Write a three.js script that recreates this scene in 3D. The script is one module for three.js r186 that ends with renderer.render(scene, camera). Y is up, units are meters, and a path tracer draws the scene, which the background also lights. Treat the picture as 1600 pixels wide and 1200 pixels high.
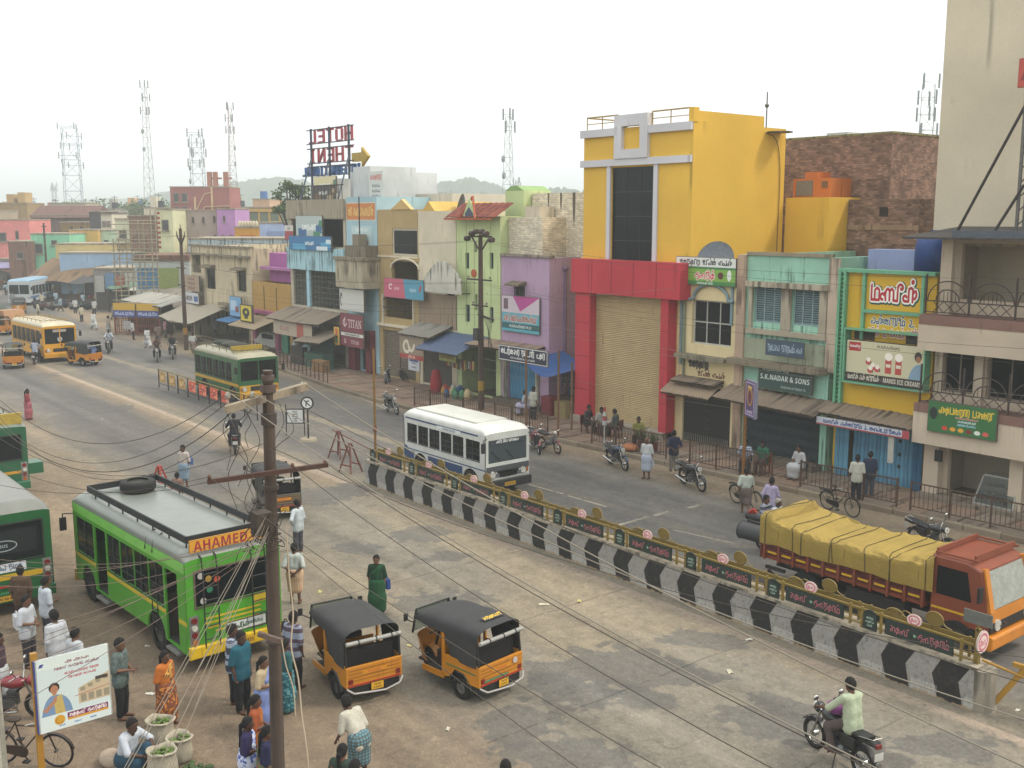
import*as THREE from 'three';
import {mergeGeometries,mergeVertices,toCreasedNormals} from 'three/addons/utils/BufferGeometryUtils.js';

// -- camera, sky, sun, exposure
const scene=new THREE.Scene();
const FPX=1650,CAM_H=10,HORIZON=338,YAW=38.8*Math.PI/180,PITCH=Math.atan((600 - HORIZON)/FPX);
const camera=new THREE.PerspectiveCamera(2*Math.atan(600/FPX)*180/Math.PI,4/3,0.1,4000);
camera.position.set(0,CAM_H,0);
const vF=new THREE.Vector3(-Math.cos(YAW),0,-Math.sin(YAW)),vR=new THREE.Vector3(Math.sin(YAW),0,-Math.cos(YAW));
const vFp=vF.clone().multiplyScalar(Math.cos(PITCH)).add(new THREE.Vector3(0,-Math.sin(PITCH),0));
const vUp=vF.clone().multiplyScalar(Math.sin(PITCH)).add(new THREE.Vector3(0,Math.cos(PITCH),0));
camera.lookAt(camera.position.clone().add(vFp));

const renderer=new THREE.WebGLRenderer({antialias:true});
renderer.toneMapping=THREE.LinearToneMapping;
renderer.toneMappingExposure=1.58;
renderer.shadowMap.enabled=true;


const sunDir=new THREE.Vector3(0.42,0.8,-0.46).normalize();
{
const W=128,Hh=64,d=new Float32Array(W*Hh*4);
for (let j=0;j<Hh;j++) for (let i=0;i<W;i++) {
const up=((j+0.5)/Hh - 0.5)*Math.PI,az=((i+0.5)/W - 0.5)*2*Math.PI;
const x=Math.cos(az)*Math.cos(up),y=Math.sin(up),z=Math.sin(az)*Math.cos(up);
const c=Math.max(0,x*sunDir.x+y*sunDir.y+z*sunDir.z),g=0.76+0.38*Math.max(0,y)+0.3*c*c;
const k=y<0?0.55 :1,o=(j*W+i)*4;
d[o]=g*0.99*k;d[o+1]=g*1.015*k;d[o+2]=g*1.01*k;d[o+3]=1;
}
const t=new THREE.DataTexture(d,W,Hh,THREE.RGBAFormat,THREE.FloatType);
t.mapping=THREE.EquirectangularReflectionMapping;t.magFilter=THREE.LinearFilter;t.needsUpdate=true;
scene.background=t;scene.environment=t;
}
const sun=new THREE.DirectionalLight(0xfff2df,1.5);
sun.position.copy(sunDir).multiplyScalar(150).add(new THREE.Vector3(-40,0,-25));sun.target.position.set(-40,0,-25);
sun.castShadow=true;sun.shadow.radius=20;sun.shadow.mapSize.set(4096,4096);
Object.assign(sun.shadow.camera,{left:-90,right:90,top:90,bottom:-90,near:1,far:400});
scene.add(sun,sun.target);
scene.fog=new THREE.FogExp2(0xe9f0ef,0.0011);

// -- picture -> place helpers
const ray=(u,v)=>vFp.clone().addScaledVector(vR,(u - 800)/FPX).addScaledVector(vUp,-(v - 600)/FPX);
const onY=(u,v,y=0)=>{const d=ray(u,v);return camera.position.clone().addScaledVector(d,(y - CAM_H)/d.y);};
const onZ=(u,v,z)=>{const d=ray(u,v);return camera.position.clone().addScaledVector(d,z/d.z);};
const onX=(u,v,x)=>{const d=ray(u,v);return camera.position.clone().addScaledVector(d,x/d.x);};
const atD=(u,v,w)=>camera.position.clone().addScaledVector(ray(u,v),w);

const rect=(u0,v0,u1,v1,z=ZF)=>{const um=(u0+u1)/2,vm=(v0+v1)/2;return [onZ(u0,vm,z).x,onZ(u1,vm,z).x,onZ(um,v1,z).y,onZ(um,v0,z).y];};
const ZF=-34.6,KERB=-31.1;

// -- random, noise, textures
let seed=7;
const rnd=()=>{seed=(seed+0x6d2b79f5) | 0;let t=Math.imul(seed ^ (seed >>> 15),1 | seed);t=(t+Math.imul(t ^ (t >>> 7),61 | t)) ^ t;return ((t ^ (t >>> 14)) >>> 0)/4294967296;};
const rr=(a,b)=>a+(b - a)*rnd();
const hash=(x,y)=>{let h=Math.imul(x,374761393)+Math.imul(y,668265263) | 0;h=Math.imul(h ^ (h >>> 13),1274126177);return ((h ^ (h >>> 16)) >>> 0)/4294967296;};
const vnoise=(x,y,p=0)=>{
const ix=Math.floor(x),iy=Math.floor(y),fx=x - ix,fy=y - iy,s=fx*fx*(3 - 2*fx),t=fy*fy*(3 - 2*fy),w=(i)=>p?((i % p)+p) % p :i;
const a=hash(w(ix),w(iy)),b=hash(w(ix+1),w(iy)),c=hash(w(ix),w(iy+1)),d=hash(w(ix+1),w(iy+1));
return a+(b - a)*s+(c - a)*t+(a - b - c+d)*s*t;
};
const fbm=(x,y,o=4,p=0)=>{let s=0,a=0.5;for (let i=0;i<o;i++) {s += a*vnoise(x+i*17.3*(p?0 :1),y,p);x *= 2;y *= 2;p *= 2;a *= 0.5;} return s/(1 - Math.pow(0.5,o));};
const clamp01=(x)=>Math.min(1,Math.max(0,x)),sstep=(a,b,x)=>{x=clamp01((x - a)/(b - a));return x*x*(3 - 2*x);};
function dataTex(n,m,fn,srgb=true) {
const d=new Uint8Array(n*m*4);
for (let j=0;j<m;j++) for (let i=0;i<n;i++) {const c=fn(i,j),o=(j*n+i)*4;d[o]=c[0]*255;d[o+1]=c[1]*255;d[o+2]=c[2]*255;d[o+3]=255;}
const t=new THREE.DataTexture(d,n,m);t.wrapS=t.wrapT=THREE.RepeatWrapping;t.magFilter=THREE.LinearFilter;t.minFilter=THREE.LinearMipmapLinearFilter;t.generateMipmaps=true;
if (srgb) t.colorSpace=THREE.SRGBColorSpace;t.needsUpdate=true;return t;
}
const rep=(t,sx,sy=sx)=>{const c=t.clone();c.repeat.set(1/sx,1/sy);c.needsUpdate=true;return c;};

const plasterT=dataTex(512,512,(i,j)=>{
const x=i/512,y=j/512,blot=fbm(x*6,y*6,5,6),st=fbm(x*48,y*3,3,48),gr=hash(i,j);
const k=clamp01(0.95+0.14*(blot - 0.5) - 0.2*sstep(0.58,0.85,st)*sstep(0.38,0.7,blot)+0.04*(gr - 0.5));return [k,k*0.99,k*0.97];
});
const grimeT=dataTex(512,512,(i,j)=>{
const x=i/512,y=j/512,blot=fbm(x*5,y*5,5,5),st=fbm(x*40,y*2,4,40),gr=hash(i,j);
const k=clamp01(0.93 - 0.45*sstep(0.5,0.78,st*0.55+blot*0.5)+0.2*(blot - 0.5)+0.08*(gr - 0.5));return [k,k*0.98,k*0.94];
});
const grainT=dataTex(256,256,(i,j)=>{const k=0.86+0.16*(fbm(i/16,j/16,3,16) - 0.5)+0.1*(hash(i,j) - 0.5);return [k,k,k];});
const brickT=dataTex(512,512,(i,j)=>{
const row=Math.floor(j/16),ii=(i+(row % 2)*20) % 512,col=Math.floor(ii/40),m=(j % 16<2.5||ii % 40<2.5),h=hash(col,row),b=fbm(i/64,j/64,4,8);
const k=(m?0.62 :0.74+0.24*(h - 0.5))+0.34*(b - 0.5);return [clamp01(k+(m?0.03 :0)),clamp01(k*(m?1 :0.97)),clamp01(k*(m?0.98 :0.95))];
});
const paleBrickT=dataTex(512,512,(i,j)=>{
const row=Math.floor(j/16),ii=(i+(row % 2)*20) % 512,col=Math.floor(ii/40),m=(j % 16<2||ii % 40<2),h=hash(col+9,row),b=fbm(i/64,j/64,4,8);
const k=(m?0.5+0.3*h :0.88+0.12*(h - 0.5))+0.12*(b - 0.5);return [clamp01(k),clamp01(k*0.985),clamp01(k*0.95)];
});
const woodT=dataTex(256,256,(i,j)=>{const k=0.78+0.3*(fbm(i/8,j/90,4) - 0.5)+0.06*(hash(i,j) - 0.5);return [k,k*0.98,k*0.95];});
const bumpT=dataTex(256,256,(i,j)=>{const k=0.5+0.6*(fbm(i/12,j/12,4,Math.floor(256/12)) - 0.5)+0.2*(hash(i,j) - 0.5);return [k,k,k];},false);
const grainR=rep(grainT,1.3),plasterR=rep(plasterT,6),grimeR=rep(grimeT,6),bumpR=rep(bumpT,0.8);
const col=(c)=>new THREE.Color(c);
const matCache=new Map();
function mk(key,f) {if (!matCache.has(key)) matCache.set(key,f());return matCache.get(key);}
const std=(c,rough=0.8,o={})=>mk('s'+c+rough+JSON.stringify(o),()=>new THREE.MeshStandardMaterial({color:col(c),roughness:rough,map:grainR,side:THREE.DoubleSide,...o}));
const plaster=(c)=>mk('p'+c,()=>new THREE.MeshStandardMaterial({color:col(c),roughness:0.92,map:plasterR,bumpMap:bumpR,bumpScale:0.006}));
const fresh=(c)=>mk('h'+c,()=>new THREE.MeshStandardMaterial({color:col(c),roughness:0.85,map:rep(plasterT,14),bumpMap:bumpR,bumpScale:0.002}));
const grimy=(c)=>mk('g'+c,()=>new THREE.MeshStandardMaterial({color:col(c),roughness:0.95,map:grimeR,bumpMap:bumpR,bumpScale:0.01}));
const bricks=(c,t=brickT)=>mk('b'+c+(t===brickT),()=>new THREE.MeshStandardMaterial({color:col(c),roughness:0.95,map:rep(t,2.9),bumpMap:bumpR,bumpScale:0.01}));
const wood=(c)=>mk('w'+c,()=>new THREE.MeshStandardMaterial({color:col(c),roughness:0.85,map:rep(woodT,1.2)}));
const paint=(c,r=0.38)=>mk('c'+c+r,()=>new THREE.MeshPhysicalMaterial({color:col(c),roughness:r,map:rep(plasterT,2.4),clearcoat:0.25,clearcoatRoughness:0.35,side:THREE.DoubleSide}));
const metal=(c,r=0.4,m=0.8)=>mk('m'+c+r+m,()=>new THREE.MeshStandardMaterial({color:col(c),roughness:r,metalness:m,map:grainR,side:THREE.DoubleSide}));
const cloth=(c)=>mk('f'+c,()=>new THREE.MeshStandardMaterial({color:col(c),roughness:0.97,map:rep(grainT,0.5),side:THREE.DoubleSide}));
const flat=(c,r=0.6)=>mk('l'+c+r,()=>new THREE.MeshStandardMaterial({color:col(c),roughness:r,side:THREE.DoubleSide}));
const GLASS=new THREE.MeshPhysicalMaterial({color:0xaab8b4,roughness:0.06,transmission:1,thickness:0,side:THREE.DoubleSide});
const TINT=new THREE.MeshPhysicalMaterial({color:0x14181b,roughness:0.12,metalness:0,specularIntensity:0.45,side:THREE.DoubleSide});
const RUBBER=std('#1b1a19',0.85),CHROME=metal('#c9c9c6',0.2,1),STEEL=metal('#7d7b77',0.45,0.7),RUST=std('#5b4334',0.85),IRON=std('#3a3330',0.75),CONC=grimy('#a59c8c'),DARKM=std('#242322',0.6);

// -- geometry builder
function boxUV(g) {
const p=g.attributes.position,n=g.attributes.normal,uv=new Float32Array(p.count*2);
for (let i=0;i<p.count;i++) {
const ax=Math.abs(n.getX(i)),ay=Math.abs(n.getY(i)),az=Math.abs(n.getZ(i));
const [a,b]=ay>ax&&ay>az?[p.getX(i),p.getZ(i)] :ax>az?[p.getZ(i),p.getY(i)] :[p.getX(i),p.getY(i)];
uv[i*2]=a;uv[i*2+1]=b;
}
g.setAttribute('uv',new THREE.BufferAttribute(uv,2));return g;
}
const V=(x,y,z)=>new THREE.Vector3(x,y,z);
const v3=(a)=>Array.isArray(a)?V(a[0],a[1],a[2]) :a;
class B {
constructor() {this.g=[];}
add(g,m) {g=g.index?g.toNonIndexed() :g;for (const k of Object.keys(g.attributes)) if (k !== 'position'&&k !== 'normal') g.deleteAttribute(k);if (m) g.applyMatrix4(m);this.g.push(g);return this;}
box(x0,x1,y0,y1,z0,z1,turn) {const g=new THREE.BoxGeometry(Math.abs(x1 - x0),Math.abs(y1 - y0),Math.abs(z1 - z0));const m=new THREE.Matrix4().makeTranslation((x0+x1)/2,(y0+y1)/2,(z0+z1)/2);if (turn) m.multiply(new THREE.Matrix4().makeRotationFromEuler(new THREE.Euler(...turn)));return this.add(g,m);}
cyl(p,q,r0,r1=r0,n=8,open=false) {p=v3(p);q=v3(q);const d=q.clone().sub(p),g=new THREE.CylinderGeometry(r1,r0,d.length(),n,1,open);return this.add(g,new THREE.Matrix4().compose(p.clone().add(q).multiplyScalar(0.5),new THREE.Quaternion().setFromUnitVectors(V(0,1,0),d.normalize()),V(1,1,1)));}
bar(p,q,w,h=w) {p=v3(p);q=v3(q);const d=q.clone().sub(p),L=d.length();d.normalize();const m=new THREE.Matrix4().lookAt(q,p,Math.abs(d.y)>0.99?V(1,0,0) :V(0,1,0));m.setPosition(p.clone().add(q).multiplyScalar(0.5));return this.add(new THREE.BoxGeometry(w,h,L),m);}
path(pts,r,n=6) {for (let i=0;i+1<pts.length;i++) this.cyl(pts[i],pts[i+1],r,r,n);return this;}
tube(pts,r,seg=24,n=5,closed=false) {return this.add(new THREE.TubeGeometry(new THREE.CatmullRomCurve3(pts.map(v3),closed),seg,r,n,closed));}
ball(c,rx,ry=rx,rz=rx,w=12,h=8) {const g=new THREE.SphereGeometry(1,w,h);return this.add(g,new THREE.Matrix4().compose(v3(c),new THREE.Quaternion(),V(rx,ry,rz)));}
ring(c,R,r,axis='z',n=24,k=6,arc=Math.PI*2) {const g=new THREE.TorusGeometry(R,r,k,n,arc);if (axis==='x') g.rotateY(Math.PI/2);if (axis==='y') g.rotateX(Math.PI/2);g.translate(...c);return this.add(g);}
disc(c,r,h,axis='z',n=20) {const g=new THREE.CylinderGeometry(r,r,h,n);if (axis==='z') g.rotateX(Math.PI/2);if (axis==='x') g.rotateZ(Math.PI/2);g.translate(...c);return this.add(g);}

prism(pts,axis,lo,hi,holes=[],bevel=0) {
const s=new THREE.Shape(pts.map((p)=>new THREE.Vector2(p[0],p[1])));
for (const h of holes) s.holes.push(new THREE.Path(h.map((p)=>new THREE.Vector2(p[0],p[1]))));
const g=new THREE.ExtrudeGeometry(s,{depth:hi - lo - 2*bevel,bevelEnabled:bevel>0,bevelSize:bevel,bevelThickness:bevel,bevelOffset:-bevel,bevelSegments:2});
g.translate(0,0,lo+bevel);
if (axis==='x') g.applyMatrix4(new THREE.Matrix4().set(0,0,1,0,0,1,0,0,1,0,0,0,0,0,0,1));
if (axis==='y') g.applyMatrix4(new THREE.Matrix4().set(1,0,0,0,0,0,1,0,0,1,0,0,0,0,0,1));
if (axis !== 'z') {const q=g.index?g.toNonIndexed() :g,p=q.attributes.position.array,n=q.attributes.normal.array;for (const a of [p,n]) for (let i=0;i<a.length;i += 9) for (let k=0;k<3;k++) {const t=a[i+3+k];a[i+3+k]=a[i+6+k];a[i+6+k]=t;} return this.add(q);}
return this.add(g);
}
grid(fn,nu,nv) {
const pos=[],idx=[];
for (let j=0;j<=nv;j++) for (let i=0;i<=nu;i++) pos.push(...fn(i/nu,j/nv));
for (let j=0;j<nv;j++) for (let i=0;i<nu;i++) {const a=j*(nu+1)+i;idx.push(a,a+1,a+nu+2,a,a+nu+2,a+nu+1);}
const g=new THREE.BufferGeometry();g.setAttribute('position',new THREE.Float32BufferAttribute(pos,3));g.setIndex(idx);g.computeVertexNormals();return this.add(g);
}
quad(a,b,c,d) {return this.grid((s,t)=>{const p=v3(a).lerp(v3(b),s),q=v3(d).lerp(v3(c),s);return p.lerp(q,t).toArray();},1,1);}
lathe(pts,c,n=16) {const g=new THREE.LatheGeometry(pts.map((p)=>new THREE.Vector2(p[0],p[1])),n);g.translate(...c);return this.add(g);}
geo() {const g=this.g.length===1?this.g[0] :mergeGeometries(this.g);return boxUV(g);}
}
const R4=(x0,x1,y0,y1)=>[[x0,y0],[x1,y0],[x1,y1],[x0,y1]];
const b=()=>new B();
const used=new Map();
const numbered=(n)=>{const k=used.get(n) ?? 0;used.set(n,k+1);return k?n+'_'+String(k).padStart(3,'0') :n;};
function thing(name,label,category,pos=[0,0,0],turn=0,group) {
const o=new THREE.Group();o.name=numbered(name);o.position.set(...(Array.isArray(pos)?pos :pos.toArray()));o.rotation.y=turn;o.userData={label,category};if (group) o.userData.group=group;scene.add(o);return o;
}
function part(name,builder,mat,parent,label) {
const m=new THREE.Mesh(builder instanceof B?builder.geo() :builder,mat);m.name=name;m.castShadow=m.receiveShadow=true;if (label) m.userData.label=label;(parent ?? scene).add(m);return m;
}
function wpart(name,builder,mat,root,label) {
const m=part(name,builder,mat,root,label);m.position.copy(root.position).negate();return m;
}
function single(name,builder,mat,label,category,group) {const m=part(numbered(name),builder,mat);m.userData={label,category};if (group) m.userData.group=group;return m;}
function struct(name,builder,mat) {const m=part(numbered(name),builder,mat);m.userData.kind='structure';return m;}
function copyOf(o,pos,turn,label,group) {const c=o.clone();c.name=numbered(o.name.replace(/_\d{3}$/,''));c.position.set(...(Array.isArray(pos)?pos :pos.toArray()));c.rotation.y=turn;c.userData={...o.userData};if (label) c.userData.label=label;if (group) c.userData.group=group;scene.add(c);return c;}

// -- lettering
function canvasTex(w,h,draw) {
const c=document.createElement('canvas');c.width=w;c.height=h;const x=c.getContext('2d');draw(x,w,h);
const t=new THREE.CanvasTexture(c);t.colorSpace=THREE.SRGBColorSpace;t.anisotropy=8;return t;
}

const TG={
p:['M1 0V10H8V0',9.5],m:['M1 0V10H9V4A2.4 2.4 0 0 0 4.4 4V10',10.5],d:['M1 0V10H9',9.5],k:['M0 3H9M4.5 0V7A2 2 0 1 1 2 5.2M4.5 4.5A2.6 2.6 0 1 1 7 9.6H6',10.5],
t:['M1 3H8M4.5 0V7A2 2 0 1 1 2 5.2M4.5 4.6A2.6 2.4 0 1 1 6.5 9.2Q2 10 2.5 13',10],n:['M0 0H8M2 0V8M5.5 0V5A2.4 2.4 0 1 1 6 9.4Q3 10.5 4 13',10],r:['M1 10V0H5.5V10L3.5 12.5',7],a:['M1 10V0H5.5V10',7],
R:['M1 10V3A2 2 0 0 1 5 3V10M5 3A2.2 2.2 0 0 1 9.4 3V8Q9 12 4 12.5',10.5],A:['M4 5.5A2 2 0 1 0 2 8.5H5V4A2.5 2.5 0 0 1 10 4V10M5 8.5V10',11.5],l:['M3.5 6.5A1.8 1.8 0 1 0 2 9.5H5Q7 9.5 7 6V2.5A1.6 1.6 0 0 1 10 2.5V10',11],
v:['M4 6.5A2 2 0 1 0 2 9.8H9.5V0M4 6.5A3 3 0 0 1 6.4 9.8',10.5],N:['M3.5 6.5A2 2 0 1 0 2 9.6M3.5 6.5Q4.5 2 5 9.8M5 5A2 2.6 0 0 1 9 5V9.8M9 5A2 2.6 0 0 1 13 5V9.8H14.5',15.5],
w:['M3.5 6.5A2 2 0 1 0 2 9.6M3.5 6.5Q4.5 2 5.4 9.8M5.4 5A2 2.6 0 0 1 9.5 5V9.8H11.5',12.5],s:['M3.5 7A1.8 1.8 0 1 0 2 9.8H5.5V3A2 2 0 0 1 9.5 3V10M9.5 5Q12 1 13 4.5Q13.4 7 11 8',14.5],i:['M0 10H1.5V1A2.6 2.6 0 0 1 6 0',6.5],
I:['M0 10H1.5V1A2.6 2.6 0 0 1 6 0A1.2 1.2 0 1 1 4.5 1.8',7],E:['M5 6A2 2 0 1 0 3 9.6Q6.4 9.6 6 4.5Q5.6 0.5 2.5 1M6 5A2.4 4 0 0 1 10.5 5V10',12],e:['M6 4A2.2 2.2 0 1 0 3 8V10H9.4',10],y:['M1 0V6Q1 9.8 4 9.8H9.4V0M5.4 9.8V3',10.5],
c:['M0 2.6H9M3.4 0V9.8M3.4 5.4A2.6 2.4 0 1 1 6.4 9.6M6.4 2.6V0',10.5],j:['M4 6A2 2 0 1 0 2 9.6H6Q9 9 8.5 4Q8 0 4.5 1.5',10.5],o:['M3 8A1.8 1.8 0 1 1 3 4.4Q9 3.4 9 7Q9 10 5 12.6M3 4Q5 0 9 1.4',11],u:['M2 0Q6 1 5 5Q4 9 1 8.6Q5 13 9.6 9',10.5],
z:['M1 0V9.8H5V4A2 2 0 0 1 9.4 4V11A2.4 2.4 0 1 1 6.6 11.4',10.5],'.':['M-5.4 -3.6A0.7 0.7 0 1 1 -5.41 -3.6',0],' ':['',6],'*':['M4 2L5.2 8.4L1 4.4H8L3 8.4Z',9],
};
function tamil(x,str,cx,cy,h,maxW,fill,outline,lw=1.5) {
let W=0;for (const c of str) W += TG[c][1];
const s=h/10,sx=Math.min(s,maxW/W);x.save();x.translate(cx - W*sx/2,cy - h/2);x.scale(sx,s);x.lineCap='round';x.lineJoin='round';
for (const pass of outline?[[outline,lw*2.2],[fill,lw]] :[[fill,lw]]) {x.save();x.strokeStyle=pass[0];x.lineWidth=pass[1];for (const c of str) {x.stroke(new Path2D(TG[c][0]));x.translate(TG[c][1],0);} x.restore();}
x.restore();
}
function latin(x,s,cx,cy,h,color,maxW,font='bold',fam='sans-serif') {x.font=`${font} ${h}px ${fam}`;x.fillStyle=color;x.textAlign='center';x.textBaseline='middle';x.fillText(s,cx,cy,maxW);}
const printMats=[];
function printMat(w,h,draw,pxm=110,o={}) {
const sc=Math.min(pxm,1024/Math.max(w,h)),cw=Math.max(16,Math.round(w*sc)),ch=Math.max(16,Math.round(h*sc));
const t=canvasTex(cw,ch,(x)=>{draw(x,cw,ch);x.globalAlpha=0.10;for (let i=0;i<cw*ch/90;i++) {x.fillStyle=rnd()<0.5?'#5a4c3a' :'#cbbfa8';x.fillRect(rnd()*cw,rnd()*ch,1+2*rnd(),1+3*rnd());} x.globalAlpha=1;});
return new THREE.MeshStandardMaterial({map:t,roughness:0.55,side:THREE.DoubleSide,...o});
}
function facePlane(x0,x1,y0,y1,z) {const g=new THREE.PlaneGeometry(x1 - x0,y1 - y0);g.translate((x0+x1)/2,(y0+y1)/2,z);return g;}

function sign(name,label,r,z,draw,{thick=0.12,frame='#6b6257',pxm=110,tilt=0,group,turn=0,legs}={}) {
const [x0,x1,y0,y1]=r,w=x1 - x0,h=y1 - y0,o=thing(name,label,'sign',[(x0+x1)/2,y0,z],turn,group);o.rotation.x=tilt;
part('board',b().box(-w/2,w/2,0,h,-thick,0),std(frame,0.7),o);
part('print',facePlane(-w/2+0.02,w/2 - 0.02,0.02,h - 0.02,0.004),printMat(w,h,draw,pxm),o);
if (legs) legs(o,w,h);
return o;
}

// -- GROUND, ROAD, PAVEMENT
const blobs=[];
const blob=(u,v,ru,rv)=>{const c=onY(u,v),e=onY(u+ru,v),f=onY(u,v+rv);blobs.push([c.x,c.z,c.distanceTo(e),c.distanceTo(f),Math.atan2(e.z - c.z,e.x - c.x)]);};
blob(985,1045,150,42);blob(900,1085,90,30);blob(800,1130,75,48);blob(880,1180,120,30);blob(1205,1125,75,42);blob(1480,1165,110,22);blob(1380,1190,60,18);
blob(640,835,65,16);blob(560,855,55,12);blob(690,940,90,22);blob(520,770,70,18);blob(1090,1000,70,16);blob(700,870,30,8);blob(190,638,20,5);blob(285,680,18,5);
blob(60,590,26,9);blob(65,610,14,8);blob(1000,1090,60,20);
const mix=(a,c,t)=>[a[0]+(c[0] - a[0])*t,a[1]+(c[1] - a[1])*t,a[2]+(c[2] - a[2])*t];
const TAN=[0.475,0.435,0.365],DUST=[0.49,0.425,0.34],LOT=[0.43,0.372,0.305],GREY=[0.32,0.31,0.30],WORN=[0.435,0.41,0.365],PATCH=[0.325,0.318,0.305];
function roadColour(x,z,fine) {
const n1=fbm(x*0.16+40,z*0.3,4),n2=fbm(x*0.6,z*0.9+9,4),n3=fbm(x*3.1,z*3.1,3),g=fine?hash(Math.round(x*40),Math.round(z*70)) :0.5;
const wob=(n1 - 0.5)*4+(n2 - 0.5)*1.6;
let c=WORN;
if (z<-19.7) {
c=mix(GREY,WORN,0.25*n2+0.35*sstep(0.45,0.7,n1));
c=mix(c,DUST,0.85*sstep(-28.2,-30.2,z+wob*0.35 - 0.03*(x+40)));
c=mix(c,TAN,0.75*sstep(-21.6,-20.2,z+wob*0.35));
c=mix(c,TAN,0.8*sstep(0.25,0.05,Math.abs(z+24.9+0.012*(x+40)+wob*0.1) - 0.25*n3)*(x<-34?1 :0.25));
} else {
const grey=sstep(-12.5,-15.5,z+wob*0.8)*sstep(-30,-40,x+wob*2);
c=mix(mix(TAN,WORN,sstep(0.35,0.65,n1)),GREY,0.85*grey);
c=mix(c,DUST,0.8*sstep(-17.5,-19.2,z+wob*0.3)*(x<-34?1 :0.15));
c=mix(c,LOT,sstep(-12.2,-9.2,z+wob*0.7+0.05*(x+22)));
c=mix(c,DUST,0.7*sstep(-14,-12,z+wob)*sstep(-28,-36,x));
c=mix(c,[0.56,0.5,0.44],0.8*sstep(0.35,0.1,Math.abs(z+19.6)+wob*0.05));
}
for (const [bx,bz,ra,rb,t] of blobs) {
const dx=x - bx,dz=z - bz;if (dx*dx+dz*dz>(ra+rb)*(ra+rb)) continue;
const cs=Math.cos(t),sn=Math.sin(t),a=(dx*cs+dz*sn)/ra,q=(-dx*sn+dz*cs)/rb;
c=mix(c,PATCH,(0.42+0.4*n3)*sstep(0.92,0.82,Math.hypot(a,q)+1.3*(n2 - 0.5)+1.1*(n3 - 0.5)));
}
const peb=fine?vnoise(x*8.5,z*8.5)*0.6+vnoise(x*17,z*17)*0.4 :0.5,joint=z>-19.6&&z<-11.5?sstep(0.035,0.012,Math.abs(((x+0.12*n2+400) % 4.4) - 2.2))*sstep(0.25,0.5,n3) :0;
const crack=Math.abs(fbm(x*0.35+7,z*0.35,3) - 0.5);
const k=1+0.3*(fbm(x*0.07+3,z*1.7,3) - 0.5)+0.16*(n3 - 0.5)+0.12*(n2 - 0.5)+(fine?0.2*(g - 0.5) - 0.16*sstep(0.84,0.93,g)*sstep(0.35,0.6,n2)+0.12*sstep(0.9,0.96,hash(Math.round(x*23),Math.round(z*31))) :0) - 0.24*joint - 0.07*sstep(0.6,0.75,peb)+0.05*sstep(0.36,0.22,peb) - 0.1*sstep(0.004,0.0015,crack)*(z>-19.7?1 :0.3);
return [clamp01(c[0]*k),clamp01(c[1]*k),clamp01(c[2]*k)];
}
const sheet=(x0,x1,z0,z1,y,nx=1,nz=1)=>{
const g=new THREE.PlaneGeometry(x1 - x0,z1 - z0,nx,nz);g.rotateX(-Math.PI/2);g.translate((x0+x1)/2,y,(z0+z1)/2);return g;
};
{
const X0=-62,X1=-2,Z0=-32.4,Z1=-1,n=2048;
const t=dataTex(n,n,(i,j)=>roadColour(X0+(X1 - X0)*(i+0.5)/n,Z1+(Z0 - Z1)*(j+0.5)/n,true));t.wrapS=t.wrapT=THREE.ClampToEdgeWrapping;
struct('road',sheet(X0,X1,Z0,Z1,0.004),new THREE.MeshStandardMaterial({map:t,roughness:0.93,bumpMap:rep(bumpT,0.5/60,0.5/31),bumpScale:0.012}));
const X2=-190,Z2=-80,n2=512;
const t2=dataTex(n2,n2,(i,j)=>{
const x=X2+(X0 - X2)*(i+0.5)/n2,z=Z1+(Z2 - Z1)*(j+0.5)/n2,bend=0.0021*Math.pow(Math.max(0,-78 - x),2),c=roadColour(x,z+bend,false);
return mix(c,DUST,sstep(-28.5,-30.5,z+bend));
});t2.wrapS=t2.wrapT=THREE.ClampToEdgeWrapping;
struct('road',sheet(X2,X0,Z2,Z1,0.004),new THREE.MeshStandardMaterial({map:t2,roughness:0.93}));
const gt=rep(dataTex(256,256,(i,j)=>{const k=0.9+0.3*(fbm(i/32,j/32,5,8) - 0.5);return [0.47*k,0.41*k,0.335*k];}),1/60);
gt.repeat.set(120,120);
struct('ground',sheet(-2200,1400,-2200,800,-0.006),new THREE.MeshStandardMaterial({map:gt,roughness:0.95}));
}

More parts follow.
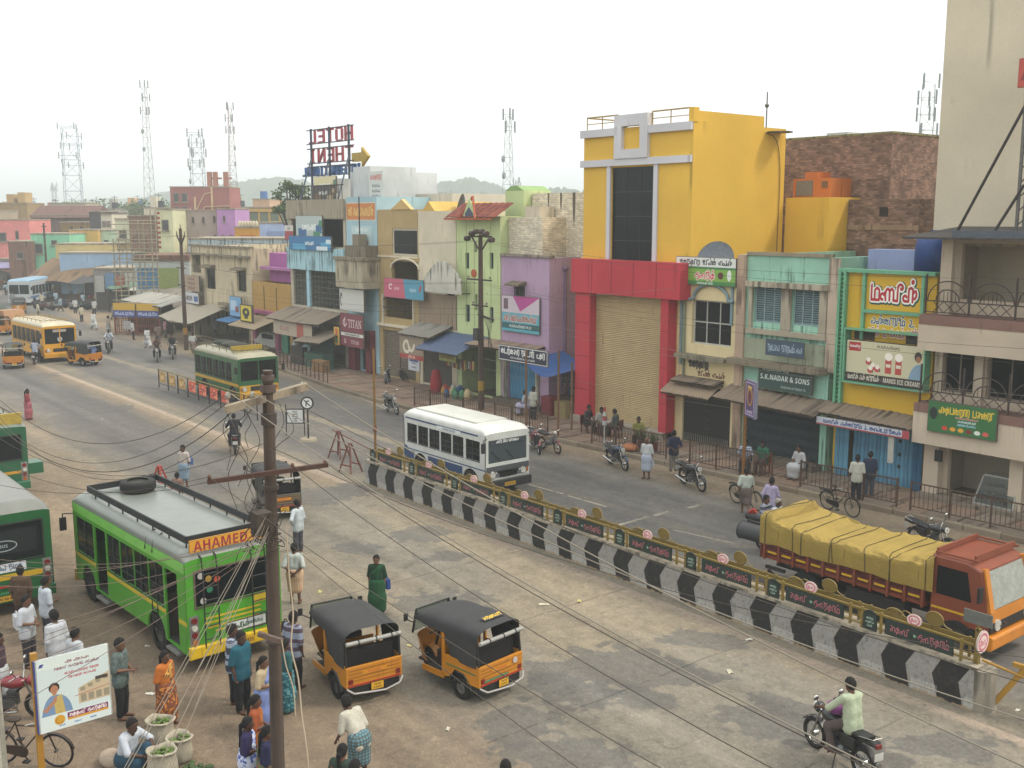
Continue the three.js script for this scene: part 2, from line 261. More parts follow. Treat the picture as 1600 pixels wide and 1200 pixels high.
{
const m=new THREE.MeshStandardMaterial({color:col('#98948b'),roughness:0.9,map:rep(grimeT,1.5)});
const line=(u0,v0,u1,v1,w)=>{const p=onY(u0,v0),q=onY(u1,v1),d=q.clone().sub(p).setY(0),s=V(-d.z,0,d.x).normalize().multiplyScalar(w/2),N=Math.max(2,Math.round(d.length()/0.25));
struct('lane_marking',b().grid((t,k)=>{const e=p.clone().lerp(q,t).addScaledVector(s,(k*2 - 1)*(0.7+0.5*hash(Math.round(t*N),k*7+u0)));return [e.x,0.009,e.z];},N,1),m);};
line(826,757,880,772,0.12);line(888,775,948,792,0.12);line(955,824,1012,808,0.16);line(1022,806,1046,800,0.2);line(1076,794,1092,789,0.2);line(640,655,690,676,0.12);line(560,620,610,642,0.12);line(690,676,730,692,0.1);
line(1050,828,1150,850,0.07);
}

[[230,1010],[850,945],[905,940],[1170,1000],[1305,1005],[1375,1030],[1470,1040],[160,655],[640,1010],[345,885],[700,1140],[530,1010],[1590,1110],[1540,1085],[70,1050],[235,1085],[1140,1050],[500,925]].forEach(([u,v],i)=>{
const p=onY(u,v),s=0.06+0.07*rnd(),a=rnd()*6;const o=b().grid((x,z)=>[(x - 0.5)*s*2,0.012+0.02*Math.sin(x*5+i)*Math.sin(z*4),(z - 0.5)*s],4,3);
const m=single('paper_scrap',o,std(['#d8d4c8','#cfc9b0','#c9bb7a'][i % 3],0.9),'small pale paper scrap lying flat on the dusty road','litter','paper scraps littering the road');m.position.set(p.x,0.006,p.z);m.rotation.y=a;
});

// ---- pavement with slabs and kerb stones
const kerbPts=[[-84,-34.2],[-72,-32.6],[-63.4,-31.1],[-55,-30.1],[-48.5,-29.7],[-41,-30.0],[-34.4,-30.6],[-26.3,-31.2],[-19,-31.8],[-6,-32.3]];
const kerbZ=(x)=>{for (let i=0;i+1<kerbPts.length;i++) if (x<=kerbPts[i+1][0]) {const [a,c]=[kerbPts[i],kerbPts[i+1]];return a[1]+(c[1] - a[1])*(x - a[0])/(c[0] - a[0]);} return -32.3;};
{
const base=struct('pavement',b().prism([...kerbPts.map(([x,z])=>[x,z - 0.16]),[-6,-37],[-84,-37]],'y',0,0.15),grimy('#8d8074'));
const cols=['#8a7365','#927c6d','#837064','#8d8075'].map((c)=>grimy(c)),gs=[0,1,2,3].map((i)=>{const g=b().box(-0.58,0.58,0,0.05+0.006*i,-0.43,0.43).geo();const uv=g.attributes.uv;for (let k=0;k<uv.count;k++) uv.setXY(k,uv.getX(k)+i*1.7,uv.getY(k)+i*2.3);return g;});
let n=0;
for (let x=-71;x<-10;x += 1.19) for (let r=0;r<6;r++) {
const z=kerbZ(x) - 0.65 - r*0.89;if (z<-35) break;if (n++>290) break;
const m=part('paving_slab',gs[Math.floor(hash(Math.round(x*9),r)*4)],cols[Math.floor(hash(r,Math.round(x*5))*4)],base);m.position.set(x,0.15+0.006*hash(r*3,Math.round(x*3)),z);m.rotation.y=0.012*(hash(r,Math.round(x)) - 0.5) - Math.atan2(kerbZ(x+1) - kerbZ(x),1);
}
const kg=b().prism([[-0.15,0],[0,0],[0,0.17],[-0.03,0.21],[-0.15,0.21]],'x',-0.6,0.6).geo(),km=[grimy('#8f8577'),grimy('#86786a'),grimy('#968a7a')];
for (let x=-83;x<-7;x += 1.22) {const m=part('kerb_stone',kg,km[Math.floor(hash(Math.round(x*7),3)*3)],base);m.position.set(x,0,kerbZ(x));m.rotation.y=-Math.atan2(kerbZ(x+0.6) - kerbZ(x - 0.6),1.2);}
}
function pavementRail(x0,x1,label,openBars=false,off=0.3) {
const o=thing('pavement_railing',label,'railing',[x0,0.2,kerbZ(x0) - off],-Math.atan2(kerbZ(x1) - kerbZ(x0),x1 - x0),'iron railings along the pavement edge'),L=Math.hypot(x1 - x0,kerbZ(x1) - kerbZ(x0)),n=Math.max(2,Math.round(L/(openBars?0.75 :1.4)));
for (let i=0;i<=n;i++) part('post',b().box(-0.025+L*i/n,0.025+L*i/n,0,1.02+0.02*hash(i,2),-0.025,0.025),RUST,o);
part('top_rail',b().box(0,L,0.95,0.99,-0.02,0.02),RUST,o);
if (!openBars) {part('bottom_rail',b().box(0,L,0.14,0.17,-0.015,0.015),RUST,o);const v=b();for (let x=0.14;x<L;x += 0.16) v.box(x - 0.008,x+0.008,0.15,0.96,-0.008,0.008);part('thin_bars',v,RUST,o);}
}
pavementRail(-72,-55.2,'long rusty railing of plain posts beside the watch shop pavement',true,0.2);
pavementRail(-45.6,-40.2,'rusty barred railing below the corrugated blue shop awning');
pavementRail(-39.2,-35.7,'rusty barred railing below the lane name board');
pavementRail(-33,-28.9,'rusty barred railing in front of the tall beige roller shutter');
pavementRail(-27.7,-23.9,'rusty barred railing in front of the dark folding shop gate');
pavementRail(-22.7,-19,'rusty barred railing in front of the blue plank shutters');
pavementRail(-18.5,-9,'rusty barred railing in front of the sweet shop with glass counter');

// -- MEDIAN
{
const x0=-33.8,x1=-9.9,zf=-20.05,o=thing('median_barrier','concrete median wall painted in black and white chevrons','barrier',[(x0+x1)/2,0,zf - 0.3]);
const L=12,t=canvasTex(2048,160,(x,w,h)=>{
x.fillStyle='#8c8a85';x.fillRect(0,0,w,h);const P=w/10;
for (let i=-1;i<11;i++) {x.fillStyle='#1d1b1b';x.beginPath();x.moveTo(i*P+22,0);x.lineTo(i*P+22+P*0.52,0);x.lineTo(i*P+P*0.45,h*0.42);x.lineTo(i*P+P*0.56,h);x.lineTo(i*P+P*0.1,h);x.lineTo(i*P - 8,h*0.42);x.closePath();x.fill();}
x.fillStyle='rgba(190,188,180,0.45)';for (let i=0;i<11;i++) x.fillRect(i*P+P*0.58,h*0.7,P*0.5,h*0.3);
for (let i=0;i<5000;i++) {const a=rnd();x.fillStyle=a<0.5?'rgba(120,105,85,0.10)' :'rgba(40,38,36,0.10)';x.fillRect(rnd()*w,rnd()*h,2+10*rnd(),2+26*rnd()*rnd());}
x.fillStyle='rgba(150,128,98,0.5)';for (let i=0;i<500;i++) {const q=rnd()*rnd();x.fillRect(rnd()*w,h - 12*q - 3,6+20*rnd(),16*q+3);}
});t.wrapS=THREE.RepeatWrapping;
const face=new THREE.MeshStandardMaterial({map:t,roughness:0.9,bumpMap:bumpR,bumpScale:0.004});
const wall=b().prism([[zf,0],[zf - 0.62,0],[zf - 0.57,0.86],[zf - 0.05,0.86]],'x',x0,x1).geo(),uv=wall.attributes.uv,p=wall.attributes.position,nn=wall.attributes.normal;
for (let i=0;i<uv.count;i++) uv.setXY(i,Math.abs(nn.getX(i))>0.5?(p.getZ(i)+20)/L :p.getX(i)/L,Math.abs(nn.getY(i))>0.6?0.995 :p.getY(i)/0.86);
wpart('wall',wall,face,o);
wpart('coping',b().box(x0 - 0.02,x1+0.02,0.86,0.93,zf - 0.6,zf - 0.02),grimy('#a39c90'),o);
wpart('end_cap',b().cyl([x1,0,zf - 0.31],[x1,0.86,zf - 0.31],0.31,0.27,18),grimy('#9a948a'),o);

const YEL=paint('#7c682a',0.65),GRN='#1c2a25';
const pm=printMat(1.55,0.42,(x,w,h)=>{x.fillStyle=GRN;x.fillRect(0,0,w,h);tamil(x,'Etwi',w*0.22,h*0.5,h*0.42,w*0.3,'#b5616d',null,1.3);tamil(x,'*',w*0.45,h*0.52,h*0.3,20,'#7fa58f');tamil(x,'owntam.',w*0.72,h*0.5,h*0.42,w*0.46,'#b5616d',null,1.3);},220);
const pa=printMat(0.32,0.5,(x,w,h)=>{x.fillStyle=GRN;x.fillRect(0,0,w,h);for (let i=0;i<3;i++) tamil(x,['kaR','wtiy','pl.'][i],w/2,h*(0.28+0.24*i),h*0.13,w*0.7,'#b9cfc0',null,1.6);},200);
const pd=printMat(0.34,0.34,(x,w,h)=>{x.fillStyle='#d9c3bd';x.fillRect(0,0,w,h);x.strokeStyle='#b5566a';x.lineWidth=w*0.09;x.beginPath();x.arc(w/2,h/2,w*0.36,0,7);x.stroke();tamil(x,'tw',w/2,h/2,h*0.3,w*0.5,'#b5566a',null,1.8);},220);
const P=2.62,proto=thing('median_railing_panel','yellow railing panel with dark Tamil name boards on the striped median','railing',[0,0.93,zf - 0.12],0,'yellow railing panels along the median');
part('rail',b().box(0,P,0.10,0.14,-0.02,0.02),YEL,proto);part('rail',b().box(0,P,0.52,0.56,-0.02,0.02),YEL,proto);
part('back_rail',b().box(0,P,0.30,0.52,-0.36,-0.33).box(0,P,0.08,0.11,-0.36,-0.33),YEL,proto);
for (const x of [0.03,0.5,2.35]) {part('post',b().box(x - 0.025,x+0.025,0,0.6,-0.025,0.025),YEL,proto);part('post',b().box(x - 0.025,x+0.025,0,0.55,-0.37,-0.32),YEL,proto);}
part('name_board',b().box(0.62,2.2,0.06,0.5,0.02,0.045),std(GRN,0.6),proto);part('name_print',facePlane(0.63,2.19,0.07,0.49,0.049),pm,proto);
const arch=[];for (let i=0;i<=12;i++) {const a=Math.PI*i/12;arch.push([0.25+0.17*Math.cos(a),0.42+0.17*Math.sin(a)]);}
part('arch_board',b().prism([[0.08,0.02],[0.42,0.02],...arch],'z',0.02,0.045),std(GRN,0.6),proto);part('arch_print',facePlane(0.1,0.4,0.05,0.48,0.049),pa,proto);
part('emblem',b().disc([1.28,0.68,0],0.17,0.03),std('#c7a9a3',0.6),proto);const ef=new THREE.CircleGeometry(0.165,24);ef.translate(1.28,0.68,0.018);part('emblem_print',ef,pd,proto);
part('disc',b().disc([1.55,0.72,-0.34],0.19,0.025),YEL,proto);part('disc_rim',b().ring([1.55,0.72,-0.34],0.19,0.022),YEL,proto);
const wh=b().ring([0.62,0.42,-0.34],0.24,0.022);for (let i=0;i<6;i++) {const a=i*Math.PI/3;wh.cyl([0.62,0.42,-0.34],[0.62+0.23*Math.cos(a),0.42+0.23*Math.sin(a),-0.34],0.013);} part('wheel_ornament',wh,YEL,proto);part('wheel_ornament_plate',b().disc([0.62,0.42,-0.36],0.2,0.02),YEL,proto);
part('scroll',b().tube([[0.75,0.56,-0.34],[0.85,0.68,-0.34],[0.98,0.64,-0.34],[1.05,0.53,-0.34]],0.018,10),YEL,proto);part('scroll',b().tube([[1.72,0.7,-0.34],[1.8,0.6,-0.34],[1.95,0.55,-0.34]],0.018,8),YEL,proto);
proto.position.x=x0+0.2;proto.scale.y=0.8;
const nth=['last','eighth','seventh','sixth','fifth','fourth','third','second','first'];for (let i=0;i<9;i++) {const l=`yellow railing panel with dark Tamil boards, ${nth[i]} from the median end post`;if (i) copyOf(proto,[x0+0.2+i*P,0.93,zf - 0.12],0,l);else proto.userData.label=l;}

const e=thing('median_end_post','yellow post with round pink emblem at the median end','post',[x1 - 0.12,0.93,zf - 0.25]);
part('post',b().box(-0.05,0.05,0,0.75,-0.05,0.05),YEL,e);part('emblem',b().disc([0.1,0.5,0.02],0.24,0.03,'x'),std('#cdbab2',0.6),e);const e2=new THREE.CircleGeometry(0.23,24);e2.rotateY(Math.PI/2);e2.translate(0.118,0.5,0.02);part('emblem_print',e2,pd,e);
part('plate',b().box(-0.3,0.3,0.85,1.12,0.05,0.08),std('#6d6f6a',0.6),e);part('plate_post',b().box(-0.02,0.02,0.7,0.9,0.02,0.05),YEL,e);
}

function aFrame(pos,turn,label,color,s=1) {
const o=thing('a_frame_barricade',label,'barricade',pos,turn,'red and white road barricades'),m=paint(color,0.6);
for (const [x,z] of [[-0.35,0.3],[0.35,0.3],[-0.35,-0.3],[0.35,-0.3]]) part('leg',b().bar([x*s,0,z*s],[0.04*Math.sign(x),1.15*s,0.02*Math.sign(z)],0.06),m,o);
part('crossbar',b().bar([-0.3*s,0.3*s,0.25*s],[0.3*s,0.3*s,0.25*s],0.05).bar([-0.3*s,0.3*s,-0.25*s],[0.3*s,0.3*s,-0.25*s],0.05),m,o);return o;
}
aFrame(onY(530,715),0.3,'rusty red A-frame barricade beside the median gap','#6b352c');aFrame(onY(548,737),0.2,'rusty red A-frame barricade closest to the striped median wall','#6b352c');
aFrame(onY(252,790),0.5,'bright red A-frame barricade behind the green bus','#a03527',1.25);
single('barricade_pole',b().cyl(onY(520,705).setY(0.95),onY(600,742).setY(0.75),0.025),std('#7a4a3c',0.7),'thin rusty pole laid across the red barricades','pole');
{
const p=onY(1585,1120),o=thing('yellow_barricade','slanting yellow barricade beyond the end of the median','barricade',p),m=paint('#a1791f',0.6);
part('leg',b().bar([-0.5,0,0.1],[0.1,1.05,-0.15],0.1),m,o);part('leg',b().bar([0.55,0,-0.2],[0.1,1.05,-0.15],0.1),m,o);part('beam',b().bar([-0.15,1.05,-0.1],[2.2,1.0,-0.4],0.09),m,o);
single('barricade_pole',b().cyl([-9.95,1.0,-20.4],p.clone().setY(0.75).add(V(0.6,0,-0.2)),0.03),m,'long yellow pole from the median end to the yellow barricade','pole');
}

{
const o=thing('poster_railing','black railing hung with orange and red posters beside the green and yellow bus','railing',[-61.2,0,-22.4]);const L=13.2,n=9;
for (let i=0;i<=n;i++) part('post',b().cyl([L*i/n,0,0],[L*i/n,1.12,0],0.035),IRON,o);
part('top_rail',b().cyl([0,1.1,0],[L,1.1,0],0.03),std('#8d7a3a',0.7),o);part('bottom_rail',b().cyl([0,0.25,0],[L,0.25,0],0.02),IRON,o);
const bars=b();for (let x=0.2;x<L;x += 0.22) bars.cyl([x,0.25,0],[x,1.1,0],0.008,0.008,4);part('thin_bars',bars,IRON,o);
for (let i=0;i<7;i++) part('poster',facePlane(L*i/n+0.25,L*(i+1)/n - 0.25,0.38,0.98,0.045),mk('poster'+(i<3),()=>printMat(1,0.6,(x,w,h)=>{x.fillStyle=i<3?'#a8854a' :'#c9563c';x.fillRect(0,0,w,h);x.fillStyle=i<3?'#6a3a24' :'#f0b9a0';for (let k=0;k<9;k++) x.fillRect(w*(0.1+0.7*rnd()),h*(0.1+0.7*rnd()),w*0.16,h*0.12);tamil(x,'mta',w/2,h/2,h*0.4,w*0.8,i<3?'#e0c08a' :'#8a1f18',null,1.8);},90)),o);
}

{
const p=onY(482,688),o=thing('traffic_sign','round no right turn sign on an iron post','sign',p,0.89);
part('post',b().cyl([0,0,0],[0,1.55,0],0.04),IRON,o);part('foot',b().cyl([0,0,0],[0,0.1,0],0.42,0.36,14),CONC,o);part('disc',b().disc([0,1.72,0.05],0.3,0.03),IRON,o);
const g=new THREE.CircleGeometry(0.28,28);g.translate(0,1.72,0.07);part('sign_face',g,printMat(0.56,0.56,(x,w,h)=>{x.fillStyle='#3a3534';x.fillRect(0,0,w,h);x.fillStyle='#d5d5d0';x.beginPath();x.arc(w/2,h/2,w*0.4,0,7);x.fill();x.strokeStyle='#222';x.lineWidth=w*0.09;x.beginPath();x.moveTo(w*0.42,h*0.78);x.lineTo(w*0.42,h*0.45);x.quadraticCurveTo(w*0.44,h*0.3,w*0.68,h*0.34);x.stroke();x.beginPath();x.moveTo(w*0.25,h*0.25);x.lineTo(w*0.75,h*0.75);x.stroke();},200),o);
const q=onY(462,680),n=thing('notice_board','small framed notice board on thin posts beside the round traffic sign','sign',q,0.89);
for (const x of [-0.42,0.42]) part('post',b().cyl([x,0,0],[x,1.45,0],0.025),IRON,n);
part('board',b().box(-0.42,0.42,0.55,1.25,-0.02,0.02),IRON,n);part('print',facePlane(-0.36,0.36,0.6,1.2,0.026),printMat(0.72,0.6,(x,w,h)=>{x.fillStyle='#c9cbc8';x.fillRect(0,0,w,h);for (let i=0;i<5;i++) tamil(x,['kalA','wtiRa','mkpya','lvta','daRn'][i],w/2,h*(0.15+0.18*i),h*0.09,w*0.8,'#2c2c30',null,2);},160),n);
}

// -- BUILDINGS ALONG THE STREET
const inset=(r,d)=>[r[0]+d,r[1] - d,r[2]+d,r[3] - d];

function shell(name,label,x0,x1,H,{zf=ZF,depth=9,mat,side=mat,holes=[],floors=[],y0=0,top,roofY=H - 0.7,backDrop=0,poly,rightY=y0}={}) {
const o=thing(name,label,'building',[(x0+x1)/2,0,zf]),zb=zf - depth,t=0.22;x0 += 0.012;x1 -= 0.012;
const outline=poly?poly :top?[[x0,y0],[x1,y0],...top] :R4(x0,x1,y0,H);
wpart('street_wall',b().prism(outline,'z',zf - t,zf,holes.map((h)=>Array.isArray(h[0])?h :R4(Math.max(h[0],x0+0.05),Math.min(h[1],x1 - 0.05),Math.max(h[2],y0+0.02),h[3]))),mat,o);
for (const s of [0,1]) wpart('side_wall',b().box(s?x1 - t :x0,s?x1 :x0+t,s?rightY :y0,H - backDrop,zb+t,zf - t - 0.002),side,o);
wpart('back_wall',b().box(x0,x1,y0,H - backDrop,zb,zb+t),side,o);
wpart('roof',b().box(x0+t,x1 - t,roofY - 0.2,roofY,zb+t,zf - t - 0.002),CONC,o);
for (const f of floors) wpart('floor',b().box(x0+t,x1 - t,f - 0.15,f,zb+t,zf - t - 0.002),CONC,o);
return o;
}
function win(o,r,{z=ZF,frame='#cfc8b4',pane=TINT,bars=1,cross=0,d=0.14,sill,shade,fw=0.07,name='window'}={}) {
const [x0,x1,y0,y1]=r,zz=z - d,f=b().box(x0,x1,y1 - fw,y1,zz - 0.05,zz).box(x0,x1,y0,y0+fw,zz - 0.05,zz).box(x0,x0+fw,y0+fw,y1 - fw,zz - 0.05,zz).box(x1 - fw,x1,y0+fw,y1 - fw,zz - 0.05,zz);
for (let i=1;i<=bars;i++) {const x=x0+(x1 - x0)*i/(bars+1);f.box(x - 0.025,x+0.025,y0+fw,y1 - fw,zz - 0.045,zz - 0.004);}
for (let i=1;i<=cross;i++) {const y=y0+(y1 - y0)*i/(cross+1);f.box(x0+fw,x1 - fw,y - 0.025,y+0.025,zz - 0.043,zz - 0.006);}
const w=wpart(name,f,std(frame,0.7),o),p=part('pane',b().box(x0+fw,x1 - fw,y0+fw,y1 - fw,zz - 0.035,zz - 0.025),pane,w);
if (sill) part('sill',b().box(x0 - 0.08,x1+0.08,y0 - 0.09,y0 - 0.002,z - 0.02,z+0.1),sill,w);
if (shade) part('sun_shade',b().prism([[z,y1+0.12],[z+0.55,y1+0.02],[z+0.55,y1+0.1],[z,y1+0.26]],'x',x0 - 0.15,x1+0.15),shade,w);
return w;
}

function shutter(o,r,z,mat,pitch=0.1,name='rolling_shutter',ambp=0.018) {
const [x0,x1,y0,y1]=r,n=Math.round((y1 - y0)/pitch)*4;
return wpart(name,b().grid((s,t)=>[x0+(x1 - x0)*s,y0+(y1 - y0)*t,z+ambp*Math.sin(t*n/4*Math.PI*2)],1,n),mat,o);
}

function planks(o,r,z,color,w=0.27) {
const [x0,x1,y0,y1]=r,n=Math.round((x1 - x0)/w),W=(x1 - x0)/n,ms=[wood(color),wood('#'+col(color).multiplyScalar(0.88).getHexString()),wood('#'+col(color).multiplyScalar(1.1).getHexString())],g=b().prism(R4(0.006,W - 0.006,0,y1 - y0),'z',0,0.04,[],0.006).geo();
for (let i=0;i<n;i++) {const m=wpart('plank',g,ms[Math.floor(hash(i,Math.round(x0*10))*3)],o);m.position.add(V(x0+i*W,y0,z+0.012*hash(i,5)));}
}

function awning(name,label,x0,x1,yTop,yLow,zIn,zOut,mat,{ribs=0.16,amp=0.022,cat='awning',sagx=0,props,group,skew=0}={}) {
const o=thing(name,label,cat,[(x0+x1)/2,yLow,zOut],0,group),n=Math.round((x1 - x0)/ribs)*4;
const f=(dy)=>(s,t)=>{const x=x0+(x1 - x0)*s;return [x,yTop+(yLow - yTop)*t+amp*Math.sin(s*n/4*6.283) - sagx*Math.sin(Math.PI*s)*t+skew*(s - 0.5)+dy+0.02*(hash(Math.round(s*9),Math.round(t*3)) - 0.5),zIn+(zOut - zIn)*t];};
wpart('sheet',b().grid(f(0),n,3),mat,o);wpart('purlin',b().bar([x0,yTop - 0.08+skew*-0.5,zIn+0.06],[x1,yTop - 0.08+skew*0.5,zIn+0.06],0.06).bar([x0+0.05,yLow - 0.07 - sagx*0.6+skew*-0.5,zOut - 0.08],[x1 - 0.05,yLow - 0.07 - sagx*0.6+skew*0.5,zOut - 0.08],0.06),wood('#5b4a3c'),o);
if (props) for (const x of props) wpart('prop',b().cyl([x,0.15,zOut - 0.1],[x,yLow - 0.08,zOut - 0.1],0.04),std('#6c5a49',0.85),o);
return o;
}
const TINSHEET=grimy('#8f8376'),GREYSHEET=grimy('#a3a3a0'),BROWNSHEET=grimy('#86786b');

// ---- 1 yellow and red building
{
const x0=-37.6,x1=-30.8,g0=-35.72,g1=-33.0,YEL=fresh('#e8bd48'),LIL=fresh('#d5d6df'),RED=fresh('#bd3a46');
const o=shell('yellow_building','tall yellow building with red portal, dark glass strip and beige roller shutter',x0,x1,13.95,{mat:YEL,depth:6.3,holes:[[g0,g1,7.95,12.2],[-36.85,-31.7,0.2,6.5]],floors:[],roofY:13.2,rightY:7.4,poly:[[x0,0],[-31.5,0],[-31.5,7.96],[x1,7.96],[x1,13.95],[x0,13.95]]});
wpart('floor',b().box(x0+0.25,-31.55,7.45,7.6,-40.6,-34.9),CONC,o);wpart('lower_side_wall',b().box(-31.7,-31.5,0,7.4,-40.6,-34.83),YEL,o);
wpart('glass_strip',b().box(g0,g1,7.95,12.2,ZF - 0.14,ZF - 0.1),TINT,o);const mu=b();for (let y=8.9;y<12;y += 1.1) mu.box(g0,g1,y - 0.015,y+0.015,ZF - 0.1,ZF - 0.08);for (const x of [g0+0.9,g0+1.8]) mu.box(x - 0.015,x+0.015,7.95,12.2,ZF - 0.1,ZF - 0.085);wpart('glass_mullions',mu,std('#2b2d30',0.5),o);
for (const [a,c] of [[g0 - 0.24,g0 - 0.003],[g1+0.003,g1+0.24]]) wpart('lilac_jamb',b().box(a,c,7.95,12.27,ZF,ZF+0.09),LIL,o);
wpart('lilac_band',b().box(x0 - 0.12,x1 - 0.02,12.27,12.58,ZF,ZF+0.14),LIL,o);wpart('lilac_cornice',b().box(x0 - 0.12,-35.4,13.62,13.96,ZF+0.002,ZF+0.16).box(-33.32,x1 - 0.02,13.62,13.96,ZF+0.002,ZF+0.16),LIL,o);
wpart('lilac_panel',b().prism(R4(-35.4,-33.32,12.58,14.5),'z',ZF - 0.2,ZF+0.2,[R4(-34.93,-33.78,12.98,14.0)]),LIL,o);
wpart('corner_pier',b().box(-31.05,-30.8+0.03,13.95,14.55,ZF - 0.3,ZF+0.04),YEL,o);
const rl=b();for (const [a,c] of [[-37.5,-35.45],[-33.3,-31.1]]) {rl.cyl([a,14.55,ZF - 0.1],[c,14.55,ZF - 0.1],0.035).cyl([a,14.25,ZF - 0.1],[c,14.25,ZF - 0.1],0.02);for (let x=a;x<=c+0.01;x += (c - a)/2) rl.cyl([x,13.9,ZF - 0.1],[x,14.55,ZF - 0.1],0.025);} rl.cyl([-37.5,14.55,ZF - 0.1],[-37.5,14.55,ZF - 4],0.035);wpart('roof_railing',rl,std('#a98f4a',0.6),o);
wpart('side_parapet',b().box(x1 - 0.2,x1 - 0.014,13.95,14.42,ZF - 4.7,ZF - 0.3),YEL,o);
wpart('drain_pipe',b().tube([[x1+0.03,13.7,ZF - 4.75],[x1+0.03,13.5,ZF - 5.5],[x1+0.03,12.6,ZF - 5.85],[x1+0.03,8.4,ZF - 5.9]],0.02,20),std('#7d6a30',0.7),o);
wpart('roof_disc',b().disc([x1+0.3,13.75,ZF - 5.4],0.6,0.04,'y'),STEEL,o);wpart('roof_mast',b().cyl([x1 - 0.6,13.2,ZF - 5.6],[x1 - 0.6,15.6,ZF - 5.6],0.03).ball([x1 - 0.6,15.0,ZF - 5.6],0.1),STEEL,o);

const p=wpart('red_portal',b().prism([[-37.62,6.45],[-30.72,6.45],[-30.72,8.02],[-37.62,8.02]],'z',ZF+0.003,ZF+0.72),RED,o);
part('red_pillar',b().box(-37.5,-36.5,0.2,6.45,ZF+0.003,ZF+0.55),RED,p);part('red_pillar',b().box(-31.95,-31.5,0.2,6.45,ZF+0.003,ZF+0.55),RED,p);
const jm=std('#6e1722',0.7);for (const x of [-36.2,-34.9,-33.5,-32.1]) part('panel_joint',b().box(x - 0.012,x+0.012,6.47,8.0,ZF+0.72,ZF+0.726),jm,p);for (const y of [1.8,3.4,5]) for (const [a,c] of [[-37.48,-36.52],[-31.93,-31.52]]) part('panel_joint',b().box(a,c,y - 0.01,y+0.01,ZF+0.55,ZF+0.556),jm,p);
shutter(o,[-36.5,-31.95,0.32,6.45],ZF+0.12,new THREE.MeshStandardMaterial({color:col('#b9a47c'),roughness:0.6,map:rep(plasterT,5)}),0.085);
wpart('shutter_plinth',b().box(-37.6,-31.5,0.16,0.5,ZF+0.06,ZF+0.75),grimy('#a69f96'),o);

wpart('rear_annex',b().box(-30.79,-28.45,8.2,10.85,-43.5,-41.05),YEL,o);
}
single('satellite_dish',b().lathe([[0,0],[0.35,0.04],[0.68,0.17],[0.85,0.3]],[0,0,0],20),std('#8f99a4',0.6),'grey satellite dish on the roof of the silk house','dish').position.set(-30.05,8.05,ZF - 0.9);
scene.children[scene.children.length - 1].rotation.set(1.2,0,-0.3);

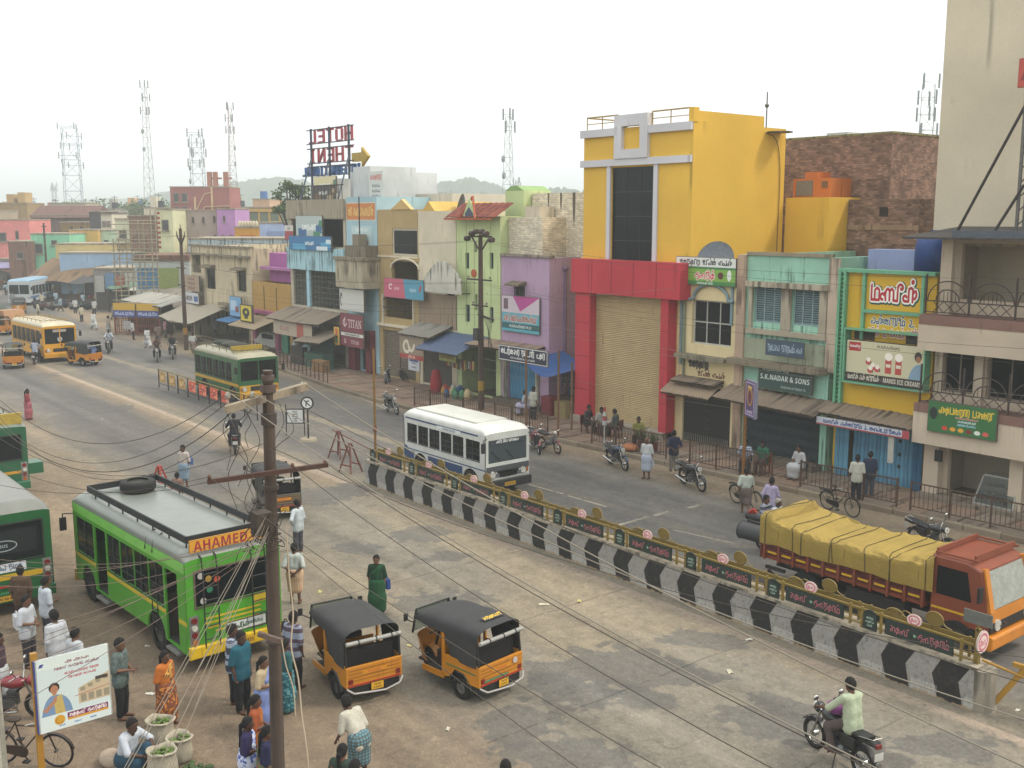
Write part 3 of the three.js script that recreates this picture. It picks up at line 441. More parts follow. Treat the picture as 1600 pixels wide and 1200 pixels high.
// ---- 2 silk house (cream, narrow)
{
const x0=-31.47,x1=-28.2,C=plaster('#e0d0a6'),BL=plaster('#7e97a0');
const w=rect(1081,470,1143,540),d=rect(1066,605,1141,695);
const o=shell('silk_shop','narrow cream shop house with arched window and blue grey mouldings',x0,x1,7.3,{mat:C,holes:[w,[d[0],d[1],0.2,d[3]]],floors:[3.7],roofY:6.8});
win(o,w,{frame:'#c9c7be',bars:2,cross:1});
const ap=[];for (let i=0;i<=16;i++) {const a=Math.PI*i/16;ap.push([(w[0]+w[1])/2+0.95*Math.cos(a),w[3]+0.06+0.62*Math.sin(a),ZF+0.1]);}
wpart('arch_moulding',b().tube([[x1 - 0.1,w[3]+0.02,ZF+0.1],...ap,[x0+0.1,w[3]+0.02,ZF+0.1]],0.07,50),BL,o);
wpart('pilaster',b().box(x0+0.22,x0+0.34,3.6,7.2,ZF,ZF+0.07).box(x1 - 0.28,x1 - 0.16,5.5,7.2,ZF,ZF+0.07),BL,o);
wpart('drain_pipe',b().cyl([x0+0.5,2.9,ZF+0.08],[x0+0.5,6.9,ZF+0.08],0.045),std('#87967f',0.7),o);
wpart('ledge',b().box(x0+0.3,x1 - 0.2,3.95,4.12,ZF,ZF+0.5),grimy('#8d8778'),o);
const L=printMat(3,0.9,(x,W,h)=>{x.fillStyle='#cdbb8d';x.fillRect(0,0,W,h);tamil(x,'ckntiR',W*0.36,h*0.27,h*0.3,W*0.4,'#221d1a','#6b5f4e',2.3);tamil(x,'cil.k. Avs.',W*0.62,h*0.75,h*0.24,W*0.55,'#5b2a26',null,2.2);},120);
wpart('wall_lettering',facePlane(x0+0.3,x1 - 0.2,3.1,3.92,ZF+0.006),L,o);
wpart('dark_doors',b().box(d[0],d[1],0.22,d[3] - 0.02,ZF - 0.16,ZF - 0.1),std('#231f1d',0.55),o);const rv=b();for (const y of [0.9,1.3,1.7,2.1]) for (const x of [-0.06,0.06]) rv.ball([(d[0]+d[1])/2+x,y,ZF - 0.09],0.025,0.025,0.02,6,4);wpart('door_studs',rv,STEEL,o);
const gp=b();for (let x=d[0]+0.05;x<d[1];x += 0.11) gp.cyl([x,0.25,ZF+0.02],[x,0.62,ZF+0.02],0.014,0.008,5);wpart('spiked_threshold',gp,std('#b9b5aa',0.6),o);
sign('shop_sign','green and white silk shop sign with red Tamil word',rect(1056,402,1150,446,ZF+0.2),ZF+0.2,(x,W,h)=>{x.fillStyle='#d6d8d2';x.fillRect(0,0,W,h);x.fillStyle='#3f7d45';x.fillRect(0,h*0.34,W,h);x.fillStyle='#79a545';x.fillRect(0,h*0.42,W,h*0.44);tamil(x,'ckntiR cil.k. Avs.',W/2,h*0.17,h*0.17,W*0.9,'#20242c',null,2);tamil(x,'own.t.',W*0.5,h*0.65,h*0.22,W*0.42,'#c22a38','#efe5e0',1.7);x.fillStyle='#5b2a24';x.beginPath();x.arc(W*0.76,h*0.64,h*0.13,0,7);x.fill();x.fillStyle='#d8dcd8';x.beginPath();x.ellipse(W*0.9,h*0.62,h*0.1,h*0.2,0,0,7);x.fill();x.fillStyle='#2a3560';x.fillRect(W*0.06,h*0.5,W*0.06,h*0.35);tamil(x,'kpyalvt nmR',W/2,h*0.93,h*0.07,W*0.8,'#d7e0cf',null,2);},{pxm:150});
awning('scalloped_awning','striped scalloped cloth awning over the dark silk shop doors',-31.5,-28.75,3.0,2.45,ZF+0.02,ZF+1.0,cloth('#a58f78'),{amp:0.02});
awning('narrow_awning','narrow grey tin shade above the scalloped awning',-31.2,-28.7,3.14,2.98,ZF+0.02,ZF+0.7,BROWNSHEET,{amp:0.01});
}

// ---- 3 old turquoise building (S K Nadar)
{
const x0=-28.15,x1=-23.62,TQ=mk('tq',()=>new THREE.MeshStandardMaterial({color:col('#a3d8c8'),roughness:0.95,map:rep(grimeT,4.3),bumpMap:bumpR,bumpScale:0.012})),OLD=grimy('#b9b1a2');
const wa=rect(1178,447,1222,505),wb=rect(1238,450,1282,510),d=rect(1163,640,1280,742);
const o=shell('turquoise_shop_house','peeling turquoise old shop house with louvred windows and folding gate',x0,x1,8.45,{mat:TQ,holes:[wa,wb,[d[0],d[1],0.35,2.6]],floors:[4.2],roofY:7.9});
for (const w of [wa,wb]) {
const f=win(o,w,{frame:'#9fb6b8',bars:2,cross:0,d:0.1,pane:std('#34424a',0.7)}),lv=b(),n=15;for (let i=0;i<n;i++) for (let k=0;k<3;k++) {const W=(w[1] - w[0] - 0.14)/3,xx=w[0]+0.07+k*W,y=w[2]+0.08+(w[3] - w[2] - 0.16)*i/n;lv.box(xx+0.03,xx+W - 0.03,y,y+0.055,ZF - 0.13,ZF - 0.11,[0.5,0,0]);} part('louvre_slats',lv,std('#8fa9ae',0.8),f);
}
wpart('window_surround',b().box(-27.55,-23.75,7.2,7.42,ZF,ZF+0.3).box(-27.55,-23.75,5.3,5.5,ZF,ZF+0.2).box(-27.5,wa[0] - 0.02,5.5,7.2,ZF,ZF+0.12).box(wa[1]+0.02,wb[0] - 0.02,5.5,7.2,ZF,ZF+0.1).box(wb[1]+0.02,-23.8,5.5,7.2,ZF,ZF+0.12),OLD,o);
wpart('worn_pilaster',b().box(x0+0.03,x0+0.45,0.3,8.45,ZF,ZF+0.14),grimy('#c0a898'),o);wpart('end_pilaster',b().box(x1 - 0.14,x1+0.3,4.1,8.45,ZF,ZF+0.1),grimy('#cdbcae'),o);
wpart('lower_band',b().box(x0+0.45,x1 - 0.02,4.25,5.1,ZF,ZF+0.06),grimy('#a8b3a0'),o);wpart('ledge',b().box(x0 - 0.05,x1 - 0.02,4.0,4.24,ZF,ZF+0.55),grimy('#8b8272'),o);
wpart('roof_coping',b().box(x0+0.45,x1 - 0.16,8.45,8.58,ZF - 0.25,ZF+0.08),grimy('#9d9383'),o);
const gt=b();for (let i=0;i<=40;i++) {const x=d[0]+(d[1] - d[0])*i/40;gt.box(x - 0.018,x+0.018,0.4,2.55,ZF - 0.14,ZF - 0.12);if (i<40) for (let k=0;k<5;k++) {const w=(d[1] - d[0])/40,y=0.5+k*0.42;gt.bar([x,y,ZF - 0.1],[x+w,y+0.36,ZF - 0.1],0.014).bar([x+w,y,ZF - 0.11],[x,y+0.36,ZF - 0.11],0.014);}} wpart('folding_gate',gt,std('#4d5a5e',0.6),o);wpart('gate_leaf',b().box(d[0]+0.02,d[1] - 0.02,0.36,2.58,ZF - 0.2,ZF - 0.17),std('#2c3132',0.7),o);
wpart('step',b().box(x0+0.2,x1 - 0.1,0.15,0.42,ZF,ZF+0.7),grimy('#776e62'),o);
sign('shop_sign','dark green S.K. Nadar and Sons signboard',rect(1184,572,1268,612,ZF+0.3),ZF+0.3,(x,W,h)=>{x.fillStyle='#2c443f';x.fillRect(0,0,W,h);latin(x,'S.K.NADAR & SONS',W*0.5,h*0.52,h*0.3,'#cfd6d0',W*0.94);tamil(x,'m pnpllcrkk kdR',W*0.32,h*0.18,h*0.13,W*0.5,'#c8d2cb',null,2);latin(x,'Kadarkarai Nadar St.',W*0.68,h*0.85,h*0.13,'#b7c5bd',W*0.5,'');},{pxm:160,tilt:-0.06});
sign('banner','slate blue cloth banner with pale letters hung on the turquoise house',rect(1196,532,1257,558,ZF+0.62),ZF+0.62,(x,W,h)=>{x.fillStyle='#3c4c5c';x.fillRect(0,0,W,h);tamil(x,'ntpEj nirRvm. wl',W/2,h*0.5,h*0.36,W*0.9,'#9fb0bd',null,1.8);},{thick:0.02,pxm:100});
awning('tin_awning','long brown tin awning over the folding gate',-28.3,-23.3,3.05,2.62,ZF+0.02,ZF+1.3,BROWNSHEET,{ribs:0.34,amp:0.012,skew:-0.1});
const hb=thing('hanging_sign','purple and gold deity poster sign on a rusty yellow post','sign',onY(1160,775).setY(0),-0.5);part('post',b().cyl([0,0.1,0],[0,4.25,0],0.07),std('#8a5a22',0.7),hb);part('box',b().box(0.08,0.92,3.0,4.3,-0.06,0.06),std('#8c8a9c',0.6),hb);
part('print',facePlane(0.1,0.9,3.02,4.28,0.065),printMat(0.8,1.26,(x,w,h)=>{x.fillStyle='#4f3a63';x.fillRect(0,0,w,h);x.strokeStyle='#b7a7c9';x.lineWidth=w*0.05;x.strokeRect(w*0.06,h*0.05,w*0.88,h*0.9);x.fillStyle='#a9823a';x.beginPath();x.ellipse(w/2,h*0.42,w*0.3,h*0.28,0,0,7);x.fill();x.fillStyle='#5d2740';x.beginPath();x.ellipse(w/2,h*0.45,w*0.2,h*0.2,0,0,7);x.fill();tamil(x,'mrkwi',w/2,h*0.16,h*0.07,w*0.7,'#e0c26a',null,2);tamil(x,'vElpni',w/2,h*0.86,h*0.07,w*0.7,'#d3cbe0',null,2);},170),hb);
}

// ---- 4 yellow ice cream shop
{
const x0=-23.3,x1=-19.42,Y=fresh('#d3ac35'),G=paint('#6cae8b',0.6),NZ=ZF+0.12;
const o=shell('ice_cream_shop','yellow ice cream shop with green framed panels and blue plank shutters',x0,x1,7.95,{mat:Y,holes:[[x0+0.15,x1 - 0.2,0.2,2.6]],floors:[2.9],roofY:6.5});
const f=b();for (const x of [x0+0.02,x0+0.25]) f.box(x,x+0.1,3.0,8.02,ZF,ZF+0.2);for (let y=3.1;y<8;y += 0.16) f.box(x0+0.12,x0+0.25,y,y+0.05,ZF+0.05,ZF+0.12);f.box(x0,x1,7.95,8.08,ZF - 0.2,ZF+0.18);f.box(-22.3,-22.18,5.5,7.95,ZF,NZ).box(-19.95,-19.83,5.5,7.95,ZF,NZ).box(-22.18,-19.95,6.5,6.62,ZF,NZ);wpart('green_frame',f,G,o);
const big=rect(1332,438,1430,470,ZF),sm=rect(1332,476,1430,508,ZF);
wpart('wall_lettering',facePlane(-22.16,-19.97,6.64,7.93,ZF+0.006),printMat(2.2,1.3,(x,W,h)=>{x.fillStyle='#cfa522';x.fillRect(0,0,W,h);for (const [d,c,l,e] of [[6,'#1f4a43',2.6,'#1f4a43'],[0,'#b3242f',1.9,'#f0eee6']]) tamil(x,'mNIs.',W/2+d,h*0.52+d,h*0.42,W*0.86,c,e,l);},220),o);
wpart('wall_lettering',facePlane(-22.16,-19.97,5.52,6.48,ZF+0.006),printMat(2.2,0.96,(x,W,h)=>{x.fillStyle='#cfa522';x.fillRect(0,0,W,h);tamil(x,'js.kirIm. &'.replace('&','u'),W*0.5,h*0.26,h*0.24,W*0.8,'#27436e','#d7d2c0',1.8);tamil(x,'jis. u kAl. par.',W*0.5,h*0.7,h*0.27,W*0.94,'#a8525c','#eadfd6',1.8);},220),o);
const pr=rect(1314,518,1443,606,ZF+0.5),fr=b(),[a,c,e,g]=pr;fr.box(a,c,g - 0.06,g,ZF,ZF+0.4).box(a,c,e,e+0.06,ZF,ZF+0.4).box(a,a+0.06,e+0.06,g - 0.06,ZF,ZF+0.4).box(c - 0.06,c,e+0.06,g - 0.06,ZF,ZF+0.4);wpart('sign_frame',fr,G,o);
sign('ice_cream_billboard','framed ice cream billboard with cones on cream ground',[a+0.08,c - 0.08,e+0.08,g - 0.42],ZF+0.3,(x,W,h)=>{x.fillStyle='#c5c0a0';x.fillRect(0,0,W,h);x.fillStyle='#a8322e';x.fillRect(W*0.03,h*0.04,W*0.16,h*0.22);latin(x,'kwality',W*0.11,h*0.14,h*0.1,'#eee',W*0.14,'italic bold');tamil(x,'kpyalvnmtR',W*0.55,h*0.1,h*0.06,W*0.5,'#4a4638',null,1.6);
for (const [px,py] of [[0.3,0.5],[0.36,0.62],[0.42,0.66],[0.33,0.7]]) {x.fillStyle='#b7474a';x.beginPath();x.ellipse(W*px,h*py,W*0.04,h*0.07,0,0,7);x.fill();x.fillStyle='#e9e2d2';x.beginPath();x.arc(W*px,h*(py - 0.06),W*0.028,0,7);x.fill();x.fillStyle='#4d6a3d';x.fillRect(W*(px+0.02),h*py,W*0.02,h*0.05);}
for (const px of [0.52,0.65]) {x.fillStyle='#b3463c';x.fillRect(W*px,h*0.28,W*0.08,h*0.45);x.fillStyle='#efe9dc';x.beginPath();x.ellipse(W*(px+0.04),h*0.32,W*0.05,h*0.1,0,0,7);x.fill();x.fillStyle='#d9d2c0';x.fillRect(W*(px+0.01),h*0.5,W*0.06,h*0.08);}
x.fillStyle='#2d2a2e';x.beginPath();x.ellipse(W*0.93,h*0.25,W*0.045,h*0.12,0,0,7);x.fill();x.fillStyle='#9b6b4c';x.beginPath();x.ellipse(W*0.935,h*0.31,W*0.03,h*0.08,0,0,7);x.fill();x.fillStyle='#7d9bb0';x.beginPath();x.moveTo(W*0.82,h*0.8);x.quadraticCurveTo(W*0.86,h*0.4,W*0.98,h*0.42);x.lineTo(W,h*0.8);x.fill();
x.fillStyle='#3b322e';x.fillRect(0,h*0.8,W,h*0.2);tamil(x,'mNIs. js. kirIm.s.',W*0.24,h*0.9,h*0.1,W*0.42,'#d8d2c2',null,2);latin(x,'MANIS ICE CREAMS',W*0.74,h*0.905,h*0.15,'#d8d2c2',W*0.48);},{pxm:260,thick:0.1,frame:'#3c3a34'});
wpart('upper_window',b().box(a+0.2,a+1.05,g - 0.42,g - 0.12,ZF,ZF+0.02).box(c - 1.0,c - 0.2,g - 0.42,g - 0.12,ZF,ZF+0.02),std('#3a3226',0.7),o);
planks(o,[x0+0.15,x0+0.75,0.22,2.62],ZF+0.05,'#74b4dc',0.2);planks(o,[x0+0.85,x1 - 0.55,0.22,2.62],ZF - 0.1,'#6eb0da',0.17);planks(o,[x1 - 0.5,x1 - 0.1,0.22,2.62],ZF+0.05,'#3d7fb0',0.2);
const lk=b();for (const y of [0.9,1.35,1.85]) lk.box(-20.55,-20.45,y,y+0.12,ZF - 0.06,ZF - 0.02);wpart('padlocks',lk,DARKM,o);wpart('paper_notice',b().box(-20.9,-20.6,2.15,2.45,ZF - 0.05,ZF - 0.045),std('#b7b190',0.9),o);
awning('tin_awning','brown tin awning sheet over the blue plank shutters',-23.4,-19.5,2.98,2.68,ZF+0.02,ZF+1.05,BROWNSHEET,{ribs:0.3,amp:0.012,skew:-0.1});
sign('fascia_banner','white banner strip with blue Tamil letters and red edge below the awning',[-23.35,-19.5,2.26,2.58],ZF+1.08,(x,W,h)=>{x.fillStyle='#b9bcc4';x.fillRect(0,0,W,h);x.fillStyle='#a4434c';x.fillRect(0,h*0.85,W,h);x.fillRect(W*0.93,0,W,h);tamil(x,'mNIs. js.kirIm. u kAl.drin.ks.',W/2,h*0.45,h*0.45,W*0.84,'#2c3f74',null,2.2);},{thick:0.03,pxm:180});
single('hanging_notice',b().box(-20.35,-20.12,1.3,2.26,ZF+1.0,ZF+1.01),std('#c4c1b8',0.9),'narrow white paper strip hanging from the fascia banner','notice');
}

// ---- 5 balcony building with sweet shop
{
const x0=-19.35,x1=-12.5,C=plaster('#c9bba9'),BR=plaster('#85665d'),zb=ZF+1.0;
const holes=[[-19.05,-17.9,3.95,5.9],[-17.45,-15.9,3.9,5.9],[-15.4,-13.9,3.9,5.9],[-18.6,-15.9,7.2,9.1],[-15.3,-13.2,7.2,9.1],[-18.6,-16.35,0.35,2.75],[-15.7,-13.4,0.35,2.75]];
const o=shell('balcony_building','beige building with two arched iron balconies above a sweet shop',x0,x1,9.3,{mat:C,holes,floors:[3.45,6.6],roofY:9.2,depth:7});
for (const [y,h] of [[3.3,0.5],[6.35,0.55]]) {wpart('balcony_slab',b().box(x0 - 0.1,x1,y,y+h*0.6,ZF,zb),BR,o);wpart('balcony_band',b().box(x0 - 0.12,x1,y - (y<5?0.7 :0.5) - 0.4,y - 0.003,zb - 0.15,zb - 0.02),C,o);}
const rail=(y)=>{const g=b(),z=zb - 0.1;g.box(x0,x1,y+0.42,y+0.46,z - 0.02,z+0.02).box(x0,x1,y+0.05,y+0.08,z - 0.02,z+0.02);for (let x=x0+0.05;x<x1;x += 1.55) {g.box(x - 0.025,x+0.025,y,y+1.35,z - 0.025,z+0.025);for (const r of [0.72,0.42]) {const a=[];for (let i=0;i<=14;i++) {const t=Math.PI*i/14;a.push([x+0.78+r*Math.cos(t),y+0.44+r*Math.sin(t)*0.95,z]);} g.path(a,0.022,5);} for (let k=0;k<3;k++) {const q=x+0.28+k*0.4;g.bar([q,y+0.08,z],[q+0.36,y+0.42,z],0.022).bar([q+0.36,y+0.08,z],[q,y+0.42,z],0.022);} for (let q=x+0.5;q<x+1.2;q += 0.14) g.box(q - 0.008,q+0.008,y+0.44,y+0.78,z - 0.008,z+0.008);} wpart('balcony_railing',g,std('#4a3b37',0.6),o);};
rail(3.62);rail(6.72);
for (const h of holes.slice(0,3)) win(o,h,{frame:'#8d7f72',bars:1,d:0.18});
wpart('column',b().box(-19.3,-18.75,0.2,3.3,ZF,ZF+0.4),C,o);wpart('column',b().box(-16.25,-15.8,0.2,3.3,ZF,ZF+0.4),C,o);for (const [x,y] of [[-17.75,-17.5],[-15.85,-15.5]]) wpart('column',b().box(x,y,3.62,6.3,ZF,ZF+0.18),C,o);wpart('column',b().box(-18.95,-18.55,6.7,9.2,ZF+0.5,zb - 0.3),C,o);wpart('column',b().box(-15.6,-15.1,6.7,9.2,ZF+0.5,zb - 0.3),C,o);
wpart('sheet_roof',b().prism([[ZF - 6,9.9],[zb+0.7,9.25],[zb+0.7,9.32],[ZF - 6,9.98]],'x',x0 - 0.5,x1),grimy('#4e4a4a'),o);wpart('roof_edge',b().box(-18.2,x1,9.33,9.55,zb+0.3,zb+0.5),std('#5d6570',0.7),o);
wpart('shop_step',b().box(x0,x1,0.16,0.36,ZF,ZF+0.75),grimy('#8c8378'),o);wpart('dark_door',b().box(-15.65,-13.4,0.36,2.72,ZF - 0.15,ZF - 0.1),std('#3a2226',0.7),o);wpart('switch_box',b().box(-18.85,-18.6,1.55,1.95,ZF+0.4,ZF+0.5),DARKM,o);
sign('sweet_shop_sign','green sweet shop signboard with yellow Tamil heading',rect(1449,632,1558,682,zb+0.1),zb+0.1,(x,W,h)=>{x.fillStyle='#33683a';x.fillRect(0,0,W,h);tamil(x,'stpkRar pEkri',W*0.56,h*0.25,h*0.2,W*0.8,'#d8b53a',null,2.2);for (let i=0;i<3;i++) tamil(x,['kpyalvnmtRwA','lvnmtRkpya','mtRkpnlyav'][i],W*0.58,h*(0.44+0.11*i),h*0.06,W*0.7,['#d08b84','#c7d5dd','#9cc3d8'][i],null,2.2);for (let i=0;i<6;i++) {x.fillStyle=['#c9432f','#d99a2c','#dba03a','#7a2f26','#d6dcd2','#c9574a'][i];x.beginPath();x.ellipse(W*(0.26+0.12*i),h*0.84,W*0.045,h*0.07,0,0,7);x.fill();} x.fillStyle='#1a2320';x.beginPath();x.ellipse(W*0.08,h*0.4,W*0.06,h*0.2,0,0,7);x.fill();},{pxm:200});
const ct=thing('glass_counter','slanted glass sweet counter in the shop doorway','counter',[-16.6,0.36,ZF+0.35]);part('frame',b().bar([-0.75,0,0.15],[-0.55,1.0,-0.1],0.05).bar([0.6,0,0.15],[0.6,1.0,-0.1],0.05).bar([-0.75,0.03,0.15],[0.6,0.03,0.15],0.05).bar([-0.55,1,-0.1],[0.6,1,-0.1],0.05).box(-0.7,0.6,0,0.04,-0.6,0.1).box(-0.55,0.6,0.97,1.0,-0.6,-0.1),std('#b9b7b0',0.5),ct);part('glass',b().quad([-0.75,0.04,0.16],[0.6,0.04,0.16],[0.6,1,-0.09],[-0.55,1,-0.09]),GLASS,ct);
for (const y of [0.33,0.64]) {part('shelf',b().box(-0.62,0.58,y,y+0.02,-0.5,0.0),std('#8e8a80',0.6),ct);for (let i=0;i<5;i++) part('sweets',b().ball([-0.45+i*0.23,y+0.06,-0.2],0.09,0.05,0.14,8,5),std(['#a86a2c','#b98a4a','#7a4a2a','#c4a05a','#9a5a3a'][i],0.8),ct);}
const cl=b(),pk=[std('#b98a3a'),std('#8a4a3a')];const hs=thing('snack_packets','strings of snack packets hanging in the sweet shop doorway','packets',[-17,2.0,ZF - 0.3]);for (let i=0;i<7;i++) for (let k=0;k<4;k++) part('packet',b().box(-0.7+i*0.22,-0.56+i*0.22,0.5 - k*0.2,0.66 - k*0.2,-0.03,0.03),pk[(i+k) % 2],hs);
}

{
const t=thing('water_tank','blue plastic water tank on the roof behind the ice cream shop','tank',[-20.6,8.0,ZF - 1.9]);part('tank_body',b().lathe([[0.01,0],[0.75,0],[0.75,0.95],[0.7,1.05],[0.72,1.15],[0.6,1.3],[0.25,1.42],[0.01,1.42]],[0,0,0],24),std('#2c4f96',0.5),t);part('lid',b().cyl([0,1.42,0],[0,1.5,0],0.24),std('#27478a',0.5),t);
const st=b();for (const [x,z] of [[-0.5,-0.5],[0.5,-0.5],[-0.5,0.5],[0.5,0.5]]) st.box(x - 0.12,x+0.12,-1.45,0,z - 0.12,z+0.12);part('piers',st,CONC,t);
const w=thing('tall_cream_building','tall plain cream building rising behind the balcony building','building',[-16,0,-42]);wpart('wall',b().box(-20.9,-9,0,24,-48,-36.5 - 0.2),fresh('#d3c9b4'),w);
wpart('ledge',b().box(-20.0,-18,18.4,18.55,-36.7,-36.5),plaster('#b9ae98'),w);
const m=thing('sign_mast','red sign on a steel mast braced from the sheet roof','sign',[-15.5,9.4,ZF+0.2]);const mp=onZ(1596,250,ZF+0.2);m.position.set(mp.x,9.4,ZF+0.2);
part('mast',b().cyl([0,0,0],[0,6.1,0],0.06).cyl([0.22,0,0],[0.22,6.1,0],0.05),STEEL,m);const rg=b();for (let y=0.3;y<5.6;y += 0.45) rg.cyl([0,y,0],[0.22,y+0.2,0],0.025);part('rungs',rg,STEEL,m);part('brace',b().cyl([-1.95,0,0.2],[0,4.1,0],0.05).cyl([-0.6,0.05,0.3],[0.15,1.6,0],0.05),IRON,m);
part('sign_panel',b().box(-0.28,1.4,4.65,5.55,-0.05,0.05),std('#b0493c',0.6),m);part('letter',facePlane(-0.26,1.38,4.67,5.53,0.054),printMat(1.64,0.86,(x,W,h)=>{x.fillStyle='#b4493c';x.fillRect(0,0,W,h);latin(x,'A',W*0.16,h*0.52,h*0.7,'#7b2f2a');}),m);
}

// ---- 6 purple building and lane
{
const x0=-43.95,x1=-40.05,P=plaster('#b79cbb'),w=rect(803,447,820,464);
const o=shell('purple_building','purple building on the lane corner with blue shutters below',x0,x1,7.95,{mat:P,holes:[w,[-43.4,-40.9,0.4,3.0]],floors:[3.7],roofY:7.4,depth:8});
win(o,w,{frame:'#5e4f55',bars:2,shade:grimy('#7d7264'),fw:0.04});
const sw=b().box(x1,x1+0.03,4.9,6.4,-37.5,-36.4);wpart('side_window',sw,std('#3c3532',0.8),o);const sb=b();for (let y=5;y<6.4;y += 0.16) sb.box(x1+0.03,x1+0.05,y,y+0.03,-37.5,-36.4);wpart('side_window_bars',sb,IRON,o);wpart('side_sun_shade',b().box(x1,x1+0.4,6.45,6.55,-37.6,-36.3),grimy('#7d7264'),o);
wpart('drain_pipe',b().cyl([x1+0.08,3,-35.6],[x1+0.08,7.4,-35.6],0.07).ball([x1+0.08,7.4,-35.6],0.16),std('#8d7391',0.7),o);wpart('cornice',b().box(x0,x1+0.1,7.95,8.07,ZF - 0.25,ZF+0.1),grimy('#978f86'),o);
planks(o,[-43.3,-41.0,0.5,3.0],ZF - 0.12,'#57a0cf',0.3);wpart('white_post',b().box(-43.62,-43.4,0.2,3.05,ZF,ZF+0.15).box(-40.95,-40.75,0.2,3.05,ZF,ZF+0.15),grimy('#b9b6ac'),o);wpart('plinth',b().box(x0,x1,0.16,0.5,ZF,ZF+0.6),grimy('#6f665c'),o);
sign('painted_sign','pink and white advertisement above turquoise Tamil panel on the purple wall',rect(784,463,843,520,ZF+0.12),ZF+0.12,(x,W,h)=>{x.fillStyle='#c9bcc6';x.fillRect(0,0,W,h);x.fillStyle='#b54a8f';x.beginPath();x.moveTo(W*0.3,0);x.lineTo(W,0);x.lineTo(W*0.5,h*0.42);x.fill();x.fillStyle='#6b5560';x.fillRect(W*0.05,h*0.08,W*0.12,h*0.3);x.fillStyle='#57a3b3';x.fillRect(0,h*0.47,W,h);tamil(x,'siltavlakS.mi'.replace('S','s'),W/2,h*0.62,h*0.15,W*0.9,'#8c3b38','#d9d0c8',1.8);x.fillStyle='#2f5b60';x.fillRect(0,h*0.76,W,h*0.16);tamil(x,'kpyalvnmtR kdR',W/2,h*0.84,h*0.07,W*0.85,'#c8d5d2',null,2);},{thick:0.05,pxm:150});
awning('shop_canopy','faded flat canopy above the blue lane corner shutters',-45.3,-40.3,3.5,3.3,ZF+0.02,ZF+1.5,grimy('#9a8678'),{amp:0.004,ribs:1});

const ls=thing('lane_stall','dim goods stall under a blue tarpaulin in the lane','stall',[-38.9,0,ZF - 1]);wpart('tarpaulin',b().grid((s,t)=>[-40.3+2.8*s,3.35 - 0.55*s - 0.5*Math.sin(Math.PI*s)*(0.5+0.5*t) - 0.25*t,-35.6+2.6*t],10,6),cloth('#3a5f9e'),ls);wpart('stall_back',b().box(-40,-37.7,0.15,3.4,-38.4,-38.2),std('#4b4038',0.9),ls);wpart('stall_table',b().box(-39.9,-38.4,0.2,1.0,-36.4,-35.2),wood('#6d5640'),ls);
for (let i=0;i<9;i++) wpart('goods',b().box(-39.8+0.22*i,-39.65+0.22*i,1.0,1.3+0.25*hash(i,4),-36,-35.5),std(['#7a3a34','#39516e','#8a7a4a','#4e6a50','#8c8478'][i % 5],0.85),ls);for (let i=0;i<10;i++) wpart('hanging_cloth',b().box(-40+0.12*i,-39.92+0.12*i,1.4+0.3*hash(i,6),2.7,-35.5,-35.44),cloth(['#5a4a5e','#3f5a74','#7a6a5a','#6a3f3a'][i % 4]),ls);
wpart('red_counter',b().box(-39.6,-38.9,0.2,1.15,ZF+0.3,ZF+0.9),std('#8d3438',0.7),ls);wpart('yellow_crate',b().box(-38.7,-37.9,0.2,1.0,ZF+0.2,ZF+0.8),std('#a08d5c',0.8),ls);
for (const [u,v,h] of [[822,680,4.1],[872,682,4.1],[893,672,3.4]]) {const p=onY(u,v,0.2);single('sign_post',b().cyl([p.x,0.15,p.z],[p.x,h,p.z],0.05),std('#7d5a3c',0.8),'thin rusty post standing under the lane name board','post','rusty posts of the lane name board');}
const q0=onY(822,680,0.2),q1=onY(872,682,0.2),zz=(q0.z+q1.z)/2+0.08;sign('lane_name_board','navy lane name board with white Tamil letters on rusty posts',rect(779,543,856,568,zz),zz,(x,W,h)=>{x.fillStyle='#23263a';x.fillRect(0,0,W,h);x.strokeStyle='#d0cfcb';x.lineWidth=h*0.05;x.strokeRect(h*0.04,h*0.04,W - h*0.08,h*0.92);tamil(x,'kdR.kAr nadar. etr'.replace('A','E'),W/2,h*0.36,h*0.32,W*0.9,'#dcdbd6',null,2.1);x.fillRect(0,h*0.62,W,2);tamil(x,'kpy alvnmtR kdRnvl mtpk',W/2,h*0.75,h*0.11,W*0.9,'#c7c6c4',null,2.2);},{thick:0.05,pxm:190});
}
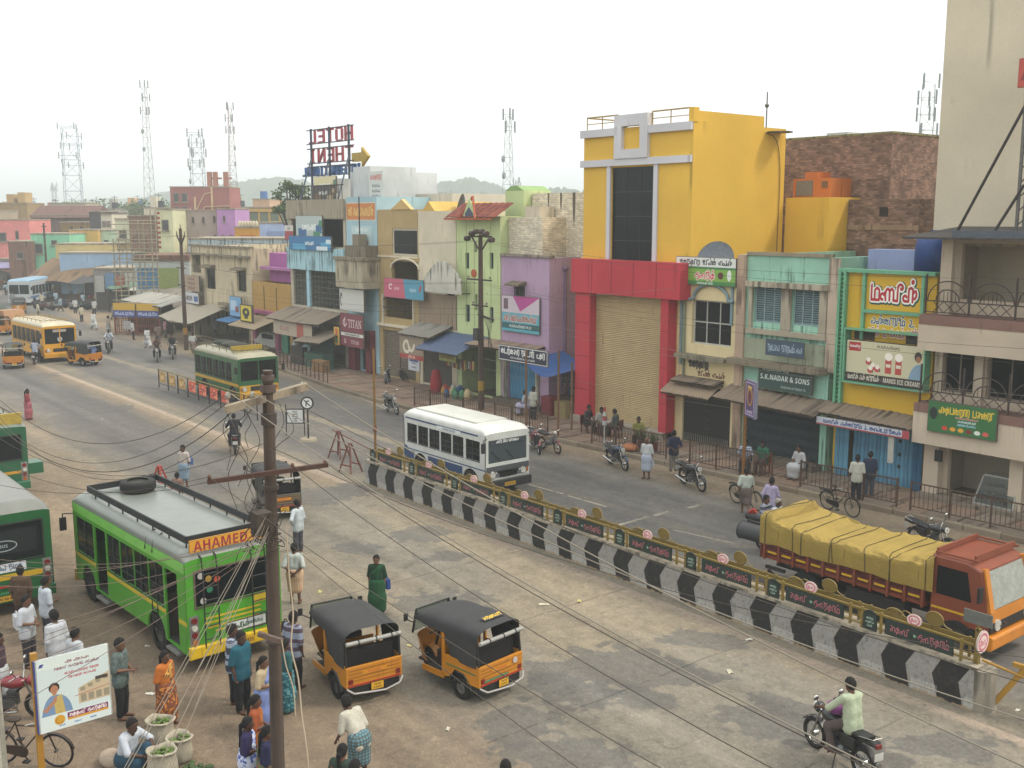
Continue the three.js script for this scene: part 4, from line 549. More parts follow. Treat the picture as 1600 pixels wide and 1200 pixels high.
// ---- 7 narrow green building with red tile gable
{
const x0=-47.95,x1=-44.0,G=plaster('#c6d6a2'),zs=ZF,ws=[rect(727,395,733,420),rect(765,395,771,420),rect(727,476,734,503),rect(765,480,771,505),rect(741,378,745,394),rect(742,460,746,485)];
const o=shell('green_building','narrow pale green building with red tiled gable and slit windows',x0,x1,10.0,{mat:G,holes:[...ws,[x0+0.4,x1 - 0.4,0.3,3.0]],floors:[3.5,6.6],roofY:9.6,depth:8});
for (const w of ws) win(o,w,{frame:'#3a4a78',bars:0,cross:1,fw:0.04,pane:std('#3a4360',0.5)});
wpart('parapet_tower',b().box(x1 - 1.6,x1 - 0.02,10.0,11.35,ZF - 3.5,ZF - 1.6),G,o);wpart('parapet_cap',b().prism([[x1 - 1.6,11.35],[x1 - 0.02,11.35],[x1 - 0.6,11.62],[x1 - 1.1,11.62]],'z',ZF - 3.5,ZF - 1.6),plaster('#8fae74'),o);

const tm=['#8a4638','#7b3f35','#944f3d'].map((c)=>grimy(c)),tg=b().box(-0.13,0.13,-0.02,0.02,-0.14,0.14).geo();for (let i=0;i<17;i++) for (let k=0;k<5;k++) {const m=wpart('roof_tile',tg,tm[Math.floor(hash(i,k)*3)],o);m.position.add(V(x0 - 0.05+i*0.262,10.62 - k*0.15+0.02*(i % 2),ZF - 0.5+k*0.25));m.rotation.x=0.54;}
wpart('gable_frame',b().bar([x0+1.2,9.85,ZF+0.72],[x0+1.95,11.05,ZF+0.3],0.1).bar([x0+2.7,9.85,ZF+0.72],[x0+1.95,11.05,ZF+0.3],0.1).bar([x0 - 0.1,9.86,ZF+0.72],[x1+0.1,9.86,ZF+0.72],0.1),std('#b5562f',0.7),o);wpart('gable_wall',b().prism([[x0+1.3,9.9],[x0+2.6,9.9],[x0+1.95,10.95]],'z',ZF+0.5,ZF+0.56),G,o);wpart('gable_window',b().prism([[x0+1.6,9.95],[x0+2.3,9.95],[x0+2.3,10.15],[x0+1.95,10.5],[x0+1.6,10.15]],'z',ZF+0.56,ZF+0.58),std('#3f4d6a',0.4),o);
wpart('orange_disc',b().disc([onZ(741,427,ZF).x,onZ(741,427,ZF).y,ZF+0.03],0.22,0.05),std('#c8622e',0.6),o);const pl=b();for (const u of [729,741,767]) {const p=onZ(u,400,ZF);pl.box(p.x - 0.012,p.x+0.012,4,9.7,ZF,ZF+0.01);} wpart('wall_groove_strips',pl,plaster('#7e9a5c'),o);
awning('corrugated_awning','corrugated blue grey awning over the provision shop',-49.0,-45.0,3.55,2.75,ZF+0.02,ZF+2.2,metal('#5f6f8f',0.55,0.2),{ribs:0.22,amp:0.03});
awning('grey_sheet_awning','grey sheet awning beside the corrugated blue one',-51.6,-48.3,3.9,3.35,ZF+0.02,ZF+1.7,grimy('#8b8a86'),{ribs:0.5,amp:0.01});
sign('shop_sign','faded yellow green sign under the corrugated awning',[-47.6,-46.0,2.15,2.7],ZF+1.5,(x,W,h)=>{x.fillStyle='#8e8f4c';x.fillRect(0,0,W,h);tamil(x,'mlEtRar',W/2,h/2,h*0.36,W*0.8,'#5a3a2c',null,1.8);},{pxm:90,thick:0.05});
const gs=thing('provision_goods','bags, bottles and packets piled outside the provision shop','goods',[-46.3,0.2,ZF+1.2]);for (let i=0;i<22;i++) {const x=-1.2+2.4*hash(i,1),z=-0.4+0.9*hash(i,2),s=0.14+0.14*hash(i,3);part('goods_bag',b().ball([x,s,z],s*0.8,s*1.4,s*0.8,8,6),std(['#9a3f36','#4f8a62','#c9b48a','#7a5a3c','#c6c2b4','#3d5d8a','#b58a3a'][i % 7],0.8),gs);} for (let i=0;i<14;i++) part('hanging_packet',b().box(-1.3+i*0.19,-1.17+i*0.19,1.5+0.15*hash(i,8),2.1,-0.2,-0.14),std(['#8f4a3c','#c4a86a','#5d6d58','#a8a296'][i % 4],0.8),gs);
const rb=thing('red_bag_stack','tall red sack of goods leaning by the provision shop','sack',[-48.2,0.2,ZF+1.3]);part('sack',b().lathe([[0.01,0],[0.3,0],[0.34,0.4],[0.3,0.95],[0.2,1.3],[0.01,1.35]],[0,0,0],12),cloth('#a52f35'),rb);
}
// ---- 8 cream building with curved white gable hoarding
{
const x0=-51.75,x1=-47.98,C=plaster('#d6cdb8'),w=rect(697,457,711,470),o=shell('cream_building','cream building behind a curved white hoarding',x0,x1,10.3,{mat:C,holes:[w,[x0+0.3,x1 - 0.5,0.3,3.0]],floors:[3.6,7],roofY:9.7,depth:8});
win(o,w,{bars:2,frame:'#6d6358',fw:0.05});wpart('dirty_band',b().box(x0,x1,3.7,5.6,ZF,ZF+0.05),grimy('#9b8a7a'),o);wpart('roof_shed',b().prism([[x0,10.3],[x0+1.3,10.3],[x0+0.65,10.85]],'z',ZF - 5,ZF - 0.3),plaster('#c9a85a'),o);wpart('shutter',b().box(x0+0.3,x1 - 0.5,0.3,3,ZF - 0.16,ZF - 0.1),std('#5d554c',0.7),o);single('satellite_dish',b().lathe([[0,0],[0.3,0.04],[0.6,0.16],[0.75,0.28]],[0,0,0],18),std('#57585c',0.6),'grey satellite dish on the cream building roof','dish').position.set(-49.9,10.5,ZF - 2);scene.children[scene.children.length - 1].rotation.set(1.3,0,0.4);
const [a,c,e,g]=rect(663,422,720,458,ZF+0.7),tp=[];for (let i=0;i<=14;i++) tp.push([c+(a - c)*i/14,g - 0.5+1.0*Math.sin(Math.PI*i/14)]);const h=thing('curved_hoarding','blank white hoarding with a curved top','hoarding',[(a+c)/2,e,ZF+0.7]);wpart('panel',b().prism([[a,e],[c,e],...tp],'z',ZF+0.62,ZF+0.7),grimy('#cfd0cb'),h);wpart('bracket',b().box(a+0.1,a+0.16,e,e+0.06,ZF,ZF+0.62).box(c - 0.16,c - 0.1,e,e+0.06,ZF,ZF+0.62),IRON,h);
}
// ---- 9 tan building (pink and blue phone sign)
{
const x0=-56.2,x1=-51.78,T=plaster('#b39d72'),W=plaster('#d5cdb8'),w=rect(613,357,657,400),ar=rect(612,424,656,436);
const o=shell('tan_building','tan building with large upper window and arched opening',x0,x1,10.4,{mat:T,holes:[w,[ar[0],ar[1],5.9,7.35],[-55.6,-52.3,3.9,5.2],[-55.8,-52.2,0.25,3.1]],floors:[3.5,5.6,7.5],roofY:9.8,depth:9});
win(o,w,{frame:'#d5cdb8',fw:0.12,bars:0,d:0.05});const tr=b(),am=[];for (let i=0;i<=14;i++) {const t=Math.PI*i/14;am.push([(ar[0]+ar[1])/2+(ar[1] - ar[0])/2*Math.cos(t),6.9+0.6*Math.sin(t),ZF+0.05]);} tr.path(am,0.07,6);wpart('arch_trim',tr,W,o);wpart('arch_spandrel',b().box(ar[0],ar[1],7.38,7.6,ZF - 0.1,ZF+0.03),T,o);
wpart('white_trim',b().box(x0,x1,3.35,3.5,ZF,ZF+0.2).box(x0,x1,7.55,7.65,ZF,ZF+0.06).box(-55.7,-55.6,3.5,5.3,ZF,ZF+0.12).box(-52.3,-52.2,3.5,5.3,ZF,ZF+0.12),W,o);wpart('parapet_gable',b().prism([[-54.6,10.4],[-52.4,10.4],[-53.4,11.0]],'z',ZF - 0.2,ZF+0.05),plaster('#cfb27a'),o);wpart('balcony_rail',b().cyl([-55.6,4.5,ZF+0.05],[-52.3,4.5,ZF+0.05],0.03).cyl([-55.6,5.0,ZF+0.05],[-52.3,5.0,ZF+0.05],0.03),IRON,o);
shutter(o,[-55.8,-54.1,0.25,3.1],ZF - 0.12,std('#7c7060',0.7),0.12);shutter(o,[-54.0,-52.2,0.25,3.1],ZF - 0.12,std('#776b5c',0.7),0.12);
sign('phone_sign','pink and blue phone company signboard on the tan building',rect(600,436,662,467,ZF+0.5),ZF+0.5,(x,W2,h)=>{x.fillStyle='#b8586f';x.fillRect(0,0,W2,h);x.fillStyle='#4b8fa8';x.beginPath();x.moveTo(W2*0.5,0);x.lineTo(W2,0);x.lineTo(W2,h);x.lineTo(W2*0.55,h);x.fill();x.strokeStyle='#e8d7d8';x.lineWidth=h*0.07;x.beginPath();x.arc(W2*0.17,h*0.42,h*0.13,1,6);x.stroke();latin(x,'airtel',W2*0.33,h*0.5,h*0.2,'#e8d9da',W2*0.2,'');latin(x,'digital',W2*0.74,h*0.52,h*0.22,'#cfe0e4',W2*0.25,'');x.fillStyle='#a8443c';x.beginPath();x.ellipse(W2*0.92,h*0.42,h*0.08,h*0.2,0.4,0,7);x.fill();},{pxm:160,thick:0.1});
const pn=thing('painted_board','painted board with a white swirl above the red shop strip','sign',[-50.3,1.9,ZF+1.5]);part('board',b().box(-1.3,1.2,0,1.3,-0.05,0),std('#9a8f7d',0.8),pn);part('print',facePlane(-1.28,1.18,0.02,1.28,0.004),printMat(2.4,1.2,(x,W2,h)=>{x.fillStyle='#8a7b68';x.fillRect(0,0,W2,h);x.strokeStyle='#cfc6b4';x.lineWidth=h*0.14;x.beginPath();x.arc(W2*0.3,h*0.45,h*0.25,0,5);x.quadraticCurveTo(W2*0.5,h,W2*0.62,h*0.3);x.stroke();x.fillStyle='#9a3b34';x.fillRect(0,h*0.8,W2,h*0.2);tamil(x,'prIR nk',W2*0.5,h*0.9,h*0.1,W2*0.6,'#e0c9bb',null,2);},90),pn);
for (const [x,y,w2,h2] of [[-52.55,2.0,0.5,1.0],[-52.3,0.9,1.2,1.1]]) {const n=thing('wall_notice','white and blue printed notice pasted on the brown shutter','notice',[x,y,ZF+0.06],0,'notices pasted on the brown shutter');part('print',facePlane(-w2/2,w2/2,0,h2,0),printMat(w2,h2,(c,W2,h)=>{c.fillStyle='#c8ccd2';c.fillRect(0,0,W2,h);c.fillStyle='#3c5288';c.fillRect(W2*0.1,h*0.3,W2*0.8,h*0.22);for (let i=0;i<4;i++) tamil(c,'kpyalv',W2/2,h*(0.15+0.22*i),h*0.08,W2*0.7,'#3a3f52',null,1.8);},110),n);}
}
// ---- 10 watch shop and pale blue wall with roof tank
{
const x0=-60.0,x1=-56.25,PB=plaster('#a9cad8'),o=shell('pale_blue_building','pale blue painted building with orange Tamil wall sign',x0,x1,11.2,{mat:PB,holes:[[-58.6,-57.3,0.25,2.4]],floors:[3.4,6.8],roofY:10.6,depth:9});
wpart('rear_block',b().box(-60,-53.9,8,11.4,-46,-38.6),plaster('#d5d0c2'),o);
wpart('stair_tower',b().box(-60,-57.9,11.2,13.1,-38.6,-35.2),plaster('#c7ced2'),o);wpart('painted_panel',facePlane(-57.9,-56.3,11.0,12.75,-35.1),printMat(1.6,1.75,(x,W,h)=>{x.fillStyle='#c5cac6';x.fillRect(0,0,W,h);tamil(x,'mEtnR',W/2,h*0.2,h*0.15,W*0.8,'#b9584a',null,2);for (let i=0;i<3;i++) tamil(x,'kpyalv',W/2,h*(0.5+0.18*i),h*0.09,W*0.8,'#6a6a70',null,2);},90),o);
wpart('wall_lettering',facePlane(-59.95,-56.4,9.75,10.85,ZF+0.008),printMat(3.5,1.1,(x,W,h)=>{x.fillStyle='#c07a3e';x.fillRect(0,0,W,h);x.strokeStyle='#d9d3c4';x.lineWidth=4;x.strokeRect(2,2,W - 4,h - 4);tamil(x,'ka EspEspik.',W/2,h/2,h*0.42,W*0.85,'#d9b96c',null,2);},100),o);
wpart('wall_lettering',facePlane(-59.3,-56.9,7.2,9.4,ZF+0.008),printMat(2.4,2.2,(x,W,h)=>{x.fillStyle='#b2c9cb';x.fillRect(0,0,W,h);x.strokeStyle='#d5cfae';x.lineWidth=3;x.strokeRect(W*0.12,h*0.25,W*0.76,h*0.7);tamil(x,'mEsr pl',W/2,h*0.1,h*0.09,W*0.9,'#dfe9ea',null,1.8);tamil(x,'piEtwk',W/2,h*0.48,h*0.13,W*0.62,'#b3624f',null,1.9);x.fillStyle='#d8d8c8';x.fillRect(W*0.3,h*0.66,W*0.4,h*0.26);},90),o);
const tk=thing('roof_tank','stained concrete water tank jutting over the watch shop','tank',[-58,5.6,ZF+0.6]);wpart('tank',b().box(-59.4,-56.0,5.6,7.3,ZF+0.003,ZF+1.2),grimy('#b5ad9c'),tk);wpart('tank_rim',b().box(-59.5,-55.9,7.3,7.5,ZF+0.003,ZF+1.3),grimy('#8f8778'),tk);wpart('tank_upper',b().box(-58.7,-56.2,7.5,8.2,ZF+0.003,ZF+0.9),grimy('#7d7669'),tk);wpart('chimney',b().box(-57.9,-57.2,8.2,8.9,ZF+0.2,ZF+0.8),grimy('#8c8677'),tk);wpart('rod',b().cyl([-57.5,8.9,ZF+0.5],[-57.5,11.2,ZF+0.5],0.04),IRON,tk);
wpart('shop_doorway',b().box(-59.4,-58.6,0.25,2.9,ZF+0.003,ZF+0.4).box(-57.3,-56.7,0.25,2.9,ZF+0.003,ZF+0.4),std('#7b2f38',0.7),o);
sign('blank_sign','white sign with a dark face drawing at its edge',[-59.5,-56.5,4.1,5.5],ZF+0.9,(x,W,h)=>{x.fillStyle='#c4c4bd';x.fillRect(0,0,W,h);x.fillStyle='#2a2a2c';x.beginPath();x.ellipse(W*0.07,h*0.5,W*0.045,h*0.32,0,0,7);x.fill();x.fillStyle='#c4c4bd';x.beginPath();x.ellipse(W*0.085,h*0.55,W*0.03,h*0.2,0,0,7);x.fill();},{pxm:90});
for (const [y0,y1,s,n,l] of [[2.75,3.95,0.6,'watch_sign','maroon TITAN watch signboard, the upper larger one'],[1.85,2.5,0.5,'watch_sign','maroon TITAN watch signboard, the lower narrow one']]) sign(n,l,[-59.3,-56.5,y0,y1],ZF+1.0,(x,W,h)=>{x.fillStyle='#743540';x.fillRect(0,0,W,h);latin(x,'TITAN',W*0.64,h*0.52,h*s,'#d9cdc8',W*0.6,'','serif');x.strokeStyle='#d9cdc8';x.lineWidth=h*0.06;x.beginPath();x.arc(W*0.2,h*0.5,h*0.17,0,5);x.moveTo(W*0.2,h*0.2);x.lineTo(W*0.2,h*0.75);x.stroke();},{pxm:130});
sign('watch_strip','thin white Tamil strip between the two watch signs',[-59.3,-56.5,2.5,2.74],ZF+0.98,(x,W,h)=>{x.fillStyle='#cfccc4';x.fillRect(0,0,W,h);tamil(x,'kpyalvnmtRkEdRa',W/2,h/2,h*0.5,W*0.9,'#3a3430',null,2);},{pxm:120});
sign('orange_poster','small orange yellow poster beside the lower watch sign',[-60.1,-59.35,1.8,3.0],ZF+1.05,(x,W,h)=>{x.fillStyle='#c99a45';x.fillRect(0,0,W,h);x.fillStyle='#4b7a4d';x.fillRect(W*0.2,h*0.5,W*0.5,h*0.4);x.fillStyle='#b55a35';x.fillRect(W*0.3,h*0.1,W*0.4,h*0.35);},{pxm:80,thick:0.04});
}
// ---- 11 hotel building with balconies and the big rooftop letters
{
const x0=-67.9,x1=-60.05,C=plaster('#b9b2a2'),L=plaster('#a9d0e2'),o=shell('hotel_building','weathered hotel block with billboards on its open upper floors',x0,x1,11.0,{mat:C,holes:[[-67.5,-60.4,8.0,9.8],[-67.5,-60.4,3.9,6.4],[-67.3,-63.8,0.2,2.9],[-63.3,-60.5,0.2,2.9]],floors:[3.6,7.8],roofY:10.4,depth:8});
wpart('blue_balcony',b().box(x0,x1,6.4,7.9,ZF,ZF+0.25),grimy('#a9d3e6'),o);wpart('grey_band',b().box(x0,x1,9.85,11.1,ZF,ZF+0.2),grimy('#a8a294'),o);const rl=b();rl.cyl([x0,12,ZF+0.1],[x1,12,ZF+0.1],0.035);for (let x=x0;x<=x1;x += 0.45) rl.cyl([x,11.1,ZF+0.1],[x,12,ZF+0.1],0.022);wpart('roof_railing',rl,IRON,o);
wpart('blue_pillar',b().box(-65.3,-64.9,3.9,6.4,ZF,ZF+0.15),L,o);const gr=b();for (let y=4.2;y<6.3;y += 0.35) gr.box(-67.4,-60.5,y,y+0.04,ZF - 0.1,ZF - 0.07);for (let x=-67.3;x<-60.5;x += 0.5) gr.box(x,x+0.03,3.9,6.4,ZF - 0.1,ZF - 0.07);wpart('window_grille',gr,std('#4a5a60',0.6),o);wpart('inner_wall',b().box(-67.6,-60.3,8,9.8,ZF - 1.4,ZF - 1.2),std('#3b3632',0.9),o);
wpart('penthouse',b().box(-62.6,-60.4,11.0,12.9,-42,-36.5),plaster('#c4cad0'),o);wpart('penthouse',b().box(-66.9,-65.7,11.0,12.6,-40,-37),plaster('#c9ccca'),o);
const tp=[['blue_billboard','blue and green billboard in the open hotel floor',[-66.3,-62.6,8.55,10.05],['#2f5f8e','#3f7f62','#a9b6b4']],['cream_billboard','cream and green billboard tilted on the hotel roof',[-65.6,-62.6,11.5,12.65],['#b9a873','#5b7d70','#d0c8a0']],['white_blue_billboard','white and sky blue advertisement along the hotel balcony',[-67.2,-61.3,7.75,8.7],['#4c9cc4','#c9d8de','#2d6d9e']],['brown_board','brown picture board behind the hotel roof railing',[-65.0,-61.9,11.1,12.0],['#6d5c4a','#a49478','#4c4a4c']]];
for (const [n,l,r,cs] of tp) sign(n,l,r,ZF+(n==='white_blue_billboard'?0.4 :n==='blue_billboard'?0.3 :n==='brown_board'?-0.3 :-0.8),(x,W,h)=>{x.fillStyle=cs[2];x.fillRect(0,0,W,h);for (let i=0;i<7;i++) {x.fillStyle=cs[i % 3];x.fillRect(W*hash(i,1),h*hash(i,2)*0.8,W*(0.15+0.3*hash(i,3)),h*(0.2+0.4*hash(i,4)));} tamil(x,'mkRvta',W*0.5,h*0.5,h*0.22,W*0.6,'#e3e6e4',null,2);},{pxm:70});
sign('red_side_sign','small red and white side sign on the hotel balcony edge',[-67.9,-66.6,8.4,9.4],ZF+0.35,(x,W,h)=>{x.fillStyle='#9a4048';x.fillRect(0,0,W,h);x.fillStyle='#c7c4bd';x.fillRect(0,0,W,h*0.4);latin(x,'ADS',W/2,h*0.2,h*0.25,'#544');},{pxm:60});
awning('old_tile_awning','sagging brown asbestos awning below the hotel grille',-68.2,-60.6,3.75,3.1,ZF+0.02,ZF+1.9,TINSHEET,{ribs:0.45,amp:0.02,sagx:0.1});
sign('faded_fascia','faded beige fascia with a red end panel',[-67.6,-62.0,1.95,2.95],ZF+1.6,(x,W,h)=>{x.fillStyle='#a89a88';x.fillRect(0,0,W,h);x.fillStyle='#a35448';x.fillRect(W*0.62,0,W*0.17,h);tamil(x,'kpElR',W*0.3,h*0.5,h*0.35,W*0.25,'#94685f',null,1.7);},{pxm:60});
awning('tin_lean_to','brown tin lean-to over the green shop stall',-63.2,-59.6,2.6,1.95,ZF+0.5,ZF+2.4,TINSHEET,{ribs:0.4,amp:0.015,skew:0.15});
const st=thing('green_stall','small green wooden stall with tin roof beside the watch shop','stall',[-61.3,0.2,ZF+1.5]);part('counter',b().box(-1.3,1.2,0,0.95,-0.4,0.4),wood('#3f6b5a'),st);part('back',b().box(-1.3,1.2,0.95,1.9,-0.45,-0.38),wood('#2f4a40'),st);part('dark_box',b().box(-3.2,-1.6,0,1.2,-0.4,0.4),std('#3b3631',0.9),st);
for (const x of [-59.9,-59.2]) single('cardboard_carton',b().box(x - 0.3,x+0.3,0.2,0.95,ZF+2.1,ZF+2.6,[0,0.2,0]),std('#9b7648',0.9),'brown cardboard carton on the pavement beside the green stall','carton','cartons beside the green stall');

const hs=thing('rooftop_hotel_sign','rooftop HOTEL THENI INTERNATIONAL letters seen from behind with yellow arrow','sign',[-68.7,11.0,-38.5]);const lp=(s,y0,y1,c,w,xo)=>{const n=s.length;[...s].forEach((ch,i)=>{const x=xo - w*i;/* mirrored row:letters face away */ const g=letterGeo(ch,w*0.86,y1 - y0);const m=part('letter',g,c,hs);m.position.set(x,y0,0);m.rotation.y=Math.PI;});};
const RL=std('#a8414f',0.6),BLU=std('#2f5f9a',0.6);
lp('HOTEL',4.25,5.25,RL,1.32,2.6);lp('THENI',2.85,3.9,RL,1.32,2.6);lp('INTERNATIONAL',1.95,2.6,BLU,0.66,3.9);
const fr=b();for (const x of [-2.7,0,2.75]) fr.cyl([x,0,0.1],[x,5.35,0.1],0.09).cyl([x+2.6,-0.1,2.6],[x,3.2,0.12],0.06);for (const y of [1.95,2.6,2.85,3.9,4.25,5.25]) fr.cyl([-3.4,y,0.08],[3.4,y,0.08],0.04);part('steel_frame',fr,std('#3c4658',0.6),hs);
part('yellow_arrow',b().prism([[3.1,2.75],[4.4,2.75],[4.4,2.4],[5.3,3.05],[4.4,3.7],[4.4,3.35],[3.1,3.35]],'z',-0.1,0.1),std('#b99a35',0.6),hs);
}
function letterGeo(ch,w,h) {
const S={H:[[0.12,0,0.12,1],[0.88,0,0.88,1],[0.12,0.5,0.88,0.5]],O:[[0.15,0.15,0.15,0.85],[0.85,0.15,0.85,0.85],[0.15,0.05,0.85,0.05],[0.15,0.95,0.85,0.95]],T:[[0.5,0,0.5,1],[0.05,0.93,0.95,0.93]],E:[[0.15,0,0.15,1],[0.15,0.93,0.9,0.93],[0.15,0.5,0.75,0.5],[0.15,0.07,0.9,0.07]],L:[[0.15,0,0.15,1],[0.15,0.07,0.9,0.07]],N:[[0.12,0,0.12,1],[0.88,0,0.88,1],[0.12,1,0.88,0]],I:[[0.5,0,0.5,1],[0.3,0.95,0.7,0.95],[0.3,0.05,0.7,0.05]],R:[[0.12,0,0.12,1],[0.12,0.94,0.8,0.94],[0.8,0.55,0.8,0.94],[0.12,0.5,0.8,0.5],[0.45,0.5,0.88,0]],A:[[0.08,0,0.5,1],[0.92,0,0.5,1],[0.25,0.35,0.75,0.35]]};
const q=b();for (const [a,c,d,e] of S[ch]) q.bar([a*w - w/2,c*h,0],[d*w - w/2,e*h,0],0.14,0.16);return q.geo();
}

// ---- 12 low magenta and ochre shops, 13 weathered white house
{
const x0=-74.2,x1=-67.95,o=shell('ochre_shop_row','low ochre shop row with magenta upper storey',x0,x1,5.2,{mat:plaster('#b3904f'),holes:[[-73.9,-68.3,0.2,2.6]],floors:[3.2],roofY:4.9,depth:8});
wpart('magenta_storey',b().box(-73.6,x1 - 0.02,5.2,7.3,ZF - 5,ZF - 1.2),plaster('#a560a0'),o);wpart('magenta_ledge',b().box(-74.0,x1 - 0.02,6.1,6.3,ZF - 1.2,ZF - 0.6),plaster('#b176aa'),o);wpart('pink_beam',b().box(x0,x1 - 0.02,2.9,3.15,ZF,ZF+0.3),plaster('#a5587f'),o);wpart('pink_pillar',b().box(-73.9,-73.4,0.2,2.9,ZF,ZF+0.25).box(-70.2,-69.7,0.2,2.9,ZF,ZF+0.25),plaster('#9d5a78'),o);wpart('green_shutter',b().box(-69.3,-68.4,0.2,2.7,ZF+0.01,ZF+0.15),paint('#2f7d68',0.6),o);const jn=b();for (const x of [-72.2,-70.2]) jn.box(x - 0.03,x+0.03,3.2,4.9,ZF,ZF+0.03);wpart('wall_joints',jn,std('#6d5a38',0.9),o);
sign('studio_board','yellow board with black letters above the magenta storey',[-70.4,-67.9,7.3,8.3],ZF - 1.5,(x,W,h)=>{x.fillStyle='#a8874a';x.fillRect(0,0,W,h);x.fillStyle='#c9952c';x.fillRect(0,h*0.5,W,h*0.5);latin(x,'STUDIO RAJ',W/2,h*0.75,h*0.35,'#3a2d22',W*0.9);},{pxm:70});
sign('emblem_sign','black and yellow square sign with a dark emblem',rect(375,476,394,503,ZF+1.6),ZF+1.6,(x,W,h)=>{x.fillStyle='#2e2a1c';x.fillRect(0,0,W,h);x.fillStyle='#c6b43a';x.fillRect(W*0.06,h*0.05,W*0.88,h*0.9);x.fillStyle='#2a2622';x.beginPath();x.ellipse(W/2,h*0.45,W*0.3,h*0.26,0,0,7);x.fill();x.fillRect(W*0.35,h*0.6,W*0.3,h*0.22);x.fillStyle='#c6b43a';x.fillRect(W*0.42,h*0.35,W*0.16,h*0.16);},{pxm:110});
awning('cloth_awning','pale cloth awning over the magenta shop front',-73.7,-69.2,2.75,2.1,ZF+0.3,ZF+2.3,cloth('#a9967a'),{ribs:1,amp:0.004});
const car=thing('white_car','small white car parked inside the magenta shop front','car',[-71.3,0.2,ZF - 0.4],0.2);part('body',b().prism([[-1.7,0.3],[1.7,0.3],[1.75,0.75],[1.0,0.85],[0.6,1.35],[-0.9,1.35],[-1.5,0.85],[-1.75,0.8]],'z',-0.7,0.7,[],0.06),paint('#b9bcba'),car);part('windscreen',b().box(-0.8,0.55,0.92,1.28,-0.71,0.71),TINT,car);for (const [x,z] of [[-1.1,0.62],[1.1,0.62],[-1.1,-0.62],[1.1,-0.62]]) part('wheel',b().disc([x,0.28,z],0.28,0.18),RUBBER,car);
const wx0=-85.8,wx1=-74.25,h=shell('weathered_white_house','stained cream two storey house with shaded windows',wx0,wx1,7.6,{mat:grimy('#d3c8b0'),holes:[[-82.8,-80.9,4.2,5.9],[-76.8,-75.2,4.3,5.9],[-85.5,-83.7,5.4,7.0],[-85.5,-75,0.2,2.6]],floors:[3.3],roofY:7.2,depth:9});
win(h,[-82.8,-80.9,4.2,5.9],{frame:'#4a443e',bars:3,shade:grimy('#857b6c')});win(h,[-76.8,-75.2,4.3,5.9],{frame:'#4a443e',bars:3,shade:grimy('#857b6c')});wpart('cornice',b().box(wx0,wx1 - 0.02,6.9,7.05,ZF,ZF+0.4).box(wx0,wx1 - 0.02,7.6,7.75,ZF - 0.22,ZF+0.15),grimy('#8f877a'),h);wpart('ledge',b().box(-79.5,wx1 - 0.02,3.1,3.3,ZF,ZF+0.5),grimy('#8f877a'),h);
sign('faded_board','faded brown lettered board on the white house corner',[-86.2,-83.0,3.9,5.2],ZF+0.5,(x,W,hh)=>{x.fillStyle='#9b8672';x.fillRect(0,0,W,hh);for (let i=0;i<3;i++) tamil(x,'kpyalvn',W/2,hh*(0.2+0.3*i),hh*0.16,W*0.85,'#6a4a40',null,2);},{pxm:50});
sign('lodge_board','white lettered board under the faded brown board',[-86.2,-83.0,2.9,3.8],ZF+0.6,(x,W,hh)=>{x.fillStyle='#b9bcc0';x.fillRect(0,0,W,hh);tamil(x,'ltRk',W*0.36,hh/2,hh*0.4,W*0.5,'#4a3a3c',null,2);x.fillStyle='#36558a';x.fillRect(W*0.7,hh*0.3,W*0.25,hh*0.5);},{pxm:50});
awning('canvas_awning','sloping dirty white canvas awning beside the tall pole',-85.8,-78.6,2.95,1.9,ZF+0.1,ZF+3.0,cloth('#b5ab98'),{ribs:3,amp:0.06,sagx:0.25,props:[-85.5,-79]});
awning('tin_roof','long grey tin roof of the stalls by the white house',-96,-86,3.3,2.6,ZF+0.1,ZF+2.6,GREYSHEET,{ribs:0.6,amp:0.03,props:[-95,-90.5,-86.4]});
awning('blue_awning','small blue sheet awning under the blue poster',-77.2,-74.6,2.45,2.15,ZF+0.1,ZF+1.8,std('#3f78a8',0.7),{ribs:0.3,amp:0.02});
sign('blue_poster','pale blue poster standing above the blue awning',[-76.6,-74.5,2.5,4.0],ZF+0.8,(x,W,hh)=>{x.fillStyle='#6f9fc4';x.fillRect(0,0,W,hh);x.fillStyle='#a9c2d4';x.fillRect(W*0.1,hh*0.2,W*0.5,hh*0.5);x.fillStyle='#7a4a4a';x.fillRect(W*0.5,hh*0.5,W*0.3,hh*0.3);},{pxm:50});
}
// -- BUILDINGS BEHIND THE ROW
function plainBlock(name,label,boxes,mat,extras) {const [x0,x1,,,z0,z1]=boxes[0],o=thing(name,label,'building',[(x0+x1)/2,0,(z0+z1)/2]);boxes.forEach((q,i)=>wpart(i?'wing' :'wall',b().box(...q),mat,o));extras?.(o);return o;}
plainBlock('pale_brick_building','bare pale brick building with black run-off stains behind the purple building',[[-43.9,-39.3,7.5,11.2,-44,-36.7],[-43.95,-41.2,7.42,9.95,-36.69,-35.1],[-47,-39.3,0,7.4,-47,-42.7]],mk('pbk',()=>new THREE.MeshStandardMaterial({color:col('#f0e7d4'),roughness:0.95,map:rep(paleBrickT,2.9),bumpMap:bumpR,bumpScale:0.012})),(o)=>{
wpart('smooth_face',b().box(-43.96,-43.91,9.6,11.2,-43.9,-36.72),plaster('#b3b5b0'),o);const st=b();for (const [x,w,y0,y1] of [[-39.7,0.3,7.8,11.2],[-40.6,0.22,9.4,11.2],[-41.6,0.15,10.2,11.2],[-42.6,0.12,10.3,11.2]]) st.prism([[x - w/2,y1],[x+w/2,y1],[x+w*0.42,(y0+y1)/2],[x+w*0.1,y0],[x - w*0.3,(y0+y1)/2 - 0.2]],'z',-36.7,-36.694);wpart('black_stain',st,grimy('#6a6257'),o);
wpart('roof_box',b().box(-43.2,-42.0,9.95,10.5,-36.6,-35.6),plaster('#c9c0b0'),o);
});
